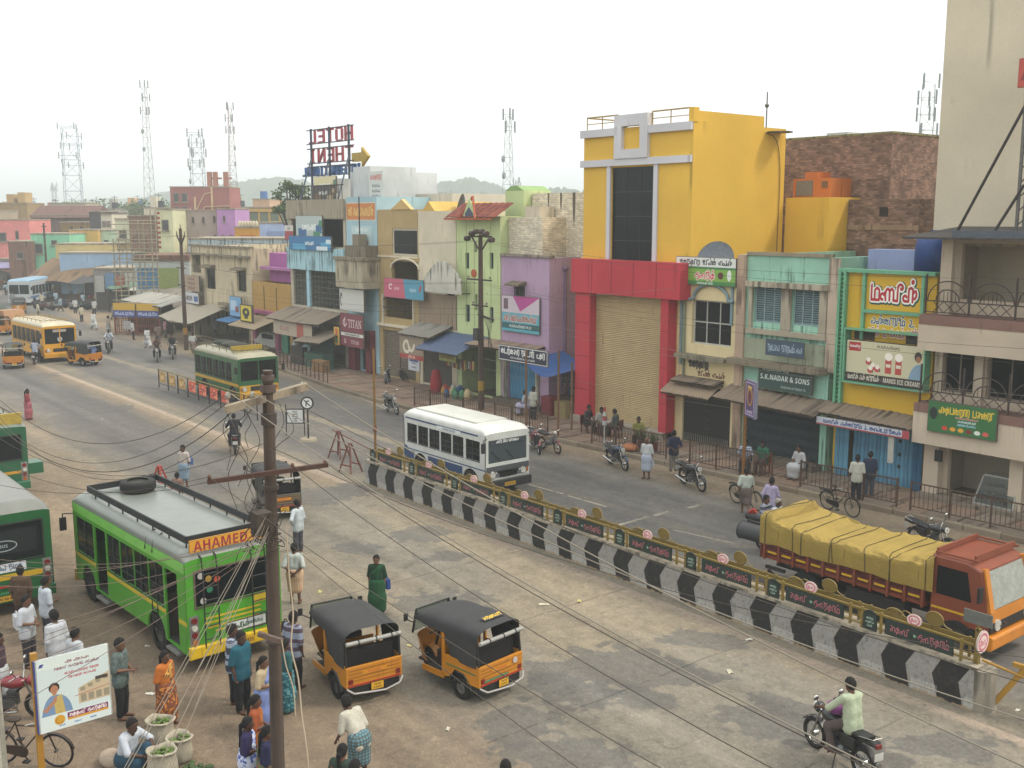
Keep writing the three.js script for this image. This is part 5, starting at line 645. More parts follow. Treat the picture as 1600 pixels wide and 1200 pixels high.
plainBlock('brown_brick_building','large raw brown brick building behind the yellow building',[[-34,-27.3,0,13.7,-51,-44],[-36,-34.02,0,13.1,-50,-44.2],[-28.4,-24.9,0,10.75,-43.98,-42.5],[-27.28,-21.2,0,10.2,-50,-44.3]],bricks('#b39583'),(o)=>{
wpart('render_band',b().box(-28.42,-24.88,9.4,9.62,-42.5,-42.46).box(-27.27,-21.2,8.4,9.6,-44.3,-44.27),grimy('#a08a76'),o);wpart('coping',b().box(-34.03,-27.27,13.7,13.8,-51,-43.97),grimy('#8d8a64'),o);wpart('dark_hole',b().box(-26.8,-26.4,10,10.4,-42.5,-42.47),std('#2c2522'),o);  // dark patch on the brick, painted as the shade inside a hole
});
plainBlock('orange_roof_cabin','small orange cabin with grey panel on the roof',[[-31.4,-29.3,10.86,11.75,-44,-42.4],[-30.9,-30.2,11.75,12.05,-43.6,-42.6]],plaster('#cf7e3f'),(o)=>{wpart('grey_panel',b().box(-31.2,-30.3,10.95,11.65,-42.4,-42.36),std('#8f8a86',0.7),o);wpart('vent',b().box(-29.8,-29.5,11.3,11.6,-42.4,-42.36),std('#8a6a4a',0.8),o);});
plainBlock('lavender_parapet','low lavender blue parapet behind the ice cream sign',[[-23.35,-20.6,7.3,8.75,-37.2,-36.4]],plaster('#8f9fcb'));
plainBlock('pale_water_tower','pale grey tank block on a far roof beside the yellow building',[[-41,-39.5,10,15.2,-60,-58.6]],plaster('#b8bfbd'));

// -- FAR HOUSES (the street bends away on the left)
const camYaw=Math.atan2(-vF.x,-vF.z);
function farHouse(u0,v0,u1,v1,w,color,label,wins=[],{depth=7,grim=false,extra,name='far_house',turn=0}={}) {
const um=(u0+u1)/2,p=atD(um,v1,w),top=atD(um,v0,w).y,W=(u1 - u0)/FPX*w,o=thing(name,label,'building',[p.x,0,p.z],camYaw+turn),m=grim?grimy(color) :plaster(color);
part('wall',b().box(-W/2,W/2,0,top,-depth,0),m,o);part('parapet',b().box(-W/2 - 0.06,W/2+0.06,top,top+0.16,-depth - 0.06,0.08),grimy('#a39a8c'),o);
const h=top - p.y;
for (const [fx,fy,fw,fh,c] of wins) {const x=-W/2+fx*W,y=p.y+(1 - fy)*h,ww=fw*W,hh=fh*h,f=part('window',b().box(x - ww/2,x+ww/2,y - hh/2,y+hh/2,0,0.05),std(c ?? '#8a8378',0.8),o);part('pane',b().box(x - ww*0.4,x+ww*0.4,y - hh*0.42,y+hh*0.42,0.05,0.07),flat('#3a3836',0.4),f);part('sill',b().box(x - ww*0.6,x+ww*0.6,y - hh/2 - 0.12,y - hh/2,0,0.2),grimy('#a39a8c'),f);}
extra?.(o,W,top,p.y);return o;
}
farHouse(80,318,135,345,190,'#b3ae9e','grey concrete block below the widest cell tower',[[0.55,0.65,0.6,0.5]]);
farHouse(0,318,44,350,182,'#a68c62','ochre block with roof cabins at the far street end',[[0.2,0.5,0.15,0.3],[0.6,0.5,0.15,0.3]],{grim:true,extra:(o,W,t)=>part('roof_cabin',b().box(-W*0.3,-W*0.05,t+0.16,t+1.6,-4,-1).box(W*0.1,W*0.35,t+0.16,t+1.9,-4,-1),plaster('#b79a6c'),o)});
farHouse(50,337,152,372,168,'#7a6763','long dark house with brown tiled roof',[[0.15,0.7,0.06,0.3],[0.3,0.7,0.06,0.3]],{grim:true,extra:(o,W,t)=>part('tiled_roof',b().prism([[0.6,t - 0.3],[-7.5,t - 0.3],[-3.5,t+1.6]],'x',-W/2,W/2),grimy('#6d4f4a'),o)});
farHouse(95,348,156,370,160,'#8f7a52','old ochre house with a row of yellow niches',[[0.3,0.4,0.1,0.4,'#c9a95a'],[0.55,0.4,0.1,0.4,'#c9a95a'],[0.8,0.4,0.1,0.4,'#c9a95a']],{grim:true});
farHouse(0,344,50,410,150,'#dd8a88','salmon pink house at the far left',[[0.15,0.4,0.22,0.22],[0.6,0.35,0.1,0.2]]);
farHouse(16,378,52,430,140,'#86655a','small brown house below the salmon pink one',[[0.5,0.4,0.3,0.2]],{grim:true});
farHouse(52,366,112,430,141,'#86c7a8','mint green house with open balcony',[[0.2,0.35,0.2,0.25],[0.6,0.2,0.15,0.12]]);
farHouse(110,360,155,400,146,'#d2ab5e','ochre yellow house beside the mint green one',[[0.3,0.7,0.1,0.15],[0.6,0.7,0.1,0.15]]);
farHouse(142,331,160,380,152,'#4c464d','dark slate house with a white upper room',[],{extra:(o,W,t)=>{part('white_room',b().box(W*0.5,W*1.45,t - 3.2,t - 0.3,-6,0.01),plaster('#cbc6b6'),o);for (const f of [0.75,1.15]) part('window',b().box(W*f - 0.3,W*f+0.3,t - 2.2,t - 1.3,0.01,0.06),flat('#6a625c'),o);part('roof_rim',b().box(W*0.45,W*1.5,t - 0.3,t - 0.1,-6,0.3),grimy('#6d6560'),o);}});
farHouse(155,361,183,405,147,'#b9cfba','pale green white house with one dark window',[[0.45,0.4,0.25,0.16,'#33507a']]);
farHouse(88,382,184,410,131,'#d6c289','long cream parapet building',[]);
farHouse(183,343,206,410,136,'#c6cbb3','narrow cream house with two dark windows',[[0.5,0.35,0.5,0.18],[0.5,0.75,0.5,0.16]]);
farHouse(96,396,214,450,126,'#9db8d6','long light blue building behind the street stalls',[[0.6,0.5,0.06,0.2],[0.85,0.5,0.06,0.2]]);
farHouse(206,338,268,430,129,'#8b6e61','raw brown house behind the scaffold tower',[[0.85,0.62,0.14,0.12,'#cfcab8']],{grim:true});
farHouse(248,328,272,385,121,'#cfd1ad','cream house with red corner blocks',[[0.5,0.42,0.45,0.3]],{extra:(o,W,t)=>{for (let i=0;i<8;i++) part('corner_block',b().box(-W/2 - 0.02,-W/2+0.3,t - 0.5 - i*0.55,t - 0.22 - i*0.55,-0.1,0.04),plaster('#9c4a3f'),o);}});
farHouse(268,293,360,345,172,'#9c5e5a','tall pink brick building with cream stair bands',[[0.1,0.3,0.1,0.28],[0.24,0.3,0.1,0.28],[0.1,0.7,0.1,0.25],[0.24,0.7,0.1,0.25]],{extra:(o,W,t,y)=>{const c=plaster('#cdb68e'),q=b();q.box(W*0.19,W*0.22,y,t,0,0.12).box(-W*0.1,-W*0.07,y,t - 1.5,0,0.12);for (const [a,d,e,f] of [[-0.07,0.3,0.08,0.8],[0.08,0.8,0.2,0.85],[-0.07,-0.1,0.08,0.42],[0.08,0.42,0.5,0.45]]) q.bar([a*W,y+d*(t - y),0.06],[e*W,y+f*(t - y),0.06],0.3,0.12);part('stair_band',q,c,o);const k=b();for (const f of [0.08,0.18,0.36]) k.box(W*f - 0.35,W*f+0.35,t,t+2.6,-3.7,-3).box(W*f - 0.2,W*f+1,t+1.4,t+1.7,-3.6,-3.1);part('unfinished_columns',k,plaster('#a9725f'),o);}});
farHouse(268,330,342,385,126,'#a99b97','grey pink long house with small square windows',[[0.25,0.25,0.05,0.18],[0.48,0.25,0.05,0.18],[0.7,0.25,0.05,0.18],[0.93,0.22,0.05,0.18],[0.93,0.75,0.06,0.16]]);
farHouse(341,327,369,385,125,'#b489c2','lilac house with two round windows',[[0.4,0.25,0.12,0.15]],{extra:(o,W,t)=>{for (const f of [-0.2,0.25]) part('round_window',b().disc([f*W,t - 3.4,0.04],0.42,0.08),flat('#6d5a5e'),o);}});
farHouse(368,356,408,395,119,'#d49a38','small orange and red temple house',[[0.5,0.55,0.6,0.5,'#c4533a']],{extra:(o,W,t)=>{for (let i=0;i<7;i++) part('roof_figure',b().ball([-W*0.35+i*W*0.11,t+0.4,-0.6],0.2,0.4,0.2,8,6),plaster('#c9bda4'),o);}});
farHouse(396,312,422,345,162,'#c9a68c','small peach house with blue tank on its roof',[[0.4,0.5,0.2,0.3]],{extra:(o,W,t)=>part('blue_tank',b().cyl([0,t+0.16,-2],[0,t+1.3,-2],0.6,0.55,12),std('#4a78b4',0.6),o)});
farHouse(385,325,458,365,136,'#7c8c7a','grey green building with ochre arcade',[],{extra:(o,W,t)=>{for (let i=0;i<5;i++) part('arch_pier',b().box(-W*0.45+i*W*0.22,-W*0.41+i*W*0.22,t - 2.2,t - 0.2,0,0.2),plaster('#c0a062'),o);part('arch_beam',b().box(-W/2,W/2,t - 0.5,t - 0.1,0,0.25),plaster('#c0a062'),o);}});
farHouse(407,349,460,395,111,'#aabadd','light blue rooftop room with brown door',[[0.85,0.4,0.12,0.5,'#7a4f48']],{extra:(o,W,t)=>part('recess_frame',b().box(-W*0.3,W*0.28,t - 2.6,t - 0.8,0,0.06),plaster('#8d9cc2'),o)});
farHouse(296,374,458,420,102,'#b6c8d6','long whitewashed blue parapet wall behind the white house',[[0.12,0.2,0.012,0.12]],{grim:true});
farHouse(215,408,300,500,101,'#bcc4c4','pale shop block with blue and green hoardings',[],{extra:(o,W,t,y)=>{part('hoarding',b().box(-W*0.45,-W*0.08,t - 2.6,t - 0.6,0,0.15),std('#4a7fa8',0.6),o);part('hoarding',b().box(-W*0.06,W*0.3,t - 2.6,t - 0.6,0,0.15),std('#97a35c',0.6),o);part('fascia',b().box(-W*0.48,W*0.45,t - 3.9,t - 2.8,0,0.3),grimy('#c2cbcc'),o);part('brown_roof',b().box(-W/2,W/2,t+0.16,t+0.6,-7,0.2),grimy('#7a5a4c'),o);}});
farHouse(150,420,215,500,112,'#8f8b8c','grey shop block with mixed small hoardings',[],{grim:true,extra:(o,W,t)=>{['#b5b4ae','#6f8fb0','#a85a48','#c2c0b6'].forEach((c,i)=>part('hoarding',b().box(-W*0.45+i*W*0.24,-W*0.24+i*W*0.24,t - 2.4+0.3*(i % 2),t - 0.7+0.3*(i % 2),0,0.15),std(c,0.7),o));part('shop_opening',b().box(-W*0.45,W*0.45,0.2,2.6,0,0.05),flat('#3a3430'),o);}});  // dark panel on the flat wall, painted as the shade of open shops
farHouse(0,405,60,470,148,'#8e8a8a','grey shop fronts with purple awning at the bend',[[0.3,0.5,0.2,0.3]],{grim:true,extra:(o,W)=>{part('purple_awning',b().prism([[0,3.6],[2.4,2.9],[2.4,2.98],[0,3.7]],'x',-W/2,W*0.2),cloth('#9a92b5'),o);part('red_hoarding',b().box(-W*0.1,W*0.25,4.2,6.0,0,0.15),std('#a85a55',0.7),o);}});
farHouse(-60,330,2,440,158,'#a99c88','beige house at the very end of the street',[[0.5,0.4,0.2,0.2]]);
[['buff','#c9b48e'],['sky blue','#9db4cc'],['rose','#c99a98'],['sage green','#9fb394'],['sand','#bfae92'],['ash grey','#a8a8a4'],['peach','#d0a888'],['ivory','#d3ccb8'],['brick red','#96665a'],['mauve','#a894b0'],['teal','#7fa8a4'],['khaki','#a39a70'],['cream white','#cfcdc2'],['apricot','#cfa070']].forEach(([n,c],i)=>farHouse(-10+i*33+12*hash(i,3),322+12*hash(i,1),16+i*33+22*hash(i,2),400,185+60*hash(i,4),c,`${n} coloured house in the hazy rows behind the street`,[[0.3,0.2,0.14,0.1],[0.7,0.2,0.14,0.1],[0.5,0.42,0.14,0.1]],{extra:(o,W,t)=>{part('roof_tank',b().cyl([W*0.2,t+0.16,-2],[W*0.2,t+1.3,-2],0.6,0.55,10),std(i % 2?'#33373c' :'#4a6fa0',0.6),o);part('stair_head',b().box(-W*0.4,-W*0.1,t+0.16,t+2,-5,-2.5),plaster(c),o);part('aerial',b().cyl([0,t,-3],[0,t+2.6,-3],0.05).cyl([-0.6,t+2.3,-3],[0.6,t+2.3,-3],0.04),IRON,o);}}));

function stall(u,v,W,roof,label,mat,{h=2.6,drop=0.7,D=2.6}={}) {
const p=onY(u,v),o=thing('street_stall',label,'stall',[p.x,0,p.z],camYaw - 0.35,'street stalls at the bend');
part('roof_sheet',b().grid((s,t)=>[(s - 0.5)*W,h+drop*(1 - t) - 0.12*Math.sin(s*9),-D/2+D*t],12,3),mat,o);for (const x of [-W/2+0.1,W/2 - 0.1]) {part('pole',b().cyl([x,0,D/2 - 0.1],[x,h,D/2 - 0.1],0.05),wood('#6a5a48'),o);part('pole',b().cyl([x,0,-D/2+0.1],[x,h+drop,-D/2+0.1],0.05),wood('#6a5a48'),o);}
part('back_cloth',b().box(-W/2+0.1,W/2 - 0.1,0.1,h+drop*0.6,-D/2,-D/2+0.05),std('#4b433c',0.9),o);part('table',b().box(-W/2+0.4,W/2 - 0.4,0.1,0.85,-0.3,0.6),wood('#6b5744'),o);
for (let i=0;i<8;i++) part('goods',b().ball([-W/2+0.6+(W - 1.2)*i/7,1.0,0.15],0.22,0.2,0.25,7,5),std(['#8a5a3a','#5c7a4a','#a03f38','#b59a4a','#4a5f86','#b8b2a4'][i % 6],0.85),o);return o;
}
stall(108,470,9,0,'stall with a steep brown thatch roof at the bend',grimy('#7d6750'),{h:2.4,drop:2.6,D:5});stall(155,478,6,0,'stall with a sagging black tarpaulin',cloth('#4a4a4c'));stall(62,455,6,0,'stall with an orange red sheet roof',std('#9c5a48',0.8));stall(185,470,5,0,'stall hung with red and blue cloth',cloth('#7a7f96'));stall(268,507,6,0,'stall under a grey sheet beside the yellow booth',grimy('#85827a'));stall(318,517,6,0,'stall behind the tall pole with dark goods',grimy('#76716a'),{h:2.2});stall(30,447,5,0,'stall with a faded violet sheet',cloth('#8a86a6'));
for (let i=0;i<16;i++) {const p=onY(60+i*10+6*hash(i,1),478+8*hash(i,2));const c=std(['#3a3a3e','#5a3a38','#7a7a78','#3d4a5c'][i % 4],0.7);const o=thing('parked_scooter','small scooter in the row parked before the far stalls','scooter',p,0.6+hash(i,3),'scooters parked before the far stalls');part('body',b().prism([[-0.7,0.35],[0.1,0.3],[0.5,0.35],[0.6,1.0],[0.5,1.0],[0.3,0.5],[0,0.5],[-0.1,0.8],[-0.8,0.75]],'z',-0.18,0.18,[],0.04),c,o);part('wheel',b().disc([0.6,0.26,0],0.26,0.1),RUBBER,o);part('wheel',b().disc([-0.55,0.26,0],0.26,0.1),RUBBER,o);part('handlebar',b().cyl([0.5,1.02,-0.3],[0.5,1.02,0.3],0.03),IRON,o);}
stall(130,462,5,0,'stall with a pale blue plastic sheet roof',cloth('#8fa3b5'));stall(88,462,4,0,'stall with a patched brown sack roof',grimy('#8a7662'));stall(212,488,5,0,'stall with a green plastic sheet roof',cloth('#6a8a72'));stall(12,452,5,0,'stall with a rusty tin roof at the street end',grimy('#8f6a55'));stall(240,492,4,0,'stall with a white cloth roof behind the yellow booth',cloth('#b9b5aa'));

{
const p=onY(216,524),o=thing('yellow_booth','red gated booth with yellow and blue fascia on sandy ground','booth',p,camYaw - 0.25),W=4.4;const f=printMat(2.1,1.4,(x,w,h)=>{x.fillStyle='#c09a36';x.fillRect(0,0,w,h*0.52);x.fillStyle='#3b4680';x.fillRect(0,h*0.52,w,h*0.48);tamil(x,'kavldRpny',w/2,h*0.75,h*0.2,w*0.85,'#b9c0da',null,2);},70);
part('roof',b().box(-W/2,W/2,2.55,2.65,-2,0.1),grimy('#7a6f62'),o);for (const [a,t] of [[-W/2,0],[0.05,0]]) {part('fascia_board',b().box(a,a+W/2 - 0.05,1.55,2.75,0.1,0.16),std('#6b5a3a'),o);part('fascia_print',facePlane(a+0.02,a+W/2 - 0.07,1.57,2.73,0.165),f,o);}
for (const x of [-W/2,-0.05,W/2 - 0.1]) part('post',b().box(x,x+0.1,0,2.55,0,0.1),std('#8a4a32',0.8),o);const g=b();for (let x=-W/2+0.2;x<W/2;x += 0.22) g.box(x,x+0.05,0.1,1.5,0.02,0.07);for (const y of [0.2,0.8,1.4]) g.box(-W/2,W/2,y,y+0.06,0.03,0.08);part('red_gate',g,std('#8a4a32',0.8),o);part('back_wall',b().box(-W/2,W/2,0,2.5,-2,-1.9),std('#5a463a',0.9),o);part('paper',b().box(-W*0.3,-W*0.12,0.5,1.2,0.09,0.1),std('#b5b0ae',0.9),o);
}

{
const p=onY(214,512),o=thing('scaffold_tower','tall bamboo scaffold tower of a street arch','scaffold',[p.x,0,p.z],camYaw),W=3.4,bm=std('#a49c84',0.85);for (let i=0;i<4;i++) for (let k=0;k<2;k++) {const top=i===3?10.6 :i===2?9.6 :8;part('upright',b().cyl([-W/2+i*W/3,0,-k*1.3],[-W/2+i*W/3*1.02,top,-k*1.3],0.06),bm,o);}
for (let y=2.5;y<10;y += 0.85) part('cross_pole',b().cyl([-W/2 - 0.3,y,0.07],[W/2+0.3,y+0.1*hash(y*10 | 0,1),0.07],0.045).cyl([-W/2 - 0.2,y+0.3,-1.25],[W/2+0.2,y+0.3,-1.25],0.045),bm,o);for (let y=4;y<9;y += 1.7) for (let i=0;i<3;i++) part('brace',b().cyl([-W/2+i*W/3,y,0.1],[-W/2+(i+1)*W/3,y+1.6,0.1],0.035),bm,o);
}
// -- CELL TOWERS
function tower(u,vTop,w,baseW,label,c,{heads=3,legs=4,taper=0.35,mast=false}={}) {
const p=atD(u,HORIZON,w),H=atD(u,vTop,w).y,o=thing('cell_tower',label,'tower',[p.x,0,p.z],0.4+u,'lattice phone towers above the roofs'),m=std(c,0.6),m2=std('#9aa09e',0.6),n=Math.round(H/(baseW*0.9)),q=(y)=>baseW/2*(1 - (1 - taper)*y/H),r=w*0.00018;
const cs=legs===3?[0,2.09,4.19] :[0.785,2.356,3.927,5.498];for (const a of cs) part('leg',b().cyl([1.41*q(0)*Math.cos(a),0,1.41*q(0)*Math.sin(a)],[1.41*q(H)*Math.cos(a),H*0.97,1.41*q(H)*Math.sin(a)],r*1.4,r*1.2,5),m,o);
const g=b();for (let i=0;i<n;i++) {const y0=H*0.97*i/n,y1=H*0.97*(i+1)/n;cs.forEach((a,k)=>{const e=cs[(k+1) % cs.length],A=[1.41*q(y0)*Math.cos(a),y0,1.41*q(y0)*Math.sin(a)],Bq=[1.41*q(y1)*Math.cos(e),y1,1.41*q(y1)*Math.sin(e)],Cq=[1.41*q(y1)*Math.cos(a),y1,1.41*q(y1)*Math.sin(a)];g.cyl(A,Bq,r*0.8,r*0.8,4).cyl(Cq,Bq,r*0.7,r*0.7,4);});} part('lattice',g,m,o);
for (let i=0;i<heads*3;i++) {const a=i*2.09+(i/3 | 0)*0.7,y=H*(0.985 - 0.075*(i/3 | 0)),R=q(y)+baseW*0.22;part('antenna_panel',b().box(R*Math.cos(a) - 0.12,R*Math.cos(a)+0.12,y - 0.9,y+0.9,R*Math.sin(a) - 0.1,R*Math.sin(a)+0.1),m2,o);part('bracket',b().cyl([0,y,0],[R*Math.cos(a),y,R*Math.sin(a)],r,r,4),m,o);}
for (let i=0;i<2;i++) part('dish',b().disc([q(H*0.7)+0.3,H*(0.72 - 0.1*i),0.3*i],0.55,0.3,'x',14),m2,o);return o;
}
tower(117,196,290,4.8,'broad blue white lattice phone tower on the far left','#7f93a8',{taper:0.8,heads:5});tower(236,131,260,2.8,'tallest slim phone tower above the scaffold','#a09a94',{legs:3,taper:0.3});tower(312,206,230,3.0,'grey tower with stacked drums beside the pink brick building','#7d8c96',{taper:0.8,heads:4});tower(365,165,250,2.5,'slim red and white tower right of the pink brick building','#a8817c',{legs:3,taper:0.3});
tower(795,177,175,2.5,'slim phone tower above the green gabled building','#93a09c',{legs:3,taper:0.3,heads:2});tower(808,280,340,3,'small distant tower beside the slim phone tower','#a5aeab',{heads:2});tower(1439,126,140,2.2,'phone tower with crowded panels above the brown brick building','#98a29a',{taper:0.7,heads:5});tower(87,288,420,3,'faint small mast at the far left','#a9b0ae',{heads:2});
// -- HILLS AND TREES
{
const hm=new THREE.MeshStandardMaterial({color:col('#4f5f45'),roughness:1,map:rep(grimeT,90)});
const hill=(u,w,H,L,seedv)=>struct('hill',b().grid((s,t)=>{const a=(s - 0.5)*L,e=(t - 0.5)*L*0.5,c=atD(u,HORIZON,w),k=Math.pow(Math.max(0,1 - Math.pow(2*s - 1,2)),1.2)*Math.pow(Math.max(0,1 - Math.pow(2*t - 1,2)),0.8)*H*(0.7+0.6*fbm(s*5+seedv,t*4,4));return [c.x+vR.x*a+vF.x*e,k - 1+(k>4?3*hash(Math.round(s*120),Math.round(t*20)) :0),c.z+vR.z*a+vF.z*e];},120,20),hm);
hill(400,900,40,300,3);hill(705,800,36,190,11);hill(560,1100,34,420,21);hill(900,700,26,200,31);hill(250,1200,30,500,41);hill(1250,900,20,500,51);hill(60,1100,20,400,61);
}
const leafG=(()=>{const g=b();return g;})();
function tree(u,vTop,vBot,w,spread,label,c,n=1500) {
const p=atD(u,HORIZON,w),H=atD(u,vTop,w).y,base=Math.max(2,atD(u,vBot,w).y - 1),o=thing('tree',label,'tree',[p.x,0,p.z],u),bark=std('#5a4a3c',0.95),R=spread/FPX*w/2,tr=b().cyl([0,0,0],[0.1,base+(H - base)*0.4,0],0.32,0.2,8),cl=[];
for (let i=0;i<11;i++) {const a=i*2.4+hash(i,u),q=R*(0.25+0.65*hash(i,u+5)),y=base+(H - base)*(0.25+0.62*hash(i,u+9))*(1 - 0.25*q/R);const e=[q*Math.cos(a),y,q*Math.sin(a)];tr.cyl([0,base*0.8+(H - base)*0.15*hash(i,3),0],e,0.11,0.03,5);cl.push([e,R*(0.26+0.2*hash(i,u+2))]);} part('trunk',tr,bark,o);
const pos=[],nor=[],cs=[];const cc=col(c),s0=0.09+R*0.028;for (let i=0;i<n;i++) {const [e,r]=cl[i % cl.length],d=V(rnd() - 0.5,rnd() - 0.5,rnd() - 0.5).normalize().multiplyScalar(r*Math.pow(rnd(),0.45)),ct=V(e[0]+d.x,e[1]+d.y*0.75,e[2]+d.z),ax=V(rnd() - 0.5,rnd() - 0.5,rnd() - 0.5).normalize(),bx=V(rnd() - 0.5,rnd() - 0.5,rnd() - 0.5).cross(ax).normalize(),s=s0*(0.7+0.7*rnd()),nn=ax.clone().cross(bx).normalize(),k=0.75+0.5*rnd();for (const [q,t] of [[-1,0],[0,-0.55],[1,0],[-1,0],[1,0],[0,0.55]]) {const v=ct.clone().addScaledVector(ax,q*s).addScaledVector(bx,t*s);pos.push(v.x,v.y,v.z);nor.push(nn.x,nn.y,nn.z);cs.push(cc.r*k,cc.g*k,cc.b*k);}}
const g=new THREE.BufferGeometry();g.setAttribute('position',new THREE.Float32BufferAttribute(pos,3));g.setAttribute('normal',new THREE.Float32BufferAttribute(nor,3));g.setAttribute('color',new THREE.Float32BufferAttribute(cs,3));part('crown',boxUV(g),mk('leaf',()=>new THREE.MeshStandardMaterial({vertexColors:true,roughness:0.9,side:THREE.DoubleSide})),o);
}
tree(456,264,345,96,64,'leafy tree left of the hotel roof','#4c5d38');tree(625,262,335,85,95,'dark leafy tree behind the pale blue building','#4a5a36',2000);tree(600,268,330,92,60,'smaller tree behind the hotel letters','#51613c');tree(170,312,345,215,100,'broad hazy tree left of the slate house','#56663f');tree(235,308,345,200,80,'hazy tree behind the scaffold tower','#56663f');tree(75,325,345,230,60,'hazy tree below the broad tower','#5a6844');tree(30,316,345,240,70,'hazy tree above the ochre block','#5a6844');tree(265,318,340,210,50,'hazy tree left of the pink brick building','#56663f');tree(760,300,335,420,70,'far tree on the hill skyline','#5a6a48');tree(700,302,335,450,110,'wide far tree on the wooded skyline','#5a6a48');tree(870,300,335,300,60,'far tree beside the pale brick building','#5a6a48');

// -- VEHICLES (built heading +x, left side at -z)
const wheelCache=new Map();
function wheelGeo(r,w) {const k=r+'_'+w;if (!wheelCache.has(k)) {const h=w/2,prof=[[r*0.58,-h],[r*0.9,-h],[r,-h*0.6],[r,h*0.6],[r*0.9,h],[r*0.58,h]];const t=b().lathe(prof,[0,0,0],28).geo();t.rotateX(Math.PI/2);const rim=b().lathe([[0.01,h*0.3],[r*0.2,h*0.45],[r*0.25,h*0.2],[r*0.5,h*0.1],[r*0.6,h*0.85],[r*0.62,-h*0.85],[r*0.5,-h*0.3],[0.01,-h*0.3]],[0,0,0],20).geo();rim.rotateX(Math.PI/2);wheelCache.set(k,[boxUV(t),boxUV(rim)]);} return wheelCache.get(k);}
function wheel(o,x,y,z,r,w,rimMat=STEEL) {const [t,m]=wheelGeo(r,w),g=part('wheel',t,RUBBER,o);g.position.set(x,y,z);if (z<0) g.rotation.y=Math.PI;part('rim',m,rimMat,g);return g;}
const arc=(cx,cy,r,a0,a1,n=10)=>Array.from({length:n+1},(_,i)=>[cx+r*Math.cos(a0+(a1 - a0)*i/n),cy+r*Math.sin(a0+(a1 - a0)*i/n)]);
const plateMat=(s,c='#b98e1f')=>mk('plate'+s,()=>printMat(0.5,0.14,(x,w,h)=>{x.fillStyle=c;x.fillRect(0,0,w,h);latin(x,s,w/2,h*0.54,h*0.75,'#1c1a16',w*0.92);},300));
const lampMat=std('#d6d3c8',0.25),redLamp=std('#7d1f1b',0.35),amberLamp=std('#b3681f',0.35);

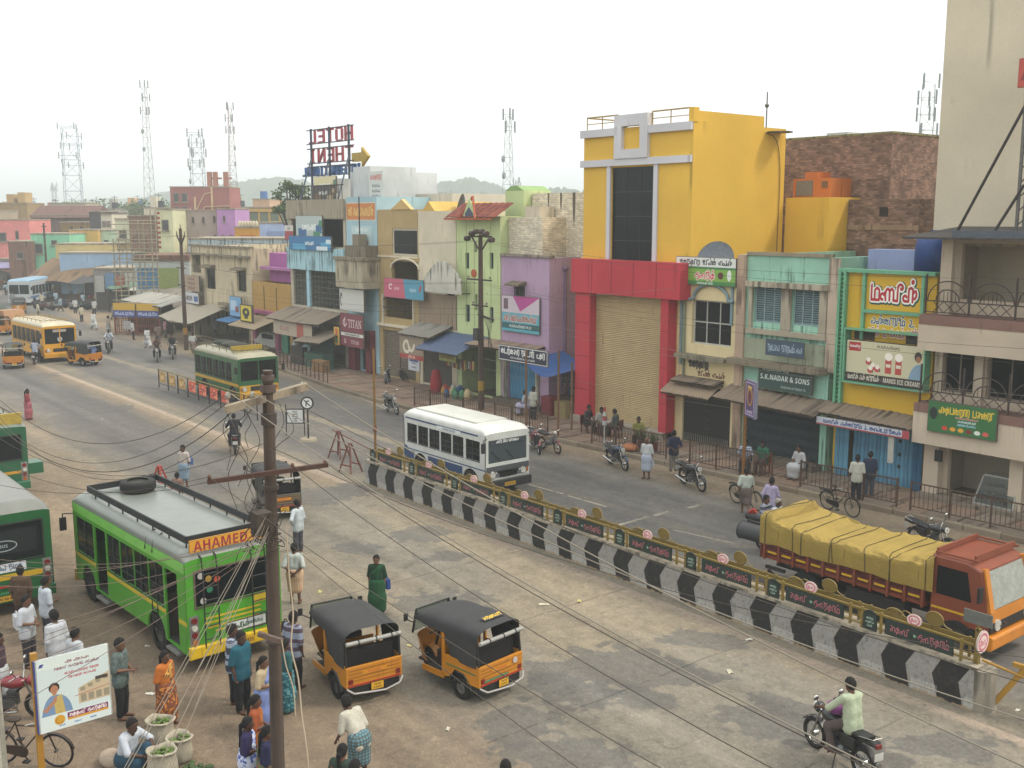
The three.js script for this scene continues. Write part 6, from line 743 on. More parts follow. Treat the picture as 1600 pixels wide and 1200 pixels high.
function bus(name,label,pos,turn,q) {
const {L=7,W=2.25,H=2.8,body,roof=body,low=0.42,sill=1.25,head=2.2,wins,winsL=wins,doors=[],arches,stripe,stripeY=[1.08,1.2],rackC,glass=TINT,frontH=1.3,rear={},front={}}=q;
const o=thing(name,label,'bus',pos,turn),x0=-L/2,x1=L/2,hw=W/2,ys=H - 0.3;
const outline=[[x0,low]];for (const a of arches) outline.push(...arc(a,0.48,0.5,Math.PI,0).map(([x,y])=>[x,Math.max(low,y)]));outline.push([x1,low],[x1,ys],[x0,ys]);
const wOf=(s)=>(s<0?winsL :wins).map(([a,c])=>R4(a,c,sill,head));
for (const s of [-1,1]) {
const dh=s<0?doors.map(([a,c])=>R4(a,c,low+0.08,head)) :[],holes=wOf(s);
const sd=part('side_panel',b().prism(outline,'z',s<0?-hw :hw - 0.05,s<0?-hw+0.05 :hw,[...holes,...dh]),paint(body),o);
holes.forEach((w,i)=>{part('window_pane',b().box(w[0][0],w[1][0],sill,head,s*(hw - 0.035),s*(hw - 0.025)),glass,sd);const bar=b();for (const y of [sill+0.22,sill+0.42]) bar.box(w[0][0],w[1][0],y,y+0.018,s*(hw - 0.012),s*(hw+0.004));bar.box(w[0][0],w[1][0],sill - 0.03,sill,s*hw,s*(hw+0.012)).box((w[0][0]+w[1][0])/2 - 0.015,(w[0][0]+w[1][0])/2+0.015,sill,head,s*(hw - 0.02),s*(hw+0.002));part('window_bars',bar,std('#3a3c3a',0.5),sd);});
if (stripe) for (const [ya,yb] of [stripeY,...(q.stripe2?[q.stripe2] :[])]) {const segs=b(),cuts=(s<0?doors :[]).map((d)=>[...d]).sort((a,c)=>a[0] - c[0]);let xs=x0+0.02;for (const [a,c] of cuts) {segs.box(xs,a - 0.02,ya,yb,s*hw,s*(hw+0.006));xs=c+0.02;} segs.box(xs,x1 - 0.02,ya,yb,s*hw,s*(hw+0.006));part('stripe',segs,paint(stripe),sd);}
}
const sec=(k)=>{const a=Math.PI*k,c=Math.cos(a),s=Math.sin(a);return [hw*Math.sign(c)*Math.pow(Math.abs(c),0.45),ys+0.3*Math.pow(s,0.7)];};
part('roof',b().grid((s,t)=>{const [z,y]=sec(t),e=Math.min(1,Math.min(s,1 - s)*L/0.35),f=Math.sqrt(1 - (1 - e)*(1 - e));return [x0+L*s,ys+(y - ys)*(0.25+0.75*f),z];},28,20),paint(roof),o);
for (const s of [0,1]) {const xx=s?x1 :x0;part('roof_end',b().grid((u,t)=>{const [z,y]=sec(u);return [xx,ys+(y - ys)*0.25*t,z];},16,1),paint(body),o);}
part('floor',b().box(x0+0.06,x1 - 0.06,low,low+0.1,-hw+0.06,hw - 0.06),std('#3c3a38',0.9),o);
const seat=b().box(-0.22,0.22,0,0.45,-0.38,0.38).box(-0.24,-0.12,0.45,1.0,-0.38,0.38).geo();for (let x=x0+0.6;x<x1 - 1.3;x += 0.82) for (const z of [-hw+0.5,hw - 0.5]) {if (z<0&&doors.some(([a,c])=>x>a - 0.3&&x<c+0.3)) continue;const m=part('seat',seat,std(q.seatC ?? '#4a3a34',0.8),o);m.position.set(x,low+0.1,z);}

const wf=front.win ?? [1.3,2.35],fw=hw - 0.12;const fp=part('front_panel',b().prism(R4(-hw,hw,low,ys+0.001),'x',x1 - 0.05,x1+0.002,[R4(-fw,fw,wf[0],wf[1])],0),paint(front.color ?? body),o);
part('windscreen',b().box(x1 - 0.035,x1 - 0.025,wf[0],wf[1],-fw,fw),front.glass ?? TINT,fp);part('wiper',b().bar([x1+0.01,wf[0]+0.05,-0.3],[x1+0.01,wf[0]+0.45,0.1],0.02).bar([x1+0.01,wf[0]+0.05,0.35],[x1+0.01,wf[0]+0.45,0.75],0.02),DARKM,fp);if (!front.one) part('screen_post',b().box(x1 - 0.02,x1+0.01,wf[0],wf[1],-0.03,0.03),paint(body),fp);
part('front_bumper',b().prism([[-hw - 0.02,low - 0.08],[hw+0.02,low - 0.08],[hw+0.02,low+0.24],[-hw - 0.02,low+0.24]],'x',x1,x1+0.14,[],0.03),paint(front.bumper ?? '#b9952f'),o);
for (const s of [-1,1]) {const hl=part('headlight',b().disc([x1+0.02,0.86,s*(hw - 0.3)],0.12,0.05,'x'),lampMat,o);part('headlight_ring',b().ring([x1+0.03,0.86,s*(hw - 0.3)],0.125,0.018,'x',18),CHROME,hl);part('indicator',b().box(x1,x1+0.03,0.78,0.94,s*(hw - 0.12) - 0.05,s*(hw - 0.12)+0.05),amberLamp,hl);}
part('grille',b().box(x1,x1+0.02,0.74,0.98,-0.5,0.5),std('#2d2d2c',0.5),o);part('front_plate',facePlane(-0.25,0.25,0,0.13,0).rotateY(Math.PI/2).translate(x1+0.15,low,0),plateMat('TN 60 B 4417'),o);
if (front.band) part('front_band',b().box(x1,x1+0.012,front.band[0],front.band[1],-hw+0.02,hw - 0.02),paint(front.bandC ?? stripe),o);
for (const s of [-1,1]) {const mr=part('mirror',b().box(x1+0.12,x1+0.2,1.75,2.1,s*(hw+0.22) - 0.08,s*(hw+0.22)+0.08),DARKM,o);part('mirror_arm',b().path([[x1,2.2,s*(hw - 0.05)],[x1+0.16,2.2,s*(hw+0.22)],[x1+0.16,2.05,s*(hw+0.22)]],0.015),DARKM,mr);}

const wr=rear.win ?? [1.45,2.25],rw=hw - 0.22;const rp=part('rear_panel',b().prism(R4(-hw,hw,low,ys+0.001),'x',x0 - 0.002,x0+0.05,[R4(-rw,rw,wr[0],wr[1])]),paint(rear.color ?? body),o);
part('rear_window',b().box(x0+0.025,x0+0.035,wr[0],wr[1],-rw,rw),rear.glass ?? TINT,rp);part('rear_window_seal',b().box(x0 - 0.015,x0,wr[1],wr[1]+0.04,-rw - 0.04,rw+0.04).box(x0 - 0.015,x0,wr[0] - 0.04,wr[0],-rw - 0.04,rw+0.04).box(x0 - 0.015,x0,wr[0],wr[1],-rw - 0.04,-rw).box(x0 - 0.015,x0,wr[0],wr[1],rw,rw+0.04),std(rear.seal ?? '#262626',0.6),rp);
part('rear_bumper',b().prism(R4(-hw - 0.01,hw+0.01,low - 0.06,low+0.22),'x',x0 - 0.12,x0,[],0.03),paint(rear.bumper ?? '#c9a51f'),o);
for (const s of [-1,1]) {const cl=part('tail_cluster',b().box(x0 - 0.012,x0,0.62,1.32,s*(hw - 0.15) - 0.11,s*(hw - 0.15)+0.11),metal('#a9abab',0.4,0.6),o);[amberLamp,redLamp,lampMat,redLamp].forEach((m,i)=>part('tail_lamp',b().disc([x0 - 0.03,0.72+i*0.165,s*(hw - 0.15)],0.066,0.05,'x',16),m,cl));}
(rear.stripes ?? []).forEach(([y,a,c])=>part('rear_stripe',b().box(x0 - 0.006,x0,y,y+0.045,a,c),paint(stripe),o));
part('rear_plate',facePlane(-0.28,0.28,0,0.14,0).rotateY(-Math.PI/2).translate(x0 - 0.125,low,rear.plateZ ?? 0),plateMat(rear.plate ?? 'TN 60 8821'),o);
for (const a of arches) for (const s of [-1,1]) wheel(o,a,0.45,s*(hw - 0.16),0.45,0.26,std('#5a5652',0.7));
part('chassis',b().box(x0+0.3,x1 - 0.3,0.32,low,-0.5,0.5),DARKM,o);part('axle',b().cyl([arches[0],0.45,-hw+0.2],[arches[0],0.45,hw - 0.2],0.06).cyl([arches[1],0.45,-hw+0.2],[arches[1],0.45,hw - 0.2],0.06),DARKM,o);
if (rackC) {const rk=b(),ry=H+0.02;for (const [a,c,d,e] of [[x0+0.35,x1 - 0.6,-hw+0.22,-hw+0.22],[x0+0.35,x1 - 0.6,hw - 0.22,hw - 0.22],[x0+0.35,x0+0.35,-hw+0.22,hw - 0.22],[x1 - 0.6,x1 - 0.6,-hw+0.22,hw - 0.22]]) rk.bar([a,ry+0.1,d],[c,ry+0.1,e],q.rackH?0.04 :0.035,q.rackH ?? 0.035);for (let x=x0+0.35;x<=x1 - 0.6;x += 0.9) for (const s of [-1,1]) rk.cyl([x,H - 0.12,s*(hw - 0.22)],[x,ry+0.1,s*(hw - 0.22)],0.02);if (!q.rackH) for (let z=-hw+0.4;z<hw - 0.3;z += 0.35) rk.bar([x0+0.35,ry+0.06,z],[x1 - 0.6,ry+0.06,z],0.025);part('roof_rack',rk,std(rackC,0.6),o);}
return o;
}
const bw=(x0,x1,n,gap=0.07)=>Array.from({length:n},(_,i)=>[x0+(x1 - x0)*i/n+gap/2,x0+(x1 - x0)*(i+1)/n - gap/2]);

{
const L=6.9,o=bus('green_bus','bright green and yellow bus with roof rack, spare tyre and AHAMED board',[-25.1,0,-9.24],Math.PI+0.046,{L,W:2.3,H:2.84,body:'#4d9a2e',roof:'#767c78',wins:[...bw(-3.1,2.2,6,0.03),[2.23,3.25]],winsL:[...bw(-2.27,1.12,4,0.03),[2.03,3.25]],doors:[[-3.0,-2.35],[1.2,1.95]],arches:[-1.75,2.55],stripe:'#c9b02a',stripeY:[1.1,1.19],rackC:'#26282a',rackH:0.16,rear:{bumper:'#d3b21c',seal:'#6b5a4e',stripes:[[1.17,-0.75,0.62],[1.06,-0.72,0.62],[0.95,-0.68,0.6],[0.84,-0.5,0.3]],win:[1.5,2.3],plate:'TN 60 8821',plateZ:0.1}});
for (const s of [-1,1]) part('roof_shoulder',b().box(-3.4,3.4,2.3,2.52,s*1.15,s*1.156),paint('#7cc45c'),o);
const st=part('spare_tyre',wheelGeo(0.46,0.26)[0],RUBBER,o);st.rotation.x=Math.PI/2;st.position.set(2.2,3.0,0.15);part('spare_rim',wheelGeo(0.46,0.26)[1],std('#4a4744',0.8),st);
for (const z of [-0.62,0.55]) {const g=b();for (const d of [-0.17,0.17]) g.path([[-3.05,2.78,z+d],[-3.5,2.62,z+d],[-3.56,2.3,z+d],[-3.56,0.55,z+d]],0.018,6);for (let y=0.75;y<2.3;y += 0.3) g.cyl([-3.56,y,z - 0.17],[-3.56,y,z+0.17],0.015);part('rear_ladder',g,DARKM,o);}
{const g=b();for (const d of [-0.2,0.2]) g.path([[-1.55+d,2.82,-0.9],[-1.55+d,2.66,-1.12],[-1.55+d,2.4,-1.17]],0.018,6);g.cyl([-1.75,2.7,-1.08],[-1.35,2.7,-1.08],0.015);for (const d of [-0.15,0.15]) g.path([[-1.75+d,1.2,-1.16],[-1.75+d,0.5,-1.18]],0.015);for (let y=0.6;y<1.2;y += 0.15) g.cyl([-1.9,y,-1.18],[-1.6,y,-1.18],0.012);part('side_ladder',g,DARKM,o);}
const nb=part('name_board',b().box(-3.42,-3.37,2.74,3.02,-1.0,1.05),std('#b5801f',0.6),o);part('name_print',facePlane(-1.02,1.02,2.75,3.01,0).rotateY(-Math.PI/2).translate(-3.425,0,0.02),printMat(2.04,0.26,(x,w,h)=>{x.fillStyle='#c58d24';x.fillRect(0,0,w,h);latin(x,'AHAMED',w*0.36,h*0.56,h*1.2,'#8d1f2a',w*0.66);latin(x,'TRAVELS',w*0.84,h*0.55,h*0.6,'#8d1f2a',w*0.26);},240),nb);
part('white_plate',b().box(-3.47,-3.455,0.72,0.98,-0.25,0.75),std('#27402c',0.6),o);part('plate_print',facePlane(-0.47,0.47,0,0.22,0).rotateY(-Math.PI/2).translate(-3.474,0.74,0.25),printMat(0.94,0.22,(x,w,h)=>{x.fillStyle='#c3c7c4';x.fillRect(0,0,w,h);tamil(x,'nvrs.',w*0.35,h*0.5,h*0.5,w*0.45,'#2c4a3c',null,2.2);tamil(x,'kpyal',w*0.75,h*0.5,h*0.3,w*0.35,'#3c5a4c',null,2.2);},220),o);
part('rear_badge',b().box(-3.465,-3.455,1.28,1.46,0.45,0.9).box(-3.467,-3.455,1.3,1.44,0.5,0.85),paint('#c9b02a'),o);for (const [y,z,c] of [[2.2,-0.8,'#c9c5c0'],[1.62,-0.76,'#c9c5c0'],[2.05,-0.42,'#c4502a'],[1.85,-0.6,'#2f8a62'],[2.1,-0.62,'#b9952f']]) part('window_sticker',b().disc([-3.462,y,z],0.075,0.012,'x',9),std(c,0.7),o);part('roof_marker',b().ball([-3.2,2.66,-1.0],0.07),std('#b5633f',0.5),o);part('roof_marker',b().ball([3.2,2.66,-1.0],0.07),std('#c9b8a0',0.5),o);
for (const [a,c] of [[-3.0,-2.35],[1.2,1.95]]) {part('step',b().box(a,c,0.3,0.36,-1.2,-0.75),std('#8a8a86',0.6),o);part('door_leaf',b().box(a - 0.02,a+0.02,0.5,2.15,-1.1,-0.72),paint('#4d9a2e'),o);part('door_window',b().box(a - 0.03,a+0.03,1.3,2.05,-1.05,-0.78),TINT,o);}
}
bus('dark_green_bus','dark green bus with yellow band whose rear stands at the left edge',[-31.6,0,-6.05],Math.PI,{L:7.4,W:2.3,H:2.85,body:'#1a5a30',roof:'#6c6e68',wins:bw(-3.3,3.2,7),arches:[-1.9,2.5],stripe:'#c9a52a',stripeY:[0.95,1.1],rear:{bumper:'#1a5a30',win:[1.4,2.35],stripes:[[0.98,-1.1,1.1],[0.93,-1.1,1.1],[1.03,-1.1,1.1]]}});
{const o=scene.children[scene.children.length - 1];part('rear_print',facePlane(-0.6,0.6,0,0.26,0).rotateY(-Math.PI/2).translate(-3.712,1.13,-0.1),printMat(1.2,0.26,(x,w,h)=>{x.fillStyle='#bfc4c8';x.fillRect(0,0,w,h);tamil(x,'kpyalv nmt',w/2,h*0.5,h*0.45,w*0.85,'#41506a',null,2);},160),o);part('red_bar',b().box(-3.72,-3.702,0.74,0.79,-0.9,0.6),std('#b5362a',0.5),o);part('window_lettering',facePlane(-0.8,0.8,0,0.6,0).rotateY(-Math.PI/2).translate(-3.68,1.6,0),printMat(1.6,0.6,(x,w,h)=>{x.fillStyle='#1d2326';x.fillRect(0,0,w,h);x.strokeStyle='#9aa5a8';x.lineWidth=3;x.beginPath();x.ellipse(w*0.5,h*0.65,w*0.2,h*0.22,0,0,7);x.stroke();latin(x,'BUS',w*0.5,h*0.66,h*0.2,'#9aa5a8');},120,{roughness:0.1}),o);}
bus('dark_green_bus','dark green bus with yellow roof board standing farther along the left edge',[-43.4,0,-8.5],Math.PI,{L:7.4,W:2.3,H:2.85,body:'#1b5a3c',roof:'#6d7a70',wins:bw(-3.3,3.2,7),arches:[-1.9,2.5],stripe:'#c9952a',stripeY:[0.95,1.1],rackC:'#4a4a44',rear:{bumper:'#1f6243',win:[1.45,2.3],stripes:[[0.98,-1.1,1.1],[0.93,-1.1,1.1]]}});
{const o=scene.children[scene.children.length - 1];part('roof_board',b().box(-3.6,-3.5,2.7,3.1,-1.05,1.05),std('#b9a042',0.6),o);part('open_door',b().box(-3.3,-2.55,0.75,1.15,1.17,1.75),paint('#1f6243'),o);part('door_band',b().box(-3.3,-2.55,0.85,0.95,1.75,1.756),paint('#c9952a'),o);}
bus('green_yellow_bus','green bus with yellow front bumper and loaded roof rack',[-55.3,0,-24.6],0,{L:5.9,W:2.3,H:2.75,body:'#2d5f3b',roof:'#98937c',wins:bw(-2.85,2.1,6),arches:[-1.6,2.1],stripe:'#c49a2c',stripeY:[0.98,1.14],stripe2:[0.5,0.56],rackC:'#6d6a4c',front:{bumper:'#c08f24',band:[0.62,1.05],bandC:'#c49a2c',glass:GLASS}});
{const o=scene.children[scene.children.length - 1];for (const [x,c] of [[-1.6,'#3a4038'],[-0.6,'#4a4a42'],[0.4,'#3c3c3a']]) part('roof_load',b().ball([x,2.92,0],0.42,0.16,0.55,10,6),cloth(c),o);part('roof_sign',b().box(1.5,1.6,2.78,3.05,-0.9,0.9),std('#b59a30',0.6),o);}
bus('yellow_school_bus','yellow bus with a white emblem in its windscreen',[-79.7,0,-21.0],0.05,{L:6.8,W:2.25,H:2.75,body:'#d29a22',roof:'#bfb79c',wins:bw(-3.2,2.8,6,0.03),arches:[-1.9,2.3],stripe:'#8a6a2a',stripeY:[1.1,1.16],rackC:'#a8842c',front:{bumper:'#c58f1f',glass:TINT}});
{const o=scene.children[scene.children.length - 1];part('windscreen_emblem',b().disc([3.39,1.6,0],0.17,0.01,'x',18),std('#c5c9cc',0.6),o);part('route_board',b().box(3.385,3.4,2.1,2.28,-0.45,0.45),std('#b5a9a0',0.6),o);}
bus('blue_white_bus','distant blue and white bus coming round the bend',[-131,0,-33.5],-0.6,{L:7.2,W:2.4,H:3.0,body:'#b9c0c8',roof:'#7aa0be',wins:bw(-3.3,2.9,6),arches:[-1.9,2.4],stripe:'#4a6fa0',stripeY:[0.8,1.05],front:{bumper:'#b9c0c8',glass:TINT}});

{
const o=bus('white_minibus','white minibus with blue skirt and roof stripes',[-31.75,0,-23.2],0,{L:5.3,W:2.0,H:2.6,body:'#cfd3d2',roof:'#d3d6d4',sill:1.32,head:2.05,wins:[...bw(-2.45,1.35,5),[1.45,2.3]],arches:[-1.5,1.75],stripe:'#2b4a78',stripeY:[1.02,1.06],front:{color:'#cfd3d2',bumper:'#2a2b2d',win:[1.28,2.12],glass:mk('shinyGlass',()=>new THREE.MeshPhysicalMaterial({color:0x3a4348,roughness:0.06,clearcoat:1,clearcoatRoughness:0.03,side:THREE.DoubleSide})),one:true},rear:{bumper:'#2a2b2d'},seatC:'#7d6a5c'});
for (const s of [-1,1]) {part('blue_skirt',b().prism([[-2.62,0.43],[-2.02,0.43],[-1.9,0.98],[-2.3,0.98],[-2.45,1.14],[-2.62,1.14]],'z',s>0?1.0 :-1.008,s>0?1.008 :-1.0),paint('#2b4a78'),o);part('blue_skirt',b().box(-0.98,1.24,0.43,0.96,s>0?1.0 :-1.008,s>0?1.008 :-1.0),paint('#2b4a78'),o);part('blue_roof_stripe',b().box(-2.5,2.2,2.22,2.28,s>0?1.0 :-1.008,s>0?1.008 :-1.0),paint('#2b4a78'),o);part('maker_lettering',facePlane(-0.75,0.75,0,0.13,0).rotateY(s>0?0 :Math.PI).translate(0.4,2.12,s*1.01),printMat(1.5,0.13,(x,w,h)=>{x.fillStyle='#cfd3d2';x.fillRect(0,0,w,h);latin(x,'SWARAJ MAZDA',w/2,h*0.55,h*0.85,'#33435c',w*0.95,'italic bold');},240),o);}
part('front_grille',b().box(2.65,2.665,0.94,1.16,-0.98,0.98),std('#55585a',0.5),o);part('white_lamp_panel',b().box(2.65,2.67,0.7,0.93,-0.95,0.95),paint('#d0d2cf'),o);for (const s of [-1,1]) for (const d of [0.72,0.5]) part('square_lamp',b().box(2.67,2.69,0.75,0.89,s*d - 0.09,s*d+0.09),std('#6d7376',0.2),o);const sl=b();for (let i=0;i<5;i++) sl.box(2.67,2.685,0.73+i*0.035,0.745+i*0.035,-0.36,0.36);part('lower_grille',sl,DARKM,o);
part('name_strip',facePlane(-0.75,0.75,0,0.16,0).rotateY(Math.PI/2).translate(2.64,1.96,0),printMat(1.5,0.16,(x,w,h)=>{x.fillStyle='#3a4146';x.fillRect(0,0,w,h);tamil(x,'sir. raj maEtl',w/2,h*0.5,h*0.55,w*0.9,'#d9dcd8',null,2.2);},260),o);part('roof_ridge',b().box(-2.2,1.7,2.58,2.63,-0.7,0.7),paint('#cdd0cc'),o);
}

{
const o=thing('tarpaulin_lorry','maroon and orange lorry loaded under a roped yellow tarpaulin','lorry',[-14.1,0,-23.35]),M=paint('#803e26',0.5),OR=paint('#cc8022',0.45);
const cab=part('cab',b().prism([[1.85,0.75],[3.25,0.75],[3.28,1.25],[3.05,2.15],[2.7,2.28],[1.85,2.28]],'z',-1.0,1.0,[],0.05),M,o);
part('windscreen',b().quad([3.3,1.3,0.86],[3.3,1.3,-0.86],[3.075,2.12,-0.8],[3.075,2.12,0.8]),std('#a9aea6',0.15),cab);for (const s of [-1,1]) {part('door_window',b().prism([[2.0,1.38],[2.85,1.38],[2.72,2.05],[2.0,2.05]],'z',s>0?1.0 :-1.006,s>0?1.006 :-1.0),TINT,cab);part('door_stripe',b().box(1.9,3.15,1.02,1.07,s>0?1.0 :-1.006,s>0?1.006 :-1.0),paint('#d6ab2a'),cab);part('screen_pillar',b().bar([3.29,1.25,s*0.95],[3.05,2.2,s*0.88],0.12),OR,cab);part('mirror',b().box(3.1,3.16,1.5,1.85,s*1.18 - 0.08,s*1.18+0.08),DARKM,cab);part('headlight',b().disc([3.32,0.92,s*0.68],0.13,0.06,'x'),lampMat,cab);}  // windscreen: whitish reflection painted into its opaque pale colour
part('front_panel',b().box(3.27,3.31,1.0,1.28,-0.98,0.98),OR,cab);part('grille',b().box(3.28,3.32,0.78,1.0,-0.95,0.95),DARKM,cab);part('bumper',b().prism([[-1.05,0.4],[1.05,0.4],[1.05,0.72],[-1.05,0.72]],'x',3.2,3.42,[],0.05),OR,o);part('roof_carrier',b().box(1.9,1.95,2.3,2.42,-0.9,0.9).box(2.8,2.85,2.3,2.45,-0.9,0.9).box(1.9,2.92,2.32,2.36,-0.95,-0.9).box(1.9,2.92,2.32,2.36,0.9,0.95),M,o);
part('load_bed',b().box(-2.95,1.75,0.98,1.08,-1.02,1.02),M,o);for (const s of [-1,1]) {for (let k=0;k<3;k++) part('side_board',b().box(-2.95,1.75,1.1+k*0.19,1.27+k*0.19,s*1.02 - 0.02,s*1.02+0.02),wood('#6f2f24'),o);for (let i=0;i<11;i++) {const x=-2.85+i*0.455;part('stake',b().box(x - 0.03,x+0.03,0.95,1.72,s*1.06 - 0.02,s*1.06+0.02),M,o);if (i<10) part('reflector',b().box(x+0.09,x+0.38,1.15,1.2,s*1.04,s*1.05),paint('#d3aa20'),o);}}
const tarp=(s,t)=>{const a=t*Math.PI,c=Math.cos(a),e=Math.sin(a),x=-3.0+4.95*s,n=fbm(s*9,t*7,3) - 0.5,bulge=0.2*(fbm(s*17+4,t*9,4) - 0.5) - 0.16*Math.sin(Math.PI*s);return [x+0.05*n,1.38+Math.pow(e,0.17)*(0.7+bulge+(s>0.93?0.25*(s - 0.93)/0.07 :0)+(s<0.06?0.16 :0))+0.12*n,-1.1*Math.sign(c)*Math.pow(Math.abs(c),0.24)*(1+0.03*bulge)];};
part('tarpaulin',b().grid(tarp,70,34),mk('tarp',()=>new THREE.MeshStandardMaterial({color:col('#9a8339'),roughness:0.75,map:rep(plasterT,2),bumpMap:bumpR,bumpScale:0.02,side:THREE.DoubleSide})),o);part('tarpaulin_end',b().grid((s,t)=>{const p=tarp(0.0,s);return [p[0]+0.02,1.35+(p[1] - 1.35)*t,p[2]*(0.6+0.4*t)];},20,4),mk('tarp'),o);
const rp=b();for (let i=0;i<9;i++) {const s=0.03+i*0.11+0.03*(hash(i,77) - 0.5),dg=0.16*(hash(i,78) - 0.3);const pts=[];for (let k=0;k<=14;k++) {const p=tarp(clamp01(s+dg*(k/14)),k/14);pts.push([p[0],p[1]+0.015,p[2]*1.012]);} rp.path(pts,0.009,4);} part('rope',rp,std('#3a3528',0.9),o);
for (const [y,z,r] of [[1.35,0.45,0.24],[1.32,0.0,0.22],[1.35,-0.5,0.22],[1.7,0.1,0.12]]) part('black_pipe',b().cyl([-4.2+0.2*Math.abs(z),y,z],[-2.6,y,z],r,r,18,true).ring([-4.2+0.2*Math.abs(z),y,z],r,0.02,'x'),std('#3c3d3f',0.6),o);
part('red_flag',b().box(-4.1,-3.9,1.75,1.9,0.1,0.2,[0.3,0.4,0.5]),cloth('#a5382f'),o);part('chassis',b().box(-2.9,3.1,0.62,0.8,-0.45,0.45),DARKM,o);for (const s of [-1,1]) {wheel(o,2.55,0.45,s*0.88,0.45,0.26,std('#5f5b55',0.7));wheel(o,-1.6,0.45,s*0.84,0.45,0.3,std('#5f5b55',0.7));part('mudguard',b().box(-2.2,-1.0,0.94,0.98,s*0.84 - 0.2,s*0.84+0.2),DARKM,o);} part('fuel_tank',b().cyl([0.2,0.62,-0.75],[1.0,0.62,-0.75],0.22,0.22,14),std('#4a4844',0.6),o);part('tool_box',b().box(-0.4,1.2,0.4,0.85,0.6,0.95),std('#2f2a28',0.8),o);part('tail_board',b().box(-3.05,-2.97,0.95,1.55,-1.0,1.0),wood('#6f2f24'),o);part('under_rack',b().bar([-2.9,0.55,0.8],[-2.2,0.3,0.95],0.08).bar([-2.9,0.7,0.9],[-2.3,0.7,0.9],0.08),IRON,o);
}

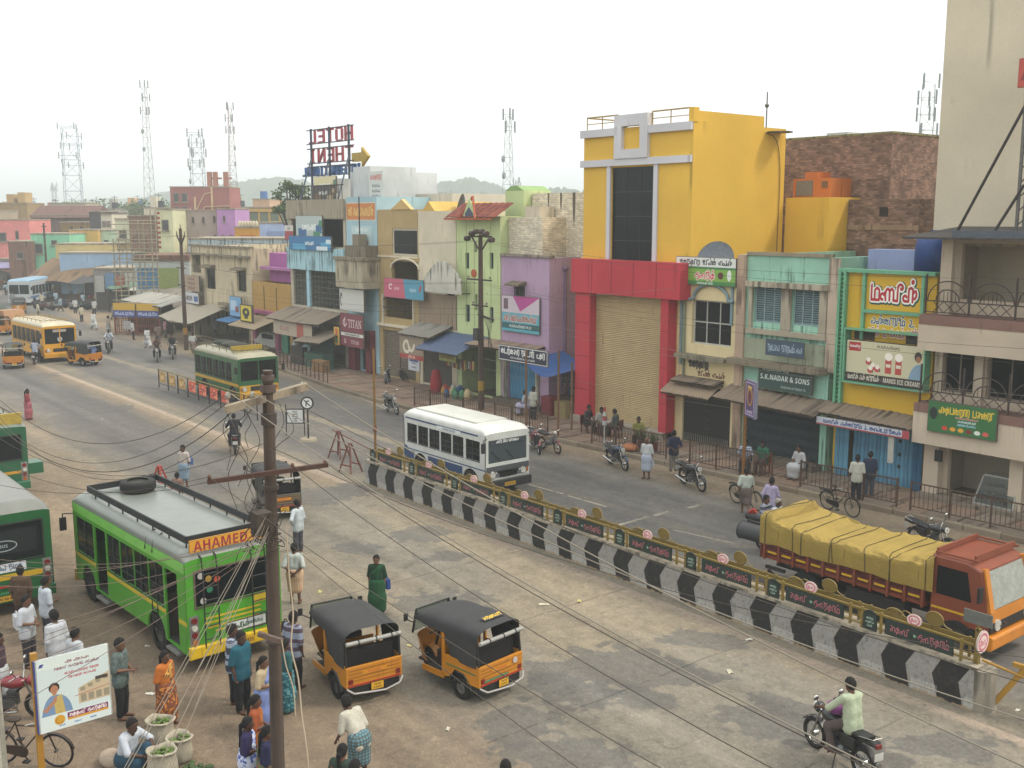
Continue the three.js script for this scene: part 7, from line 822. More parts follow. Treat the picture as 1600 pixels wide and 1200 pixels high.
function autoRickshaw(label,pos,turn,{letters,bodyC='#c28018'}={}) {
const o=thing('auto_rickshaw',label,'auto rickshaw',pos,turn,'auto rickshaws on the road'),Y=paint(bodyC,0.45),BK=mk('hood',()=>new THREE.MeshStandardMaterial({color:col('#39393a'),roughness:0.85,map:rep(grainT,0.7),side:THREE.DoubleSide})),hw=0.64;

const roofY=(x)=>1.66 - 0.05*Math.pow((x+0.4)/1,2) - 0.18*sstep(0.45,1.0,x);part('hood',b().grid((s,t)=>{const x=-1.22+2.1*s,a=Math.PI*t,c=Math.cos(a),e=Math.sin(a),top=roofY(x),low=1.34 - 0.02*s,w=(hw - 0.10*sstep(0.2,0.9,x))*(0.94+0.06*Math.cos(x));return [x - 0.06*e*(s<0.02?1 :0),low+(top - low)*Math.pow(e,0.55)+0.012*Math.sin(x*9)*e,w*Math.sign(c)*Math.pow(Math.abs(c),0.5)];},24,22),BK,o);
for (const s of [-1,1]) part('side_curtain',b().grid((u,t)=>{const x=-1.22+(0.78+0.2*t)*u;return [x,0.82+(1.36 - 0.82)*t,s*(hw+0.005+0.02*Math.sin(u*5)*(1 - t))];},8,6),BK,o);
const rearPts=[[-hw,0.42],[hw,0.42],[hw,0.86],[-hw,0.86]];const rp=part('rear_panel',b().prism(rearPts,'x',-1.3,-1.24,[],0.015),Y,o);const ln=b();for (let i=0;i<4;i++) ln.box(-1.312,-1.3,0.56+i*0.075,0.572+i*0.075,-hw+0.06,hw - 0.06);part('pressed_lines',ln,paint('#9c6612',0.5),rp);part('red_strip',b().box(-1.31,-1.3,0.44,0.475,-hw+0.04,hw - 0.04),std('#b5342a',0.4),rp);part('rear_lettering',facePlane(-0.28,0.28,0,0.09,0).rotateY(-Math.PI/2).translate(-1.314,0.66,0),mk('autoName',()=>printMat(0.56,0.09,(x,w,h)=>{x.fillStyle=bodyC;x.fillRect(0,0,w,h);latin(x,'PIAGGIO',w/2,h*0.55,h*0.8,'#a8452a',w*0.8);},300)),rp);
for (const s of [-1,1]) {part('side_panel',b().prism([[-1.26,0.42],[-0.95,0.42],[-0.85,0.6],[-0.55,0.62],[-0.42,0.42],[-0.2,0.36],[-0.2,0.86],[-1.26,0.86]],'z',s>0?hw - 0.04 :-hw,s>0?hw :-hw+0.04),Y,o);part('door_sill',b().box(-0.2,0.5,0.3,0.42,s*(hw - 0.03) - 0.02,s*(hw - 0.03)+0.02),Y,o);part('door_post',b().box(-0.22,-0.15,0.36,1.4,s*(hw - 0.03) - 0.02,s*(hw - 0.03)+0.02),Y,o);part('tail_lamp',b().box(-1.315,-1.3,0.5,0.6,s*(hw - 0.1) - 0.05,s*(hw - 0.1)+0.05),redLamp,o);part('mudguard',b().grid((u,t)=>{const a=Math.PI*(0.02+0.96*u);return [-0.72+0.34*Math.cos(a),0.26+0.34*Math.sin(a),s*(hw - 0.14+0.17*t)];},14,2),std('#4d5654',0.6),o);wheel(o,-0.72,0.25,s*(hw - 0.06),0.25,0.13,metal('#a5a6a6',0.35,0.8));}
part('cowl',b().grid((u,t)=>{const a=Math.PI*(u - 0.5),y=0.34+0.62*t;return [0.62+(0.6 - 0.12*t)*Math.cos(a)*0.75,y,(hw - 0.06)*Math.sin(a)*(0.62+0.38*t)];},16,5),Y,o);part('windscreen',b().quad([1.0,0.96,-0.44],[1.0,0.96,0.44],[0.84,1.5,0.46],[0.84,1.5,-0.46]),GLASS,o);const wf=b();for (const s of [-1,1]) wf.cyl([1.0,0.94,s*0.46],[0.84,1.52,s*0.48],0.025).cyl([0.84,1.45,s*0.5],[-1.2,1.38,s*0.6],0.02).cyl([-1.26,0.86,s*0.61],[-1.2,1.36,s*0.61],0.025);wf.cyl([0.84,1.52,-0.48],[0.84,1.52,0.48],0.022);part('hood_frame',wf,DARKM,o);
wheel(o,0.95,0.24,0,0.24,0.12,metal('#a5a6a6',0.35,0.8));part('front_mudguard',b().grid((u,t)=>{const a=Math.PI*(0.1+0.8*u);return [0.95+0.3*Math.cos(a),0.26+0.3*Math.sin(a),-0.1+0.2*t];},10,2),Y,o);part('headlight',b().disc([1.1,0.78,0],0.1,0.1,'x'),lampMat,o);
part('floor',b().box(-1.22,0.5,0.3,0.35,-hw+0.05,hw - 0.05).box(0.5,0.95,0.3,0.35,-0.34,0.34),std('#3a352f',0.9),o);part('passenger_seat',b().box(-1.05,-0.5,0.35,0.72,-hw+0.08,hw - 0.08).box(-1.12,-0.98,0.72,1.15,-hw+0.1,hw - 0.1),std('#171211',0.85),o);part('driver_seat',b().box(0.05,0.35,0.35,0.7,-0.32,0.32).box(-0.02,0.08,0.7,1.05,-0.32,0.32),std('#2d2422',0.7),o);part('handlebar',b().cyl([0.62,0.98,-0.3],[0.62,0.98,0.3],0.02).cyl([0.75,0.6,0],[0.62,0.98,0],0.03),DARKM,o);part('partition',b().box(-0.1,-0.06,0.35,0.95,-hw+0.08,hw - 0.08),Y,o);
part('rolled_curtain',b().cyl([-1.3,1.37,-hw+0.02],[-1.3,1.37,hw - 0.02],0.045,0.045,10),std('#a9a8a2',0.6),o);for (const z of [-0.35,0.05,0.4]) part('curtain_strap',b().ring([-1.3,1.37,z],0.05,0.012,'z',12),DARKM,o);part('bumper',b().path([[-1.32,0.42,-hw],[-1.42,0.34,-hw+0.12],[-1.42,0.3,-0.2],[-1.42,0.26,0.2],[-1.42,0.34,hw - 0.12],[-1.32,0.42,hw]],0.022),std('#b5b0ac',0.4),o);part('under_rear',b().box(-1.27,-0.9,0.24,0.42,-hw+0.06,hw - 0.06),DARKM,o);part('number_plate',facePlane(-0.14,0.14,0,0.16,0).rotateY(-Math.PI/2).translate(-1.33,0.28,0.05),mk('autoPlate',()=>printMat(0.28,0.16,(x,w,h)=>{x.fillStyle='#c9981c';x.fillRect(0,0,w,h);latin(x,'TN 60',w/2,h*0.3,h*0.36,'#2a2016',w*0.85);latin(x,'D 4472',w/2,h*0.72,h*0.36,'#2a2016',w*0.85);},320)),o);part('plate_back',b().box(-1.325,-1.3,0.27,0.45,-0.1,0.2),DARKM,o);
for (const s of [-1,1]) part('mirror',b().box(0.9,0.93,1.3,1.46,s*0.72 - 0.05,s*0.72+0.05).cyl([0.88,1.2,s*0.5],[0.91,1.34,s*0.72],0.012),DARKM,o);
if (letters) {part('hood_lettering',facePlane(-0.3,0.3,0,0.16,0).rotateX(-1.42).rotateY(-Math.PI/2).translate(-1.0,1.668,0.12),new THREE.MeshStandardMaterial({map:canvasTex(256,70,(x,w,h)=>{x.fillStyle='#3a3a3b';x.fillRect(0,0,w,h);tamil(x,'EntajIi',w/2,h*0.45,h*0.55,w*0.9,'#d6ae28',null,2);}),roughness:0.8}),o);part('flower_sticker',b().disc([-1.318,0.74,0.4],0.07,0.008,'x',8),std('#cfc3c0',0.7),o);part('green_strip',b().box(-1.316,-1.302,0.5,0.53,-0.5,0.2),std('#3a8a6a',0.5),o);part('side_strip',b().box(-1.2,-0.3,0.66,0.69,-hw - 0.006,-hw).box(-1.2,-0.3,0.66,0.69,hw,hw+0.006),std('#4f7a4a',0.5),o);}
return o;
}
autoRickshaw('auto rickshaw with plain hood parked nearer the utility pole',[-19.25,0,-10.9],Math.PI - 0.1);autoRickshaw('auto rickshaw with yellow Tamil lettering on its hood',[-17.7,0,-12.75],Math.PI+0.12,{letters:true});
autoRickshaw('auto rickshaw standing behind the green bus near the cable tangle',[...onY(398,800).add(V(0.2,0,-0.6)).toArray()],Math.PI - 0.2,{bodyC:'#55534c'});autoRickshaw('auto rickshaw beside the yellow bus with a man standing next to it',[...onY(122,572).add(V(-0.6,0,-0.4)).toArray()],Math.PI+0.5);autoRickshaw('auto rickshaw heading left before the yellow bus',[...onY(22,573).toArray()],Math.PI - 0.25);autoRickshaw('auto rickshaw half hidden behind others at the far left',[...onY(6,522).toArray()],Math.PI - 0.3);
[[92,458,'auto rickshaw leaving past the thatched stall',2.6],[30,490,'auto rickshaw following the yellow bus',-0.3],[140,462,'auto rickshaw parked before the black tarpaulin stall',1.2]].forEach(([u,v,l,t])=>autoRickshaw(l,onY(u,v).toArray(),t));
{const o=thing('loaded_lorry','small far lorry with orange body and green tarpaulin','lorry',onY(2,520),0.3);part('bed',b().box(-3,1,0.7,1.7,-1,1),paint('#b06a2c',0.6),o);part('tarpaulin',b().ball([-1,1.7,0],2.1,0.8,1.05),cloth('#4d5648'),o);part('cab',b().prism([[1.1,0.5],[2.5,0.5],[2.4,1.4],[2.1,2.1],[1.1,2.1]],'z',-0.95,0.95,[],0.05),paint('#9a6a34',0.5),o);for (const [x,z] of [[-2,0.8],[-2,-0.8],[1.8,0.8],[1.8,-0.8]]) wheel(o,x,0.42,z,0.42,0.24);}


function motorcycle(c,seatC='#232323') {
const o=thing('motorcycle','motorcycle','motorcycle',[0,0,0]),P=paint(c,0.3),sp=b();
for (const x of [-0.62,0.66]) {const w=part('wheel',b().ring([x,0.3,0],0.265,0.045,'z',28,8),RUBBER,o),r=b().ring([x,0.3,0],0.22,0.014,'z',28,5).disc([x,0.3,0],0.06,0.12);for (let i=0;i<12;i++) {const a=i*Math.PI/6;r.cyl([x,0.3,(i % 2 - 0.5)*0.06],[x+0.22*Math.cos(a),0.3+0.22*Math.sin(a),0],0.005,0.005,3);} part('rim',r,CHROME,w);}
part('frame',b().path([[0.45,0.78,0],[0.1,0.5,0],[-0.2,0.42,0],[-0.62,0.3,0.08]],0.025).path([[0.42,0.85,0],[-0.1,0.72,0],[-0.7,0.74,0]],0.022).cyl([-0.2,0.42,-0.08],[-0.62,0.3,-0.08],0.02),DARKM,o);part('fork',b().cyl([0.44,0.88,0.07],[0.66,0.3,0.07],0.022).cyl([0.44,0.88,-0.07],[0.66,0.3,-0.07],0.022),CHROME,o);
part('fuel_tank',b().ball([0.2,0.82,0],0.27,0.13,0.15,16,10),P,o);part('seat',b().prism([[-0.75,0.8],[-0.05,0.74],[0.02,0.78],[-0.3,0.84],[-0.78,0.88]],'z',-0.13,0.13,[],0.03),std(seatC,0.6),o);part('side_panel',b().prism([[-0.45,0.5],[-0.12,0.5],[-0.08,0.72],[-0.5,0.72]],'z',-0.12,0.12,[],0.02),P,o);part('tail_piece',b().prism([[-0.95,0.76],[-0.6,0.72],[-0.6,0.82],[-0.92,0.84]],'z',-0.09,0.09,[],0.02),P,o);
const en=b().box(-0.12,0.22,0.28,0.46,-0.12,0.12).ball([-0.1,0.36,0],0.13,0.12,0.16,10,8);for (let i=0;i<5;i++) en.box(0.06,0.24,0.46+i*0.04,0.48+i*0.04,-0.1,0.1);part('engine',en,metal('#77777a',0.45,0.7),o);part('exhaust',b().path([[0.22,0.4,0.1],[0.26,0.22,0.13],[-0.1,0.2,0.15]],0.022).cyl([-0.1,0.2,0.15],[-0.85,0.32,0.17],0.035,0.05,10),CHROME,o);
part('handlebar',b().path([[0.4,0.9,0],[0.38,1.02,0.12],[0.28,1.02,0.34]],0.014).path([[0.4,0.9,0],[0.38,1.02,-0.12],[0.28,1.02,-0.34]],0.014),CHROME,o);part('headlight',b().ball([0.56,0.86,0],0.1,0.11,0.11,12,8),P,o);part('headlight_lens',b().disc([0.64,0.86,0],0.085,0.03,'x',16),lampMat,o);for (const s of [-1,1]) {const m=part('mirror',b().ball([0.34,1.2,s*0.3],0.03,0.05,0.07,8,6),CHROME,o);part('mirror_stem',b().cyl([0.36,1.02,s*0.2],[0.34,1.2,s*0.3],0.008),DARKM,m);}
for (const [x,a0] of [[0.66,0.5],[-0.62,0.7]]) part('mudguard',b().grid((u,t)=>{const a=Math.PI*(x>0?0.15+0.62*u :0.25+0.6*u);return [x+0.335*Math.cos(a),0.3+0.335*Math.sin(a),-0.06+0.12*t];},12,2),x>0?P :DARKM,o);part('tail_lamp',b().box(-0.98,-0.93,0.74,0.81,-0.06,0.06),redLamp,o);part('number_plate',b().box(-0.985,-0.975,0.52,0.66,-0.1,0.1),std('#c9c7c0',0.6),o);part('grab_rail',b().path([[-0.6,0.84,0.12],[-0.92,0.9,0.1],[-0.92,0.9,-0.1],[-0.6,0.84,-0.12]],0.012),CHROME,o);part('stand',b().cyl([-0.05,0.28,-0.12],[-0.12,0.0,-0.26],0.012),DARKM,o);part('footrest',b().cyl([0.0,0.28,-0.28],[0.0,0.28,0.28],0.014),DARKM,o);
return o;
}
const mBlack=motorcycle('#1f2022'),mBlue=motorcycle('#1c2848'),mRed=motorcycle('#7a1f28');
const place=(m,p,turn,label,lean=-0.1)=>{m.position.copy(p);m.rotation.set(0,turn,0);m.userData.label=label;m.rotation.order='YXZ';m.rotation.x=lean;return m;};
place(mBlack,onY(1455,862).add(V(0,0,0)),-0.25,'black parked motorcycle with chrome exhaust near the sweet shop',0.12);place(mBlue,onY(965,730),-0.3,'blue black parked motorcycle in front of the beige shutter',0.12);place(mRed,onY(838,705),-0.5,'red parked motorcycle mostly hidden by the white minibus',0.12);
const mcopy=(src,u,v,turn,label,lean=0.12)=>{const c=copyOf(src,onY(u,v),turn,label,undefined);c.rotation.order='YXZ';c.rotation.x=lean;delete c.userData.group;return c;};
mcopy(mBlack,1082,762,-0.3,'black parked motorcycle behind the man in white dhoti');mcopy(mBlack,613,645,-0.2,'black and chrome motorcycle parked behind the white minibus');mcopy(mBlack,607,602,-0.7,'dark motorcycle parked beside the watch shop entrance');
{
const o=thing('moped','maroon moped with grey leg shield parked by the kerb','moped',onY(860,705),-0.15),P=paint('#6d222c',0.4);o.rotation.order='YXZ';o.rotation.x=0.12;for (const x of [-0.6,0.6]) {const w=part('wheel',b().ring([x,0.28,0],0.25,0.035,'z',26,7),RUBBER,o),r=b().ring([x,0.28,0],0.21,0.012,'z',24,5).disc([x,0.28,0],0.05,0.1);for (let i=0;i<10;i++) {const a=i*Math.PI/5;r.cyl([x,0.28,0],[x+0.21*Math.cos(a),0.28+0.21*Math.sin(a),0],0.005,0.005,3);} part('rim',r,CHROME,w);}
part('frame',b().path([[0.45,0.8,0],[0.25,0.42,0],[-0.15,0.4,0],[-0.6,0.3,0]],0.04),P,o);part('leg_shield',b().grid((u,t)=>[0.42 - 0.18*t,0.75 - 0.42*t,-0.2+0.4*u],3,4),std('#9a9c9c',0.5),o);part('seat',b().prism([[-0.75,0.72],[-0.1,0.68],[-0.12,0.78],[-0.75,0.82]],'z',-0.12,0.12,[],0.03),std('#262424',0.6),o);part('fork',b().cyl([0.45,0.85,0.05],[0.6,0.28,0.05],0.018).cyl([0.45,0.85,-0.05],[0.6,0.28,-0.05],0.018),CHROME,o);part('handlebar',b().path([[0.42,0.95,-0.3],[0.46,0.95,0],[0.42,0.95,0.3]],0.016).cyl([0.45,0.8,0],[0.46,0.95,0],0.025),CHROME,o);part('headlight',b().ball([0.54,0.92,0],0.08),lampMat,o);part('exhaust',b().cyl([0,0.22,0.14],[-0.8,0.26,0.16],0.03,0.045,10),CHROME,o);part('engine',b().ball([-0.15,0.36,0],0.16,0.13,0.12),STEEL,o);part('carrier',b().box(-0.9,-0.6,0.74,0.76,-0.1,0.1),IRON,o);part('mudguard',b().grid((u,t)=>{const a=Math.PI*(0.2+0.6*u);return [0.6+0.3*Math.cos(a),0.28+0.3*Math.sin(a),-0.05+0.1*t];},10,2),P,o);part('mirror',b().ball([0.4,1.12,0.28],0.02,0.05,0.05).cyl([0.42,0.95,0.2],[0.4,1.12,0.28],0.007),DARKM,o);}

function bicycle(label,pos,turn,c='#23211f') {
const o=thing('bicycle',label,'bicycle',pos,turn),F=std(c,0.5);o.rotation.order='YXZ';o.rotation.x=0.08;for (const x of [-0.55,0.55]) {const w=part('wheel',b().ring([x,0.34,0],0.325,0.018,'z',32,6),RUBBER,o),r=b().ring([x,0.34,0],0.3,0.01,'z',32,4).disc([x,0.34,0],0.025,0.09);for (let i=0;i<16;i++) {const a=i*Math.PI/8;r.cyl([x,0.34,(i % 2 - 0.5)*0.05],[x+0.3*Math.cos(a),0.34+0.3*Math.sin(a),0],0.003,0.003,3);} part('rim',r,STEEL,w);part('mudguard',b().grid((u,t)=>{const a=Math.PI*((x>0?0.05 :0.2)+0.75*u);return [x+0.36*Math.cos(a),0.34+0.36*Math.sin(a),-0.03+0.06*t];},14,1),F,o);}
part('frame',b().path([[-0.55,0.34,0.04],[-0.1,0.3,0],[-0.2,0.85,0],[-0.55,0.34,-0.04]],0.014).path([[-0.1,0.3,0],[0.36,0.82,0],[-0.19,0.8,0]],0.016).path([[0.36,0.95,0],[0.42,0.72,0],[0.55,0.34,0]],0.016),F,o);part('saddle',b().ball([-0.22,0.92,0],0.14,0.045,0.09,12,6),std('#3a2a20',0.7),o);part('handlebar',b().path([[0.18,0.98,-0.27],[0.34,1.0,-0.18],[0.36,0.97,0],[0.34,1.0,0.18],[0.18,0.98,0.27]],0.012),CHROME,o);part('carrier',b().box(-0.85,-0.35,0.7,0.715,-0.08,0.08).cyl([-0.8,0.7,0.07],[-0.56,0.34,0.07],0.008).cyl([-0.8,0.7,-0.07],[-0.56,0.34,-0.07],0.008),F,o);part('chain_case',b().prism([...arc(-0.1,0.3,0.12,-1.6,1.6,8),[-0.55,0.4],[-0.55,0.28]],'z',0.04,0.06),F,o);part('pedals',b().bar([-0.1,0.3,0.08],[0.02,0.16,0.08],0.02).box(-0.04,0.08,0.14,0.17,0.09,0.18).bar([-0.1,0.3,-0.06],[-0.22,0.44,-0.06],0.02).box(-0.28,-0.16,0.43,0.46,-0.16,-0.07),DARKM,o);return o;
}
bicycle('black bicycle parked against the kerb by the blue shutters',onY(1312,802),-0.15);bicycle('black bicycle held by the man in a cream shirt',onY(1166,792),-0.2);bicycle('old black bicycle leaning near the brown shutter',onY(632,600),-0.3);
{const p=onY(48,1195);bicycle('rusty bicycle standing behind the roadside advertisement board',[p.x,0,p.z],0.75,'#3d2b22');const c=copyOf(mRed,onY(20,1130).add(V(-0.3,0,0)),0.9,'motorcycle with grey seat cover half hidden behind the advertisement board');delete c.userData.group;}

// -- PEOPLE

function surf(f,lo,hi,h) {
const nx=Math.ceil((hi[0] - lo[0])/h)+1,ny=Math.ceil((hi[1] - lo[1])/h)+1,nz=Math.ceil((hi[2] - lo[2])/h)+1,F=new Float32Array(nx*ny*nz),id=new Int32Array(nx*ny*nz).fill(-1),pos=[],idx=[];
for (let k=0,o=0;k<nz;k++) for (let j=0;j<ny;j++) for (let i=0;i<nx;i++,o++) F[o]=f(lo[0]+i*h,lo[1]+j*h,lo[2]+k*h);
const at=(i,j,k)=>(k*ny+j)*nx+i,E=[[0,1],[2,3],[4,5],[6,7],[0,2],[1,3],[4,6],[5,7],[0,4],[1,5],[2,6],[3,7]];
for (let k=0;k<nz - 1;k++) for (let j=0;j<ny - 1;j++) for (let i=0;i<nx - 1;i++) {
const v=[];let m=0;for (let c=0;c<8;c++) {const q=F[at(i+(c & 1),j+((c >> 1) & 1),k+(c >> 2))];v.push(q);if (q<0) m |= 1 << c;} if (m===0||m===255) continue;
let x=0,y=0,z=0,n=0;for (const [a,c] of E) if ((v[a]<0) !== (v[c]<0)) {const t=v[a]/(v[a] - v[c]);x += (a & 1)+t*((c & 1) - (a & 1));y += ((a >> 1) & 1)+t*(((c >> 1) & 1) - ((a >> 1) & 1));z += (a >> 2)+t*((c >> 2) - (a >> 2));n++;}
id[at(i,j,k)]=pos.length/3;pos.push(lo[0]+(i+x/n)*h,lo[1]+(j+y/n)*h,lo[2]+(k+z/n)*h);
}
const quad=(a,c,d,e,flip)=>{if (a<0||c<0||d<0||e<0) return;flip?idx.push(a,d,c,a,e,d) :idx.push(a,c,d,a,d,e);};
for (let k=1;k<nz - 1;k++) for (let j=1;j<ny - 1;j++) for (let i=1;i<nx - 1;i++) {
const s=F[at(i,j,k)]<0;if (s !== F[at(i+1,j,k)]<0) quad(id[at(i,j - 1,k - 1)],id[at(i,j,k - 1)],id[at(i,j,k)],id[at(i,j - 1,k)],!s);if (s !== F[at(i,j+1,k)]<0) quad(id[at(i - 1,j,k - 1)],id[at(i - 1,j,k)],id[at(i,j,k)],id[at(i,j,k - 1)],!s);if (s !== F[at(i,j,k+1)]<0) quad(id[at(i - 1,j - 1,k)],id[at(i,j - 1,k)],id[at(i,j,k)],id[at(i - 1,j,k)],!s);
}
const g=new THREE.BufferGeometry();g.setAttribute('position',new THREE.Float32BufferAttribute(pos,3));g.setIndex(idx);g.computeVertexNormals();return boxUV(g);
}
const cone=(p,a,c,ra,rb)=>{const dx=c[0] - a[0],dy=c[1] - a[1],dz=c[2] - a[2],px=p[0] - a[0],py=p[1] - a[1],pz=p[2] - a[2],t=clamp01((px*dx+py*dy+pz*dz)/(dx*dx+dy*dy+dz*dz+1e-9)),ex=px - dx*t,ey=py - dy*t,ez=pz - dz*t;return Math.sqrt(ex*ex+ey*ey+ez*ez) - ra - (rb - ra)*t;};
const smin=(a,c,k)=>{const h=clamp01(0.5+0.5*(c - a)/k);return c+(a - c)*h - k*h*(1 - h);};
function meshBones(bones,k,h,pad=0) {
const lo=[9,9,9],hi=[-9,-9,-9];for (const [a,c,ra,rb] of bones) for (const q of [a,c]) for (let i=0;i<3;i++) {lo[i]=Math.min(lo[i],q[i] - Math.max(ra,rb) - pad - 3*h);hi[i]=Math.max(hi[i],q[i]+Math.max(ra,rb)+pad+3*h);}
return surf((x,y,z)=>{const p=[x,y,z];let d=9;for (const [a,c,ra,rb] of bones) d=smin(d,cone(p,a,c,ra+pad,rb+pad),k);return d;},lo,hi,h);
}

function joints(pose) {
const J={},hipY=pose.hip ?? 0.84,hx=pose.hx ?? 0,L=pose.lean ?? 0,up=(d,z=0,f=0)=>[hx+Math.sin(L)*d+Math.cos(L)*f,hipY+Math.cos(L)*d - Math.sin(L)*f,z];
J.hip=[hx,hipY,0];J.chest=up(0.34);J.neck=up(0.53);J.head=up(0.66,0,0.025);J.sh=[up(0.47,-0.17),up(0.47,0.17)];J.hipS=[[hx,hipY,-0.085],[hx,hipY,0.085]];
J.knee=pose.knee ?? [[hx+0.02,hipY - 0.4,-0.095],[hx+0.02,hipY - 0.4,0.095]];J.ank=pose.ank ?? [[hx,0.09,-0.1],[hx,0.09,0.1]];J.elb=pose.elb ?? [[J.sh[0][0] - 0.03,J.sh[0][1] - 0.27,-0.22],[J.sh[1][0] - 0.03,J.sh[1][1] - 0.27,0.22]];J.wri=pose.wri ?? [[J.elb[0][0]+0.06,J.elb[0][1] - 0.23,-0.2],[J.elb[1][0]+0.06,J.elb[1][1] - 0.23,0.2]];J.up=up;return J;
}
const POSE={
stand:{},shift:{knee:[[0.03,0.44,-0.1],[0.08,0.45,0.12]],ank:[[0,0.09,-0.1],[0.1,0.09,0.17]]},
hips:{elb:[[-0.08,1.1,-0.36],[-0.03,1.05,0.23]],wri:[[0.06,0.93,-0.19],[0.05,0.82,0.22]]},front:{elb:[[0.0,1.06,-0.24],[0.0,1.06,0.24]],wri:[[0.2,1.0,-0.06],[0.22,1.02,0.05]]},back:{elb:[[-0.12,1.06,-0.25],[-0.12,1.06,0.25]],wri:[[-0.17,0.9,-0.05],[-0.17,0.88,0.05]]},
walk:{knee:[[0.14,0.46,-0.09],[-0.06,0.45,0.09]],ank:[[0.2,0.1,-0.09],[-0.26,0.14,0.09]],elb:[[-0.12,1.06,-0.23],[0.08,1.06,0.23]],wri:[[-0.06,0.84,-0.22],[0.24,0.92,0.2]]},
sit:{hip:0.52,knee:[[0.4,0.5,-0.12],[0.4,0.5,0.12]],ank:[[0.4,0.1,-0.12],[0.42,0.1,0.12]],elb:[[0.08,0.75,-0.25],[0.08,0.75,0.25]],wri:[[0.3,0.63,-0.13],[0.3,0.63,0.13]],lean:0.12},
squat:{hip:0.2,hx:-0.1,lean:0.25,knee:[[0.28,0.42,-0.16],[0.32,0.3,0.18]],ank:[[0.2,0.07,-0.14],[0.45,0.07,0.1]],elb:[[0.2,0.5,-0.28],[0.22,0.46,0.26]],wri:[[0.4,0.45,-0.14],[0.42,0.4,0.12]]},
ride:{hip:0.93,hx:-0.3,lean:0.12,knee:[[0.1,0.72,-0.2],[0.1,0.72,0.2]],ank:[[-0.02,0.34,-0.19],[-0.02,0.34,0.19]],elb:[[0.0,1.13,-0.3],[0.0,1.13,0.3]],wri:[[0.24,1.05,-0.3],[0.24,1.05,0.3]]},pillion:{hip:0.95,hx:-0.66,lean:0.05,knee:[[-0.26,0.74,-0.24],[-0.26,0.74,0.24]],ank:[[-0.3,0.36,-0.22],[-0.3,0.36,0.22]],elb:[[-0.5,1.12,-0.26],[-0.5,1.12,0.26]],wri:[[-0.32,1.0,-0.16],[-0.32,1.0,0.16]]},
bend:{lean:0.5,elb:[[0.2,0.98,-0.24],[0.12,0.98,0.24]],wri:[[0.34,0.8,-0.22],[0.2,0.74,0.24]],knee:[[0.05,0.46,-0.1],[-0.02,0.45,0.1]]},
};
const headG=(()=>{
const skull=(x,y,z)=>Math.sqrt((x*x)/0.0095+((y - 0.02)*(y - 0.02))/0.0128+(z*z)/0.0064)*0.085 - 0.085,el=(x,y,z,cx,cy,cz,rx,ry,rz)=>(Math.sqrt(((x - cx)/rx) ** 2+((y - cy)/ry) ** 2+((z - cz)/rz) ** 2) - 1)*Math.min(rx,ry,rz);
const face=surf((x,y,z)=>{let d=smin(skull(x,y,z),el(x,y,z,0.03,-0.06,0,0.062,0.062,0.055),0.02);d=smin(d,cone([x,y,z],[0.092,0.01,0],[0.108,-0.028,0],0.009,0.015),0.008);d=smin(d,el(x,y,z,0.075,-0.058,0,0.022,0.012,0.026),0.008);for (const s of [-1,1]) {d=smin(d,el(x,y,z,-0.005,-0.012,s*0.082,0.02,0.03,0.01),0.006);d=Math.max(d,-el(x,y,z,0.098,0.014,s*0.03,0.014,0.01,0.016));} return smin(d,cone([x,y,z],[-0.015,-0.05,0],[-0.03,-0.16,0],0.05,0.056),0.02);},[-0.14,-0.19,-0.12],[0.15,0.16,0.12],0.0085);
const hair=surf((x,y,z)=>Math.max(skull(x,y,z) - 0.014 - 0.006*Math.sin(x*80)*Math.sin(z*70)*Math.sin(y*60),0.8*(x - 0.062) - 0.9*(y - 0.055),-(y+0.045)+0.3*x),[-0.14,-0.1,-0.12],[0.14,0.17,0.12],0.0085);
const hairF=surf((x,y,z)=>{let d=Math.max(skull(x,y,z) - 0.014,0.8*(x - 0.062) - 0.9*(y - 0.06),-(y+0.07)+0.3*x);d=smin(d,el(x,y,z,-0.115,-0.02,0,0.045,0.05,0.05),0.02);return smin(d,cone([x,y,z],[-0.13,-0.05,0],[-0.16,-0.42,0.01],0.032,0.016),0.02);},[-0.22,-0.46,-0.12],[0.14,0.17,0.12],0.011);
const bald=surf((x,y,z)=>Math.max(skull(x,y,z) - 0.01,x - 0.03,y - 0.05,-(y+0.05)),[-0.14,-0.1,-0.12],[0.14,0.17,0.12],0.0085);
const eyes=b();for (const s of [-1,1]) eyes.ball([0.088,0.014,s*0.03],0.008,0.007,0.011,6,4).box(0.088,0.1,0.03,0.036,s*0.03 - 0.018,s*0.03+0.018);eyes.box(0.08,0.094,-0.062,-0.058,-0.02,0.02);return {face,hair,hairF,bald,eyes:eyes.geo()};
})();
const handG=(()=>{const g=b().ball([0,-0.045,0],0.028,0.05,0.016,10,8);[[-0.021,0.066],[-0.007,0.076],[0.007,0.072],[0.021,0.058]].forEach(([x,l])=>g.cyl([x,-0.075,0],[x*1.1,-0.075 - l*0.55,0.008],0.0085,0.008,6).cyl([x*1.1,-0.075 - l*0.55,0.008],[x*1.1,-0.075 - l,0.028],0.008,0.006,6));g.cyl([0.022,-0.03,0.004],[0.046,-0.062,0.014],0.0105,0.009,6).cyl([0.046,-0.062,0.014],[0.048,-0.09,0.024],0.009,0.007,6);return g.geo();})();
const figCache=new Map();
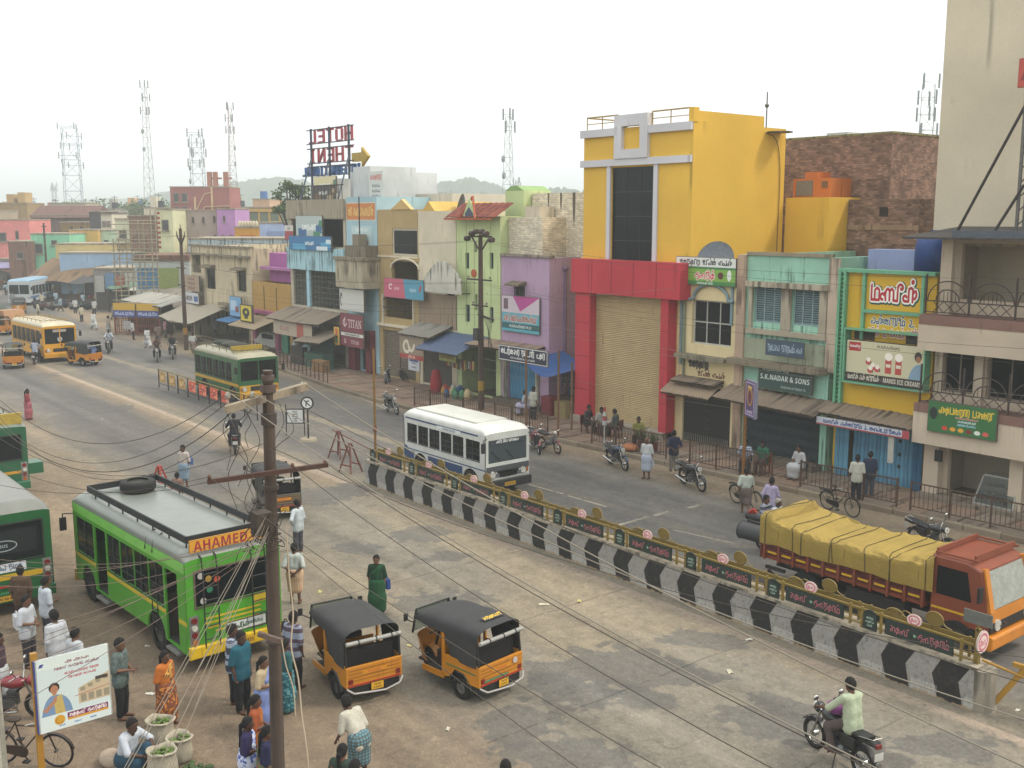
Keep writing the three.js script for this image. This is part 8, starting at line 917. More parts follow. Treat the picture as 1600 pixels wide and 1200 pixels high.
function figure(pose,bottom,sleeve,fem) {
const key=pose+bottom+sleeve+fem;if (figCache.has(key)) return figCache.get(key);
const J=joints(POSE[pose]),S=0.8+0.2,body=[],top=[],bot=[],w=fem?0.93 :1,up=J.up;
const torso=[[up(0,-0.06),up(0.2,-0.05),0.105,0.1],[up(0,0.06),up(0.2,0.05),0.105,0.1],[up(0.2,-0.05),up(0.43,-0.085),0.1,0.085*w],[up(0.2,0.05),up(0.43,0.085),0.1,0.085*w],[up(0.44,-0.1*w),up(0.44,0.1*w),0.07,0.07]];
body.push(...torso,[up(0.44),up(0.56),0.055,0.05]);
for (const s of [0,1]) {const sh=J.sh[s],e=J.elb[s],r=J.wri[s],h=J.hipS[s],k=J.knee[s],a=J.ank[s],toe=[a[0]+0.16,Math.max(0.03,a[1] - 0.055),a[2]*1.08];body.push([sh,e,0.05*w,0.04*w],[e,r,0.04*w,0.026],[h,k,0.085,0.055],[k,a,0.056,0.036],[[a[0] - 0.03,a[1] - 0.05,a[2]],toe,0.036,0.03]);
const mid=(f)=>e.map((q,i)=>q+(r[i] - q)*f);top.push([sh,e,0.062*w,sleeve==='long'?0.052 :0.06]);if (sleeve==='long') top.push([e,mid(0.92),0.05,0.04]);
if (bottom==='trousers') bot.push([h,k,0.1,0.075],[k,[a[0],a[1]+0.02,a[2]],0.075,0.062]);else if (bottom==='short') bot.push([h,[k[0],k[1] - 0.03,k[2]*0.8],0.13,0.12]);else bot.push([h,k,0.12,0.13],[k,[a[0],a[1]+0.09,a[2]*0.9],0.13,bottom==='saree'?0.15 :0.12]);}
top.push(...torso.map(([a,c,r,q])=>[a,c,r+0.022,q+0.018]));if (bottom !== 'saree') top.push([up(-0.09,-0.07),up(0,-0.06),0.125,0.122],[up(-0.09,0.07),up(0,0.06),0.125,0.122]);bot.push([up(0.03,-0.06),up(-0.04,-0.06),0.112,0.118],[up(0.03,0.06),up(-0.04,0.06),0.112,0.118]);if (bottom==='saree') {bot.push([J.hip,[(J.knee[0][0]+J.knee[1][0])/2,J.knee[0][1],0],0.15,0.15],[[(J.knee[0][0]+J.knee[1][0])/2,J.knee[0][1],0],[(J.ank[0][0]+J.ank[1][0])/2,0.18,0],0.15,0.15]);}
const r={J,body:meshBones(body,0.035,0.018),top:meshBones(top,0.03,0.018,0.004),bottom:meshBones(bot,bottom==='trousers'?0.03 :0.12,0.02,0.004)};
if (bottom==='saree') r.drape=meshBones([[up(0.02,0.12),up(0.3,0.07,0.09),0.05,0.045],[up(0.3,0.07,0.1),up(0.47,-0.1,0.06),0.05,0.05],[up(0.48,-0.13,0),up(0.3,-0.13,-0.1),0.05,0.055],[up(0.3,-0.13,-0.1),up(-0.15,-0.13,-0.13),0.055,0.06],[up(0.1,-0.02,0.1),up(0.42,-0.06,0.09),0.05,0.05]],0.06,0.02);

const parts=[r.body.toNonIndexed()];for (const s of [0,1]) {const d=v3(J.wri[s]).sub(v3(J.elb[s])).normalize(),g=handG.clone();if (s===0) g.scale(1,1,1);g.rotateY(s?Math.PI/2 :-Math.PI/2);g.applyMatrix4(new THREE.Matrix4().compose(v3(J.wri[s]),new THREE.Quaternion().setFromUnitVectors(V(0,-1,0),d),V(1,1,1)));parts.push(g);}
r.body=mergeGeometries(parts);figCache.set(key,r);return r;
}
const SKIN=['#6b4733','#593a2a','#78533d'].map((c)=>std(c,0.65)),HAIR=std('#100c0a',0.95),GREYHAIR=std('#9a948c',0.8);
let pn=0;
function person(at,face,label,{pose='stand',top='#c9cbcb',bottom='trousers',bc='#2a2a30',sleeve='short',fem=false,drape,tall=1,hair=HAIR,bald=false,look=0,group}={}) {
const f=figure(pose,bottom,sleeve,fem),o=thing('person',label,'person',at,face*Math.PI/180,group),k=(fem?0.95 :1)*tall;o.scale.setScalar(k);const sk=SKIN[pn++ % 3];
part('body',f.body,sk,o);part(fem?'blouse' :'shirt',f.top,typeof top==='string'?cloth(top) :top,o);part({trousers:'trousers',short:'folded_lungi',dhoti:'dhoti',saree:'saree'}[bottom],f.bottom,typeof bc==='string'?cloth(bc) :bc,o);if (f.drape) part('saree_drape',f.drape,typeof (drape ?? bc)==='string'?cloth(drape ?? bc) :drape ?? bc,o);
const h=part('head',headG.face,sk,o);h.position.set(...f.J.head);h.rotation.y=look;part('hair',fem?headG.hairF :bald?headG.bald :headG.hair,hair,h);part('face_features',headG.eyes,std('#1c1512',0.6),h);return o;
}
const G0=(u,v)=>onY(u,v,0).toArray(),G2=(u,v)=>onY(u,v,0.2).toArray();
function bag(at,label,c,s=0.16,h=0.3) {const o=thing('carried_bag',label,'bag',at);part('sack',b().prism([[-s,0],[s,0],[s*0.9,h],[-s*0.9,h]],'z',-0.06,0.06,[],0.02),cloth(c),o);part('handle',b().ring([0,h,0],s*0.6,0.012,'z',14,5,Math.PI),cloth(c),o);return o;}
const check=(a,c,n=8)=>{const t=canvasTex(128,128,(x,w,h)=>{x.fillStyle=a;x.fillRect(0,0,w,h);x.fillStyle=c;x.globalAlpha=0.6;for (let i=0;i<n;i++) {x.fillRect(i*w/n,0,w/n/2,h);x.fillRect(0,i*h/n,w,h/n/2);}});t.wrapS=t.wrapT=THREE.RepeatWrapping;t.repeat.set(2,2);return new THREE.MeshStandardMaterial({map:t,roughness:0.95,side:THREE.DoubleSide});};
const print=(a,c)=>{const t=canvasTex(128,128,(x,w,h)=>{x.fillStyle=a;x.fillRect(0,0,w,h);x.fillStyle=c;for (let i=0;i<46;i++) {x.beginPath();x.ellipse(rnd()*w,rnd()*h,4+7*rnd(),3+5*rnd(),rnd()*3,0,7);x.fill();}});t.wrapS=t.wrapT=THREE.RepeatWrapping;t.repeat.set(2.2,2.2);return new THREE.MeshStandardMaterial({map:t,roughness:0.95,side:THREE.DoubleSide});};
const stripes=(a,c)=>{const t=canvasTex(64,128,(x,w,h)=>{x.fillStyle=a;x.fillRect(0,0,w,h);x.fillStyle=c;x.fillRect(0,h*0.1,w,h*0.2);x.fillRect(0,h*0.55,w,h*0.22);});t.wrapS=t.wrapT=THREE.RepeatWrapping;t.repeat.set(2,2.6);return new THREE.MeshStandardMaterial({map:t,roughness:0.95,side:THREE.DoubleSide});};
const AWAY=141,LEFT=231,RIGHT=51,CAM=-39;

person(G0(1010,748),-70,'barefoot man in white shirt and folded white dhoti holding a white bag',{top:'#c6c8c8',bottom:'short',bc:'#b4bccb',pose:'stand',bald:true,hair:GREYHAIR});bag(onY(1017,745).setY(0.45).add(V(0.12,0,0.1)),'small white bag held by the man in white dhoti','#c9cccf',0.1,0.24);
person(G2(1052,737),150,'man in navy shirt leaning on the pavement railing',{pose:'back',top:'#1d2340',bc:'#7a736a'});
person(G0(1164,804),130,'man in cream shirt and brown folded lungi walking with a bicycle',{pose:'walk',top:'#b9bfb2',bottom:'short',bc:'#6f625a'});person(G0(1203,822),95,'man in lilac long sleeved shirt and black trousers walking',{pose:'walk',top:'#b3a6c4',sleeve:'long',bc:'#1f1d20'});
person(G2(1337,782),125,'man in cream shirt standing before the blue plank shutters',{pose:'stand',top:'#c3c2b4',bc:'#24222a'});person(G2(1357,776),120,'man in navy shirt standing before the blue plank shutters',{pose:'stand',top:'#26334c',bc:'#4c5560'});
const chair=(at,turn,c,label)=>{const o=thing('plastic_chair',label,'chair',at,turn*Math.PI/180,'plastic chairs along the pavement');part('seat',b().box(-0.2,0.22,0.38,0.42,-0.22,0.22),std(c,0.5),o);part('backrest',b().box(-0.24,-0.2,0.42,0.82,-0.22,0.22),std(c,0.5),o);for (const [x,z] of [[-0.18,-0.18],[0.18,-0.18],[-0.18,0.18],[0.18,0.18]]) part('leg',b().box(x - 0.02,x+0.02,0,0.38,z - 0.02,z+0.02),std(c,0.5),o);return o;};
const sitter=(u,v,face,label,q,cc)=>{const p=G2(u,v);person(p,face,label,{pose:'sit',...q});if (cc) chair(p,face,cc,q.cl ?? 'dark red plastic chair under a man resting on the pavement');};
sitter(1164,738,-60,'man in checked shirt sitting outside the folding gate',{top:check('#c8c9cd','#3a4668'),bc:'#3a3434'},'#4a2c2a');sitter(1192,740,-80,'man in green shirt with white towel sitting outside the folding gate',{top:'#2f6a4c',bc:'#5a4038'},'#8a4030');sitter(1249,748,-90,'man in white dhoti and shawl sitting with crossed hands by the gate',{top:'#c2c2c0',bottom:'dhoti',bc:'#c4c5c6'},'#4a4442');
sitter(917,676,10,'man in dark shirt sitting beside the left red pillar',{top:'#3a3432',bc:'#2f2c2c'},'#5c2a26');sitter(938,680,-20,'man with a white towel sitting below the beige shutter',{top:'#a9a49c',bc:'#4a3834'},'#5c2a26');sitter(963,684,200,'man in grey shirt sitting sideways below the beige shutter',{top:'#4d5450',bc:'#3a3432'},'#5c2a26');sitter(998,697,-60,'man in yellow shirt sitting behind the potted plants',{top:'#8e8a4a',bc:'#4a3a30'},'#5c2a26');
sitter(823,650,200,'man in white dhoti sitting at the lane corner',{top:'#bcc2cc',bottom:'dhoti',bc:'#b9b6d0'});person(G2(833,656),100,'man in cream shirt and black trousers standing at the lane corner',{top:'#bdbcae',bc:'#23232a'});
person(G2(461,563),60,'man in white shirt and lungi walking past the tin lean-to',{pose:'walk',top:'#bcc5cc',bottom:'dhoti',bc:'#a9b0cc'});person(G2(481,570),120,'man in pale blue shirt and jeans standing by the green stall',{pose:'hips',top:'#a9c6cc',bc:'#2f4a70'});person(G2(424,548),130,'man in cream shirt standing outside the magenta shop',{top:'#b9bfae',bc:'#6a5a4c'});person(G2(446,549),200,'man in white shirt seated at the magenta shop front',{pose:'sit',top:'#b4c3c6',bc:'#4a4440'});

person(G0(302,554),-30,'man in white shirt and folded lungi walking beside the tall pole',{pose:'walk',top:'#c9c9c4',bottom:'short',bc:'#8a7d70'});person(G0(337,527),160,'man in white shirt standing under the canvas awning',{top:'#c4c6c2',bc:'#5a544c'});person(G0(147,515),20,'man in long white kurta crossing the sand',{pose:'walk',top:'#cdd0d0',sleeve:'long',bottom:'dhoti',bc:'#cdd0d0'});person(G0(170,523),100,'person in beige clothes standing on the sand',{top:'#a89a88',bottom:'dhoti',bc:'#9c9c9a'});person(G0(208,531),60,'man in white shirt and black trousers by the yellow booth',{pose:'shift',top:'#c6cac8',bc:'#1f2126'});person(G0(231,544),190,'man in white dhoti with a dark belt before the booth',{pose:'walk',top:'#cbcdcc',bottom:'dhoti',bc:'#cfd0cf'});person(G0(248,538),160,'man in brown shirt walking near the booth',{pose:'walk',top:'#7d6a5e',bc:'#6a5f58'});person(G0(259,528),100,'man in red checked shirt near the booth',{top:'#b58a8c',bc:'#6a6460'});
person(G0(146,571),190,'man in blue shirt and dark trousers beside a rickshaw',{pose:'shift',top:'#6f86b4',bc:'#20222c'});person(G0(45,656),60,'woman in a rose red saree standing by the parked bus',{fem:true,top:'#8a3a40',bottom:'saree',bc:'#a8606a'});
[[118,490],[95,487],[60,497],[20,478],[160,487],[130,480],[33,470],[72,472],[148,492],[88,477],[105,470],[178,500],[52,466],[10,462],[128,503],[190,492],[84,462],[142,473],[66,480],[40,458]].forEach(([u,v],i)=>person(G0(u,v),40*i,['man in a white shirt in the far crowd by the stalls','man in a pale blue shirt in the far crowd by the stalls','man in a cream shirt in the far crowd by the stalls','man in a grey shirt in the far crowd by the stalls'][i % 4],{pose:i % 2?'walk' :'stand',top:['#c9cbc9','#9fb4c6','#c4bca6','#8f9090'][i % 4],bc:['#3a3a44','#5a5048'][i % 2],group:'people in the far crowd'}));

const rider=(u,v,turn,src,label,rl,q,pill)=>{const m=mcopy(src,u,v,turn,label,0);person(m.position.toArray(),turn*180/Math.PI,rl,{pose:'ride',...q});if (pill) person(m.position.toArray(),turn*180/Math.PI,pill[0],{pose:'pillion',...pill[1]});return m;};
rider(171,551,-0.4,mBlack,'motorcycle ridden towards us past the yellow booth','rider in pale shirt on the motorcycle past the booth',{top:'#b5bcc6',bc:'#3a3a40'});rider(246,565,-0.35,mBlack,'motorcycle ridden by a man in brown near the poster railing','rider in brown shirt near the poster railing',{top:'#5a403a',bc:'#33302f'});rider(270,560,-0.35,mBlack,'motorcycle ridden by a man in black near the poster railing','rider in black shirt near the poster railing',{top:'#2c2c30',bc:'#4a4440'});rider(57,568,2.7,mBlack,'motorcycle ridden away behind the yellow bus','rider in white and blue shirt behind the yellow bus',{top:'#a9b0c4',bc:'#2f3038'});
rider(367,706,2.75,mBlack,'motorcycle ridden away across the junction','rider in dark shirt riding away across the junction',{top:'#24242a',bc:'#3a3a3e'});
{const m=rider(1310,1192,2.9,mBlack,'black motorcycle ridden close to the end of the median','rider in pale green shirt carrying a purple bag on his lap',{top:'#b9c4a6',bc:'#5c4f4c',tall:1.02});const d=V(Math.cos(2.9),0,-Math.sin(2.9));const p=m.position.clone().addScaledVector(d,0.12);const bg=thing('purple_bag','purple bag carried on the tank of the near motorcycle','bag',[p.x,0.92,p.z],2.9);part('bag_body',b().ball([0,0.12,0],0.2,0.13,0.17),cloth('#8a4a86'),bg);part('bag_strap',b().ring([0,0.2,0],0.1,0.012,'z',14,5,Math.PI),cloth('#6a3468'),bg);}
rider(1222,868,0.1,mBlack,'motorcycle hidden behind the lorry load with two riders','grey haired rider in white shirt behind the lorry',{top:'#b9c2cc',bc:'#3c3a3c',hair:GREYHAIR},['pillion rider in dark striped shirt behind the lorry',{top:stripes('#3a3c48','#8a8d98'),bc:'#2c2c30'}]);

person(G0(289,762),-60,'man in white shirt and blue lungi carrying a blue bag',{pose:'stand',top:'#c2b8b0',bottom:'short',bc:'#8aa0b4'});bag(onY(299,745).setY(0.5),'blue plastic bag carried beside the man in blue lungi','#4a5f96',0.14,0.26);person(G0(279,800),130,'boy standing behind the green bus roof',{top:'#8a6a5c',bc:'#4a4440',tall:0.85});
person(G0(467,863),200,'man in white shirt and grey trousers with a hand on his hip',{pose:'hips',top:'#c3ccd0',sleeve:'long',bc:'#4a4c55'});person(G0(462,943),140,'barefoot man in white shirt and checked folded lungi',{pose:'back',top:'#c6cbc6',bottom:'short',bc:check('#cdb597','#b08a6c')});person(G0(461,1076),110,'man in grey and plum striped shirt with shoulder bag',{pose:'stand',top:stripes('#7f8796','#4a3a48'),bc:'#17171b',tall:1.06});bag(onY(449,1040).setY(0.75),'black shoulder bag of the man in striped shirt','#1d1b1d',0.15,0.26);
person(G0(590,958),-45,'woman in a dark green saree with a blue handbag',{fem:true,top:'#123a24',bottom:'saree',bc:'#16502c',drape:'#16502c',pose:'stand'});{const p=onY(605,948).setY(0.5);bag(p,'blue handbag carried by the woman in green saree','#25478c',0.11,0.26);}
person(G0(366,1098),60,'man in dark shirt with white stripes watching the bus',{pose:'stand',top:stripes('#33384a','#8f98a8'),bc:'#1c1c20',tall:1.05});person(G0(380,1112),20,'man in teal shirt and black trousers watching the bus',{pose:'stand',top:'#1f5f70',bc:'#16161a',tall:1.06});
person(G0(414,1142),40,'woman in a light blue saree holding papers',{fem:true,top:'#b9a888',bottom:'saree',bc:'#7d8ec4',pose:'front'});person(G0(402,1212),60,'woman in an orange saree and blouse at the bus stop',{fem:true,top:'#a3522a',bottom:'saree',bc:'#a8642c',pose:'front'});person(G0(390,1252),60,'woman in purple blouse and white saree with blue flowers',{fem:true,top:'#2b2450',bottom:'saree',bc:print('#b9bfd0','#4a5c9c'),pose:'front'});person(G0(420,1268),70,'woman in navy blouse and green brown saree behind the pole',{fem:true,top:'#23244a',bottom:'saree',bc:print('#4a5a3c','#7a4a34')});person(G0(447,1112),100,'woman in a teal patterned saree standing behind the pole',{fem:true,top:'#2a5a5c',bottom:'saree',bc:print('#1f5460','#5a8c8c')});
person(G0(563,1222),190,'old man in white shirt and checked lungi stooping forward',{pose:'bend',top:'#c9c4b4',bottom:'short',bc:check('#5b8a9c','#4a4438')});person(G0(537,1302),120,'woman in a brown saree at the lower edge',{fem:true,top:'#33453a',bottom:'saree',bc:'#7a4a38'});person(G0(556,1330),100,'woman with red blouse and child cloth at the lower edge',{fem:true,top:'#2a5a58',bottom:'saree',bc:'#8a3a40'});person(G0(790,1340),AWAY,'person whose dark hair shows at the lower edge',{top:'#6a5a50',bc:'#3a3434'});
person(G0(192,1122),45,'man in grey green shirt and black trousers by the vegetable sacks',{pose:'front',top:print('#4a5654','#5d6a68'),bc:'#17171a',tall:1.04});person(G0(262,1132),25,'woman in an orange printed saree carrying a wine red bag',{fem:true,top:'#c4702a',bottom:'saree',bc:print('#6a3a24','#b5722f'),drape:print('#b5863f','#5a3a2a')});bag(onY(268,1105).setY(0.45),'wine red bag carried by the woman in orange','#6d2a44',0.13,0.34);
person(G0(205,1202),25,'vegetable seller in white shirt and blue lungi squatting by sacks',{pose:'squat',top:'#c3c9d2',bottom:'short',bc:'#24485c',tall:1.05});
person(G0(47,1042),40,'man in white shirt with a white parcel walking by the bus',{pose:'front',top:'#c3c8d0',bc:'#35323a',tall:1.03});bag(onY(30,1020).setY(0.6),'white parcel carried by the man by the bus','#c3c7cc',0.15,0.32);person(G0(76,1005),100,'man in white shirt talking behind another by the dark bus',{top:'#bfc8d2',bc:'#3a3a46',pose:'front'});person(G0(93,1072),200,'man in white long sleeved shirt turned away behind the board',{top:'#c6cad0',sleeve:'long',bc:'#2c2c34',tall:1.05});person(G0(123,1098),110,'man whose head shows above the advertisement board',{top:'#c3c7cb',bc:'#3a3a40'});person(G0(38,985),150,'man in brown uniform close to the dark green bus',{top:'#54402f',bc:'#4a3a2e'});person(G0(4,1108),60,'man in plum shirt and white dhoti at the left edge',{top:'#4a3640',bottom:'dhoti',bc:'#c3c6c9'});
person([-25.9,0.5,-8.7],60,'conductor in white shirt standing in the bus doorway',{top:'#c3c6c8',bc:'#2c2c34',tall:0.95});


[[-22.9,-8.75,'#b9b2a8','passenger in pale shirt seated near the rear door of the green bus'],[-24.0,-8.7,'#7a4a52','passenger in wine red shirt seated in the green bus'],[-25.6,-8.68,'#a9b4c4','passenger in light blue shirt seated in the green bus'],[-27.9,-8.9,'#8f8a7a','driver in khaki shirt at the front of the green bus'],[-33.3,-22.75,'#a9553a','passenger in rust shirt by a minibus window'],[-32.2,-22.75,'#c4c2bc','passenger in white shirt by a minibus window'],[-30.1,-23.6,'#8a8f98','driver in grey shirt at the minibus wheel'],[-57.2,-24.0,'#c9ccd0','passenger in white shirt leaning at the window of the green and yellow bus'],[-55.6,-24.05,'#5a6f94','passenger in blue shirt at the window of the green and yellow bus'],[-11.3,-22.9,'#8a7a68','driver in tan shirt inside the lorry cab']].forEach(([x,z,c,l],i)=>person([x,i===9?0.85 :0.55,z],i<4?180 :0,l,{pose:'sit',top:c,tall:0.94}));

// -- POLES AND WIRES
const WIRE=std('#4b443c',0.7),PALEWIRE=std('#8f8778',0.6);
let wn=0;
function wire(p,q,sag,r=0.009,m=WIRE,label='overhead wire strung from the near utility pole',group='wires of the near utility pole',seg=26) {
const pts=[];for (let i=0;i<=8;i++) {const t=i/8;const e=p.clone().lerp(q,t);e.y -= 4*sag*t*(1 - t);pts.push(e);} return single('overhead_wire',b().tube(pts,r*0.65,seg,5),m,label,'wire',group);
}
{
const base=onY(437,1300),D=base.clone().sub(camera.position).dot(vFp),top=atD(419,612,16.2),o=thing('utility_pole','tall rusty brown utility pole with crossarms and cable tangle','pole',[base.x,0,base.z]),RP=grimy('#564a43'),T=top.clone().sub(base);T.y=top.y;
const P=(t)=>V(T.x*t,T.y*t,T.z*t);part('shaft',b().cyl([0,0,0],P(1),0.115,0.088,18),RP,o);part('pole_cap',b().cyl(P(1),P(1.015),0.12,0.12,16).cyl(P(1.015),P(1.025),0.07,0.1,14).cyl(P(1.025),P(1.035),0.1,0.1,14).cyl(P(1.035),P(1.045),0.06,0.08,12),std('#5f5049',0.7),o);
const L=(u,v,w)=>atD(u,v,w).sub(o.position);part('concrete_crossarm',b().bar(L(352,640,15.9),L(480,603,16.5),0.13,0.11),grimy('#9c9182'),o);part('steel_crossarm',b().bar(L(324,753,15.7),L(512,726,16.5),0.07,0.07),std('#54382c',0.8),o);part('small_bracket',b().bar(L(403,990,16.0),L(440,1002,16.1),0.08,0.07),std('#6d5a50',0.8),o);
for (const [u,v,w] of [[356,618,15.9],[394,617,16.1],[472,602,16.5]]) part('insulator',b().cyl(L(u,v+14,w),L(u,v,w),0.012).lathe([[0.01,-0.04],[0.045,-0.04],[0.035,0],[0.04,0.02],[0.02,0.05],[0.01,0.055]],L(u,v,w).toArray(),12),std('#a9a496',0.5),o);for (const [u,v,w] of [[327,745,15.7],[457,727,16.3],[508,722,16.5]]) part('insulator',b().ball(L(u,v,w),0.03,0.04,0.03,8,6),std('#6d4a3c',0.6),o);
part('clamp',b().cyl(P(0.93),P(0.955),0.12,0.12,14).cyl(P(0.79),P(0.8),0.125,0.125,14).cyl(P(0.45),P(0.455),0.14,0.14,14),std('#4d423c',0.7),o);
const tg=b(),c0=L(412,825,15.9),rA=(s)=>(rnd() - 0.5)*s;for (let i=0;i<20;i++) {const s=c0.clone().add(V(rA(0.35),rA(0.8),rA(0.35))),pts=[s];for (let k=0;k<6;k++) pts.push(pts[k].clone().add(V(rA(0.3),rA(0.4),rA(0.3))));tg.tube(pts,0.005+0.005*rnd(),18,4);} part('cable_tangle',tg,std('#3f342d',0.8),o);part('junction_box',b().box(c0.x - 0.16,c0.x+0.1,c0.y - 0.1,c0.y+0.25,c0.z - 0.1,c0.z+0.14),std('#4a3f36',0.8),o);

const R_=[[472,597,16.5,1660,1225,10,0.25,0.014,1],[356,612,15.9,1640,1330,8.5,0.3,0.013,1],[393,612,16.1,1680,1150,10.5,0.35,0.012,1],[508,722,16.5,1440,1240,9,0.2,0.010,0],[457,727,16.3,1280,1240,9,0.2,0.009,0],[327,745,15.7,1120,1250,9.5,0.15,0.008,0],[426,700,16.1,1700,1040,12,0.5,0.008,0],[430,830,16.0,960,1240,10.5,0.1,0.008,0],[480,640,16.4,1680,1090,11,0.3,0.008,0]];
for (const [u,v,w,u1,v1,w1,s,r,pale] of R_) wire(atD(u,v,w),atD(u1,v1,w1),s,r,pale?PALEWIRE :WIRE);
for (const [u,v,w,u1,v1,w1,s,r] of [[356,616,15.9,-60,560,24,1.3,0.010],[352,632,15.9,-60,600,23,1.3,0.009],[393,616,16.1,-60,605,22,1.5,0.013],[394,640,16.1,-60,570,26,1.9,0.009],[330,752,15.7,-60,690,20,0.5,0.007],[327,745,15.7,-60,742,19,0.3,0.007],[420,690,16,-60,640,25,1.0,0.008]]) wire(atD(u,v,w),atD(u1,v1,w1),s,r,WIRE,'sagging wire running left from the near utility pole');
for (const [u1,v1,w1,s] of [[-50,868,13,0.25],[-50,878,13,0.3],[-50,900,12.5,0.25],[-50,912,12.5,0.3],[-50,1010,11,0.15],[-50,1030,11,0.15],[-50,1048,10.5,0.12],[-50,1068,10.5,0.2],[-60,1150,10,0.1]]) wire(atD(418+6*rnd(),818+30*rnd(),16),atD(u1,v1,w1),s,0.006,std('#75645a',0.7),'service cable fanning from the pole tangle to the lower left');
for (let i=0;i<7;i++) wire(atD(414+8*rnd(),800+40*rnd(),15.9),atD(160+15*i+12*rnd(),1240,9.5+rnd()),-0.03+0.12*rnd(),0.005+0.004*rnd(),std('#857b6b',0.7),'pale cable of the bundle slanting down from the pole','cable bundle slanting down from the pole');
{const pts=[[447,820],[452,900],[458,960],[455,1010],[466,1060],[472,1120],[478,1160],[486,1240]].map(([u,v],i)=>atD(u,v,15.4 - i*0.3));single('hanging_cable',b().tube(pts,0.012,40),std('#a3937a',0.7),'loose tan cable hanging beside the utility pole','cable');const p2=[[440,1000],[447,1040],[458,1075],[462,1120]].map(([u,v],i)=>atD(u,v,15.6 - i*0.2));single('hanging_cable',b().tube(p2,0.01,24),std('#a3937a',0.7),'short tan cable looped below the small pole bracket','cable');}
for (const [u0,v0,u1,v1,k] of [[352,640,372,800,12],[358,640,355,735,-8],[382,640,402,790,14],[384,640,388,700,6],[392,640,372,760,-10],[437,630,430,720,10],[446,640,432,735,20],[368,700,405,830,8]]) single('dangling_wire',b().tube([atD(u0,v0,15.95),atD((u0+u1)/2+k,(v0*2+v1)/3,15.9),atD((u0+u1)/2 - k/2,(v0+v1*2)/3,15.95),atD(u1,v1,15.9)],0.006,20),WIRE,'loose wire dangling below the pole crossarms','wire','loose wires below the pole crossarms');
}

function linePole(base,H,label,top) {const o=thing('utility_pole',label,'pole',base);part('shaft',b().cyl([0,0,0],[0,H,0],0.17,0.11,14),grimy('#55463d'),o);top(o,H);return o;}
const pole2=onY(752,640,0.2),pole3=onY(291,547);
linePole(pole2,8.9,'dark utility pole with fuse bundle before the green building',(o,H)=>{const k=std('#453a35',0.8);part('crossarm',b().bar([-0.9,H - 0.1,0],[0.9,H - 0.1,0],0.08),k,o);part('crossarm',b().bar([-1.0,6.65,0.1],[1.0,6.65,0.1],0.08),k,o);part('crossarm',b().bar([-0.6,5.35,0.1],[0.7,5.35,0.1],0.07),k,o);part('crossarm',b().bar([-0.1,4.9,0.1],[1.2,4.7,0.1],0.07),k,o);part('brace',b().bar([-0.75,H - 0.1,0],[0,H - 0.9,0],0.06).bar([0.75,H - 0.1,0],[0,H - 0.9,0],0.06),k,o);for (const [x,y] of [[-0.95,H - 0.2],[-0.55,H+0.05],[-0.2,H+0.15],[0.25,H+0.15],[0.6,H+0.05],[1.05,H - 0.25]]) part('fuse_drum',b().cyl([x - 0.14,y,0.12],[x+0.14,y,0.12],0.13,0.13,12),std('#4b3c36',0.7),o);for (const x of [-0.9,0.9,-0.5,0.6]) part('insulator',b().ball([x,Math.abs(x)>0.8?6.78 :5.48,0.1],0.06),std('#8a7a6c',0.5),o);part('yellow_band',b().cyl([0,1.0,0],[0,1.5,0],0.172,0.17,14),std('#a5822c',0.7),o);part('meter_box',b().box(-0.2,0.15,3.6,4.2,0.12,0.35),std('#3f3a36',0.7),o);const w=b();for (let i=0;i<6;i++) w.tube([[0.1,5.3 - 0.1*i,0.15],[0.6+0.1*i,4.6,0.2],[0.9,4.2 - 0.2*i,0.2],[1.1,3.2,0.1]],0.012,14,4);part('loose_cables',w,std('#2f2a27',0.8),o);});
linePole(pole3,9.1,'brown utility pole with V shaped arms beside the sandy verge',(o,H)=>{const k=std('#4b3d35',0.8);part('arm',b().bar([0,H - 1.2,0],[-0.75,H - 0.5,0],0.09).bar([0,H - 1.2,0],[0.75,H - 0.5,0],0.09),k,o);part('crossarm',b().bar([-0.8,H - 2.9,0.1],[0.9,H - 2.9,0.1],0.07),k,o);part('crossarm',b().bar([-0.7,H - 4.2,0.1],[0.7,H - 4.2,0.1],0.07),k,o);for (const x of [-0.75,0.75,0]) part('insulator',b().cyl([x,H - 0.5+(x?0 :0.5),0],[x,H - 0.2+(x?0 :0.5),0],0.05,0.03),std('#6d5f54',0.6),o);part('painted_band',b().cyl([0,1.2,0],[0,1.7,0],0.172,0.17,14),std('#a9772c',0.7),o);});
linePole(onY(76,466),9.2,'distant dark pole above the far stalls',(o,H)=>{part('crossarm',b().bar([-0.9,H - 0.4,0],[0.9,H - 0.4,0],0.1).bar([-0.7,H - 1.4,0],[0.7,H - 1.4,0],0.1),std('#3f3733',0.8),o);});
for (const [x,y] of [[-0.9,8.8],[0.9,8.8],[-0.9,6.7],[0.9,6.7],[0.4,5.4],[0.7,5.1]]) {const lab='thin wire strung along the shop fronts',gr='wires strung along the shop fronts';wire(V(pole2.x+x*0.5,y,pole2.z+0.1),V(pole3.x+x*0.5,y - 0.2,pole3.z),0.5,0.010,WIRE,lab,gr);wire(V(pole2.x+x*0.5,y,pole2.z+0.1),V(-5,y - 0.3+0.3*x,-31.5 - 0.4*x),0.8,0.009,y>6?WIRE :PALEWIRE,lab,gr);wire(V(pole3.x+x*0.5,y - 0.2,pole3.z),V(-128,y,-44),0.5,0.012,WIRE,lab,gr);}
for (const [u,v,u1,v1] of [[757,560,1160,640],[757,575,900,600],[757,460,1056,450]]) wire(onZ(u,v,pole2.z+0.2),onZ(u1,v1,ZF+0.9),0.2,0.010,PALEWIRE,'pale service wire drooping across the purple building','service wires by the purple building');
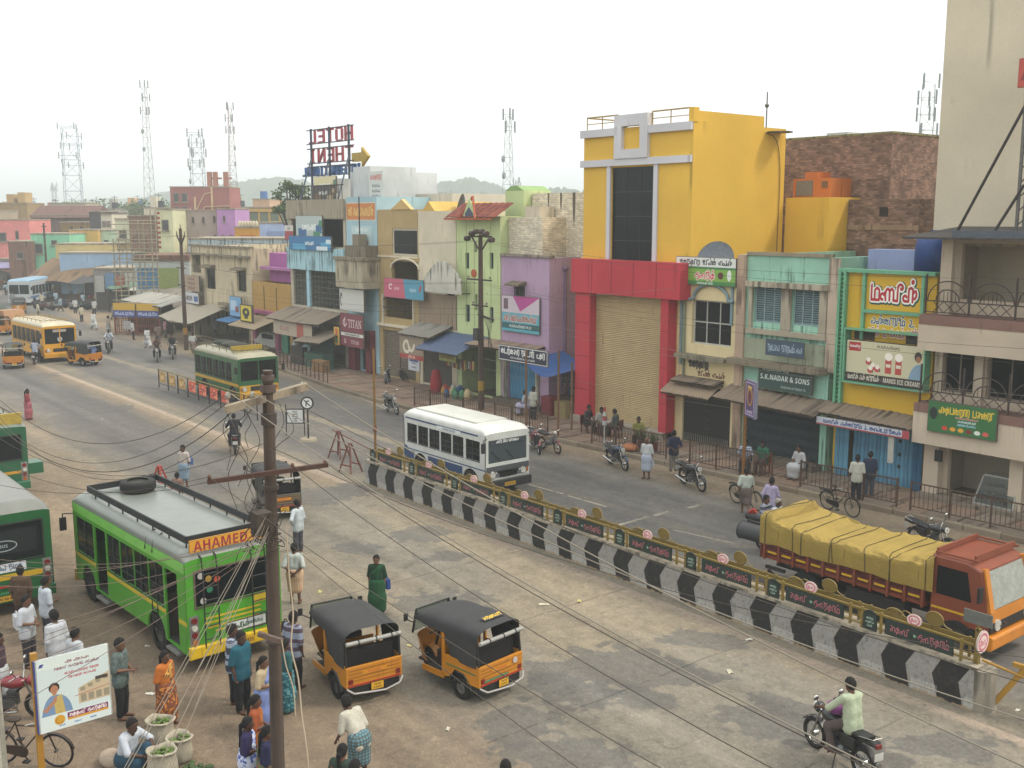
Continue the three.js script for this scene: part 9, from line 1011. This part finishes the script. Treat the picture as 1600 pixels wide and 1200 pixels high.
{const p=onY(587,722);const o=thing('lamp_standard','slender rusty yellow pole rising from the median gap','pole',p);part('shaft',b().cyl([0,0,0],[0,4.7,0],0.055,0.045,10),std('#8a6428',0.75),o);part('collar',b().cyl([0,1.3,0],[0,1.5,0],0.085,0.085,10),std('#8a4a34',0.7),o);}
{const p=onY(944,698,0.2),o=thing('marker_post','post topped with a red and white banded cone','post',p);part('shaft',b().cyl([0,0,0],[0,0.95,0],0.03),std('#b5b2ac',0.6),o);['#b9bcbc','#a5383a','#c4c4c0','#a5383a'].forEach((c,i)=>part('band',b().cyl([0,0.95+i*0.2,0],[0,1.15+i*0.2,0],0.1 - 0.012*i,0.095 - 0.02*i,12),std(c,0.6),o));}
// -- FOREGROUND
{
const p=onY(68,1240),o=thing('advertisement_board','roadside advertisement board with a greeting woman on a yellow post','sign',[p.x,0,p.z]),Lz=1.2,W=1.2,y0=1.16,y1=2.48;
part('post',b().box(-0.05,0.05,0,2.6,-0.05,0.05),paint('#a5781f',0.6),o);part('frame',b().box(0.05,0.13,y0,y1,-Lz - 0.02,0.02),std('#b9bdb9',0.6),o);part('blue_edge',b().box(0.05,0.135,y0,y1,0.021,0.035),std('#3c4a9c',0.6),o);
const g=new THREE.PlaneGeometry(W,y1 - y0);g.rotateY(Math.PI/2);g.translate(0.134,(y0+y1)/2,-Lz/2);
part('print',g,printMat(W,1.32,(x,w,h)=>{
x.fillStyle='#c3d0cf';x.fillRect(0,0,w,h);x.fillStyle='#ccd6d2';x.fillRect(0,0,w,h*0.14);x.fillStyle='#3a3f86';for (let i=0;i<4;i++) {x.save();x.translate(w*0.05+i*7,h*0.05);x.rotate(0.5);x.fillRect(0,0,6,h*0.05);x.restore();}
tamil(x,'vrk vrkEvA',w*0.56,h*0.09,h*0.032,w*0.42,'#7a4450',null,2);tamil(x,'Ettwi owntam. silk.s',w*0.55,h*0.16,h*0.032,w*0.82,'#7a4450',null,2);tamil(x,'kpyalvnmtR ntRk',w*0.62,h*0.25,h*0.03,w*0.55,'#a3444c',null,2);tamil(x,'ntEtRa kpElR',w*0.62,h*0.31,h*0.03,w*0.5,'#a3444c',null,2);
x.fillStyle='#b9a98c';x.beginPath();x.moveTo(w*0.55,h*0.72);x.lineTo(w*0.55,h*0.5);x.lineTo(w,h*0.36);x.lineTo(w,h*0.72);x.fill();x.fillStyle='#8c8470';for (let i=0;i<4;i++) {x.fillRect(w*(0.58+0.11*i),h*(0.5 - 0.03*i),w*0.07,h*0.05);x.fillRect(w*(0.58+0.11*i),h*0.6,w*0.08,h*0.1);} x.fillStyle='#3c342e';x.fillRect(w*0.8,h*0.4,w*0.18,h*0.045);x.strokeStyle='#a3383a';x.lineWidth=4;x.beginPath();x.moveTo(w*0.5,h*0.6);x.lineTo(w,h*0.55);x.stroke();
x.fillStyle='#1e1816';x.beginPath();x.ellipse(w*0.22,h*0.41,w*0.075,h*0.07,0,0,7);x.fill();x.fillStyle='#a9765a';x.beginPath();x.ellipse(w*0.22,h*0.435,w*0.055,h*0.06,0,0,7);x.fill();x.fillRect(w*0.195,h*0.47,w*0.05,h*0.05);x.fillStyle='#6b87a8';x.beginPath();x.moveTo(w*0.03,h*0.78);x.quadraticCurveTo(w*0.08,h*0.52,w*0.2,h*0.51);x.quadraticCurveTo(w*0.42,h*0.5,w*0.46,h*0.78);x.fill();x.fillStyle='#b7a15f';x.beginPath();x.moveTo(w*0.22,h*0.78);x.lineTo(w*0.2,h*0.55);x.lineTo(w*0.32,h*0.52);x.lineTo(w*0.36,h*0.78);x.fill();x.fillStyle='#a9765a';x.beginPath();x.moveTo(w*0.04,h*0.7);x.lineTo(w*0.2,h*0.58);x.lineTo(w*0.25,h*0.6);x.lineTo(w*0.1,h*0.73);x.fill();x.beginPath();x.ellipse(w*0.22,h*0.58,w*0.025,h*0.05,0.4,0,7);x.fill();x.fillStyle='#8fa5bd';for (let i=0;i<90;i++) {const a=w*(0.06+0.38*rnd()),q=h*(0.56+0.21*rnd());if (a>w*0.21&&a<w*0.36) continue;x.fillRect(a,q,3,3);} x.fillStyle='#8d7436';for (let i=0;i<30;i++) x.fillRect(w*(0.24+0.08*rnd()),h*(0.55+0.22*rnd()),4,3);x.strokeStyle='#c9a94a';x.lineWidth=3;x.beginPath();x.arc(w*0.22,h*0.48,w*0.04,0.3,2.8);x.stroke();x.fillStyle='#3a2420';x.fillRect(w*0.2,h*0.425,w*0.012,h*0.006);x.fillRect(w*0.235,h*0.425,w*0.012,h*0.006);x.fillStyle='#8a3a36';x.fillRect(w*0.21,h*0.46,w*0.025,h*0.007);
x.fillStyle='#cbd6d4';x.fillRect(0,h*0.78,w,h*0.22);x.fillStyle='#c4942c';x.beginPath();x.arc(w*0.27,h*0.87,w*0.075,0,7);x.fill();x.strokeStyle='#7a3a24';x.lineWidth=3;x.beginPath();x.arc(w*0.27,h*0.87,w*0.05,0.5,4);x.stroke();x.fillStyle='#6d2a56';x.fillRect(w*0.38,h*0.8,w*0.58,h*0.075);x.fillStyle='#c98f2c';x.fillRect(w*0.38,h*0.875,w*0.58,h*0.03);tamil(x,'Ettwi-owntam.'.replace('-',' '),w*0.67,h*0.838,h*0.045,w*0.54,'#e3dcd8',null,2.2);for (let i=0;i<3;i++) tamil(x,['kpya','Ettwi','mtRk'][i],w*(0.3+0.22*i),h*0.95,h*0.02,w*0.16,'#3a6fa8',null,2);
},420),o);
}
{const p=atD(-2,1240,12);single('concrete_pole',b().cyl([p.x,0,p.z],[p.x - 0.1,atD(-6,1075,12).y+0.1,p.z],0.15,0.13,16),grimy('#b3b3ac'),'grey concrete pole stub at the left edge','pole');}

function sack(u,v,s,label) {
const p=onY(u,v),o=thing('vegetable_sack',label,'sack',p,rnd()*3,'open sacks of green vegetables');const pr=[[0.02,0],[0.24,0],[0.3,0.1],[0.31,0.28],[0.28,0.45],[0.29,0.56],[0.33,0.6],[0.29,0.63],[0.25,0.57],[0.22,0.46]];part('cloth',b().grid((a,t)=>{const k=t*(pr.length - 1),i=Math.min(pr.length - 2,Math.floor(k)),f=k - i,n=fbm(Math.cos(a*6.283)*1.7+u,Math.sin(a*6.283)*1.7+t*3,3) - 0.5,r=(pr[i][0]+(pr[i+1][0] - pr[i][0])*f)*(1+0.35*n)*s,y=(pr[i][1]+(pr[i+1][1] - pr[i][1])*f)*(1+(t>0.4?0.22*n :0))*s;return [r*Math.cos(a*6.283),y,r*Math.sin(a*6.283)];},26,18),cloth('#b5ac98'),o);const g=b();for (let i=0;i<34;i++) {const a=rnd()*6.28,r=0.22*Math.sqrt(rnd())*s;g.ball([r*Math.cos(a),(0.52+0.1*rnd()*(1 - r/0.3))*s,r*Math.sin(a)],0.06*s,0.025*s,0.035*s,6,4);} const m=part('greens',g,std('#5c7430',0.8),o);m.userData.kind='stuff';return o;
}
sack(253,1162,0.82,'tall open sack of leafy greens beside the seller');sack(282,1188,0.78,'open sack heaped with light green vegetables');sack(256,1213,0.86,'wide open sack of dark green vegetables in front');
{const p=onY(300,1212),g=b();for (let i=0;i<60;i++) {const a=rnd()*6.28,r=0.4*Math.sqrt(rnd());g.ball([p.x+r*Math.cos(a),0.03+0.06*rnd(),p.z+r*Math.sin(a)],0.09,0.015,0.05,6,4);} const m=single('leaf_heap',g,std('#4b6236',0.85),'flat heap of loose green leaves on the ground by the sacks','leaves');m.userData.kind='stuff';}
{const p=onY(175,1196),o=thing('cloth_bundle','pale cloth bundle lying beside the vegetable seller','bundle',p);part('bundle',b().ball([0,0.14,0],0.3,0.15,0.22),cloth('#b3a08c'),o);}

for (const [u,v,l] of [[1005,702,'bushy plant in a red pot before the beige shutter'],[1020,706,'dark leaved plant in a red pot beside the bushy one']]) {const p=onY(u,v,0.2),o=thing('potted_plant',l,'plant',p);part('pot',b().lathe([[0.01,0],[0.16,0],[0.22,0.36],[0.24,0.38],[0.2,0.38],[0.18,0.32],[0.01,0.32]],[0,0,0],16),std('#7a3a2c',0.85),o);const g=b();for (let i=0;i<60;i++) {const a=rnd()*6.28,e=0.4+rnd()*0.9,L=0.3+0.35*rnd();g.quad([0,0.36,0],[0.03,0.38,0.02],[L*Math.cos(a)*Math.cos(e),0.36+L*Math.sin(e),L*Math.sin(a)*Math.cos(e)],[L*0.9*Math.cos(a+0.1)*Math.cos(e),0.34+L*Math.sin(e),L*0.9*Math.sin(a+0.1)*Math.cos(e)]);} part('leaves',g,std('#5c6a35',0.8),o);}
single('orange_sack',b().ball([0,0.16,0],0.4,0.18,0.3),cloth('#b0714a'),'orange bundle lying on the pavement by the railing','bundle').position.copy(onY(985,705,0.2));

renderer.render(scene,camera);
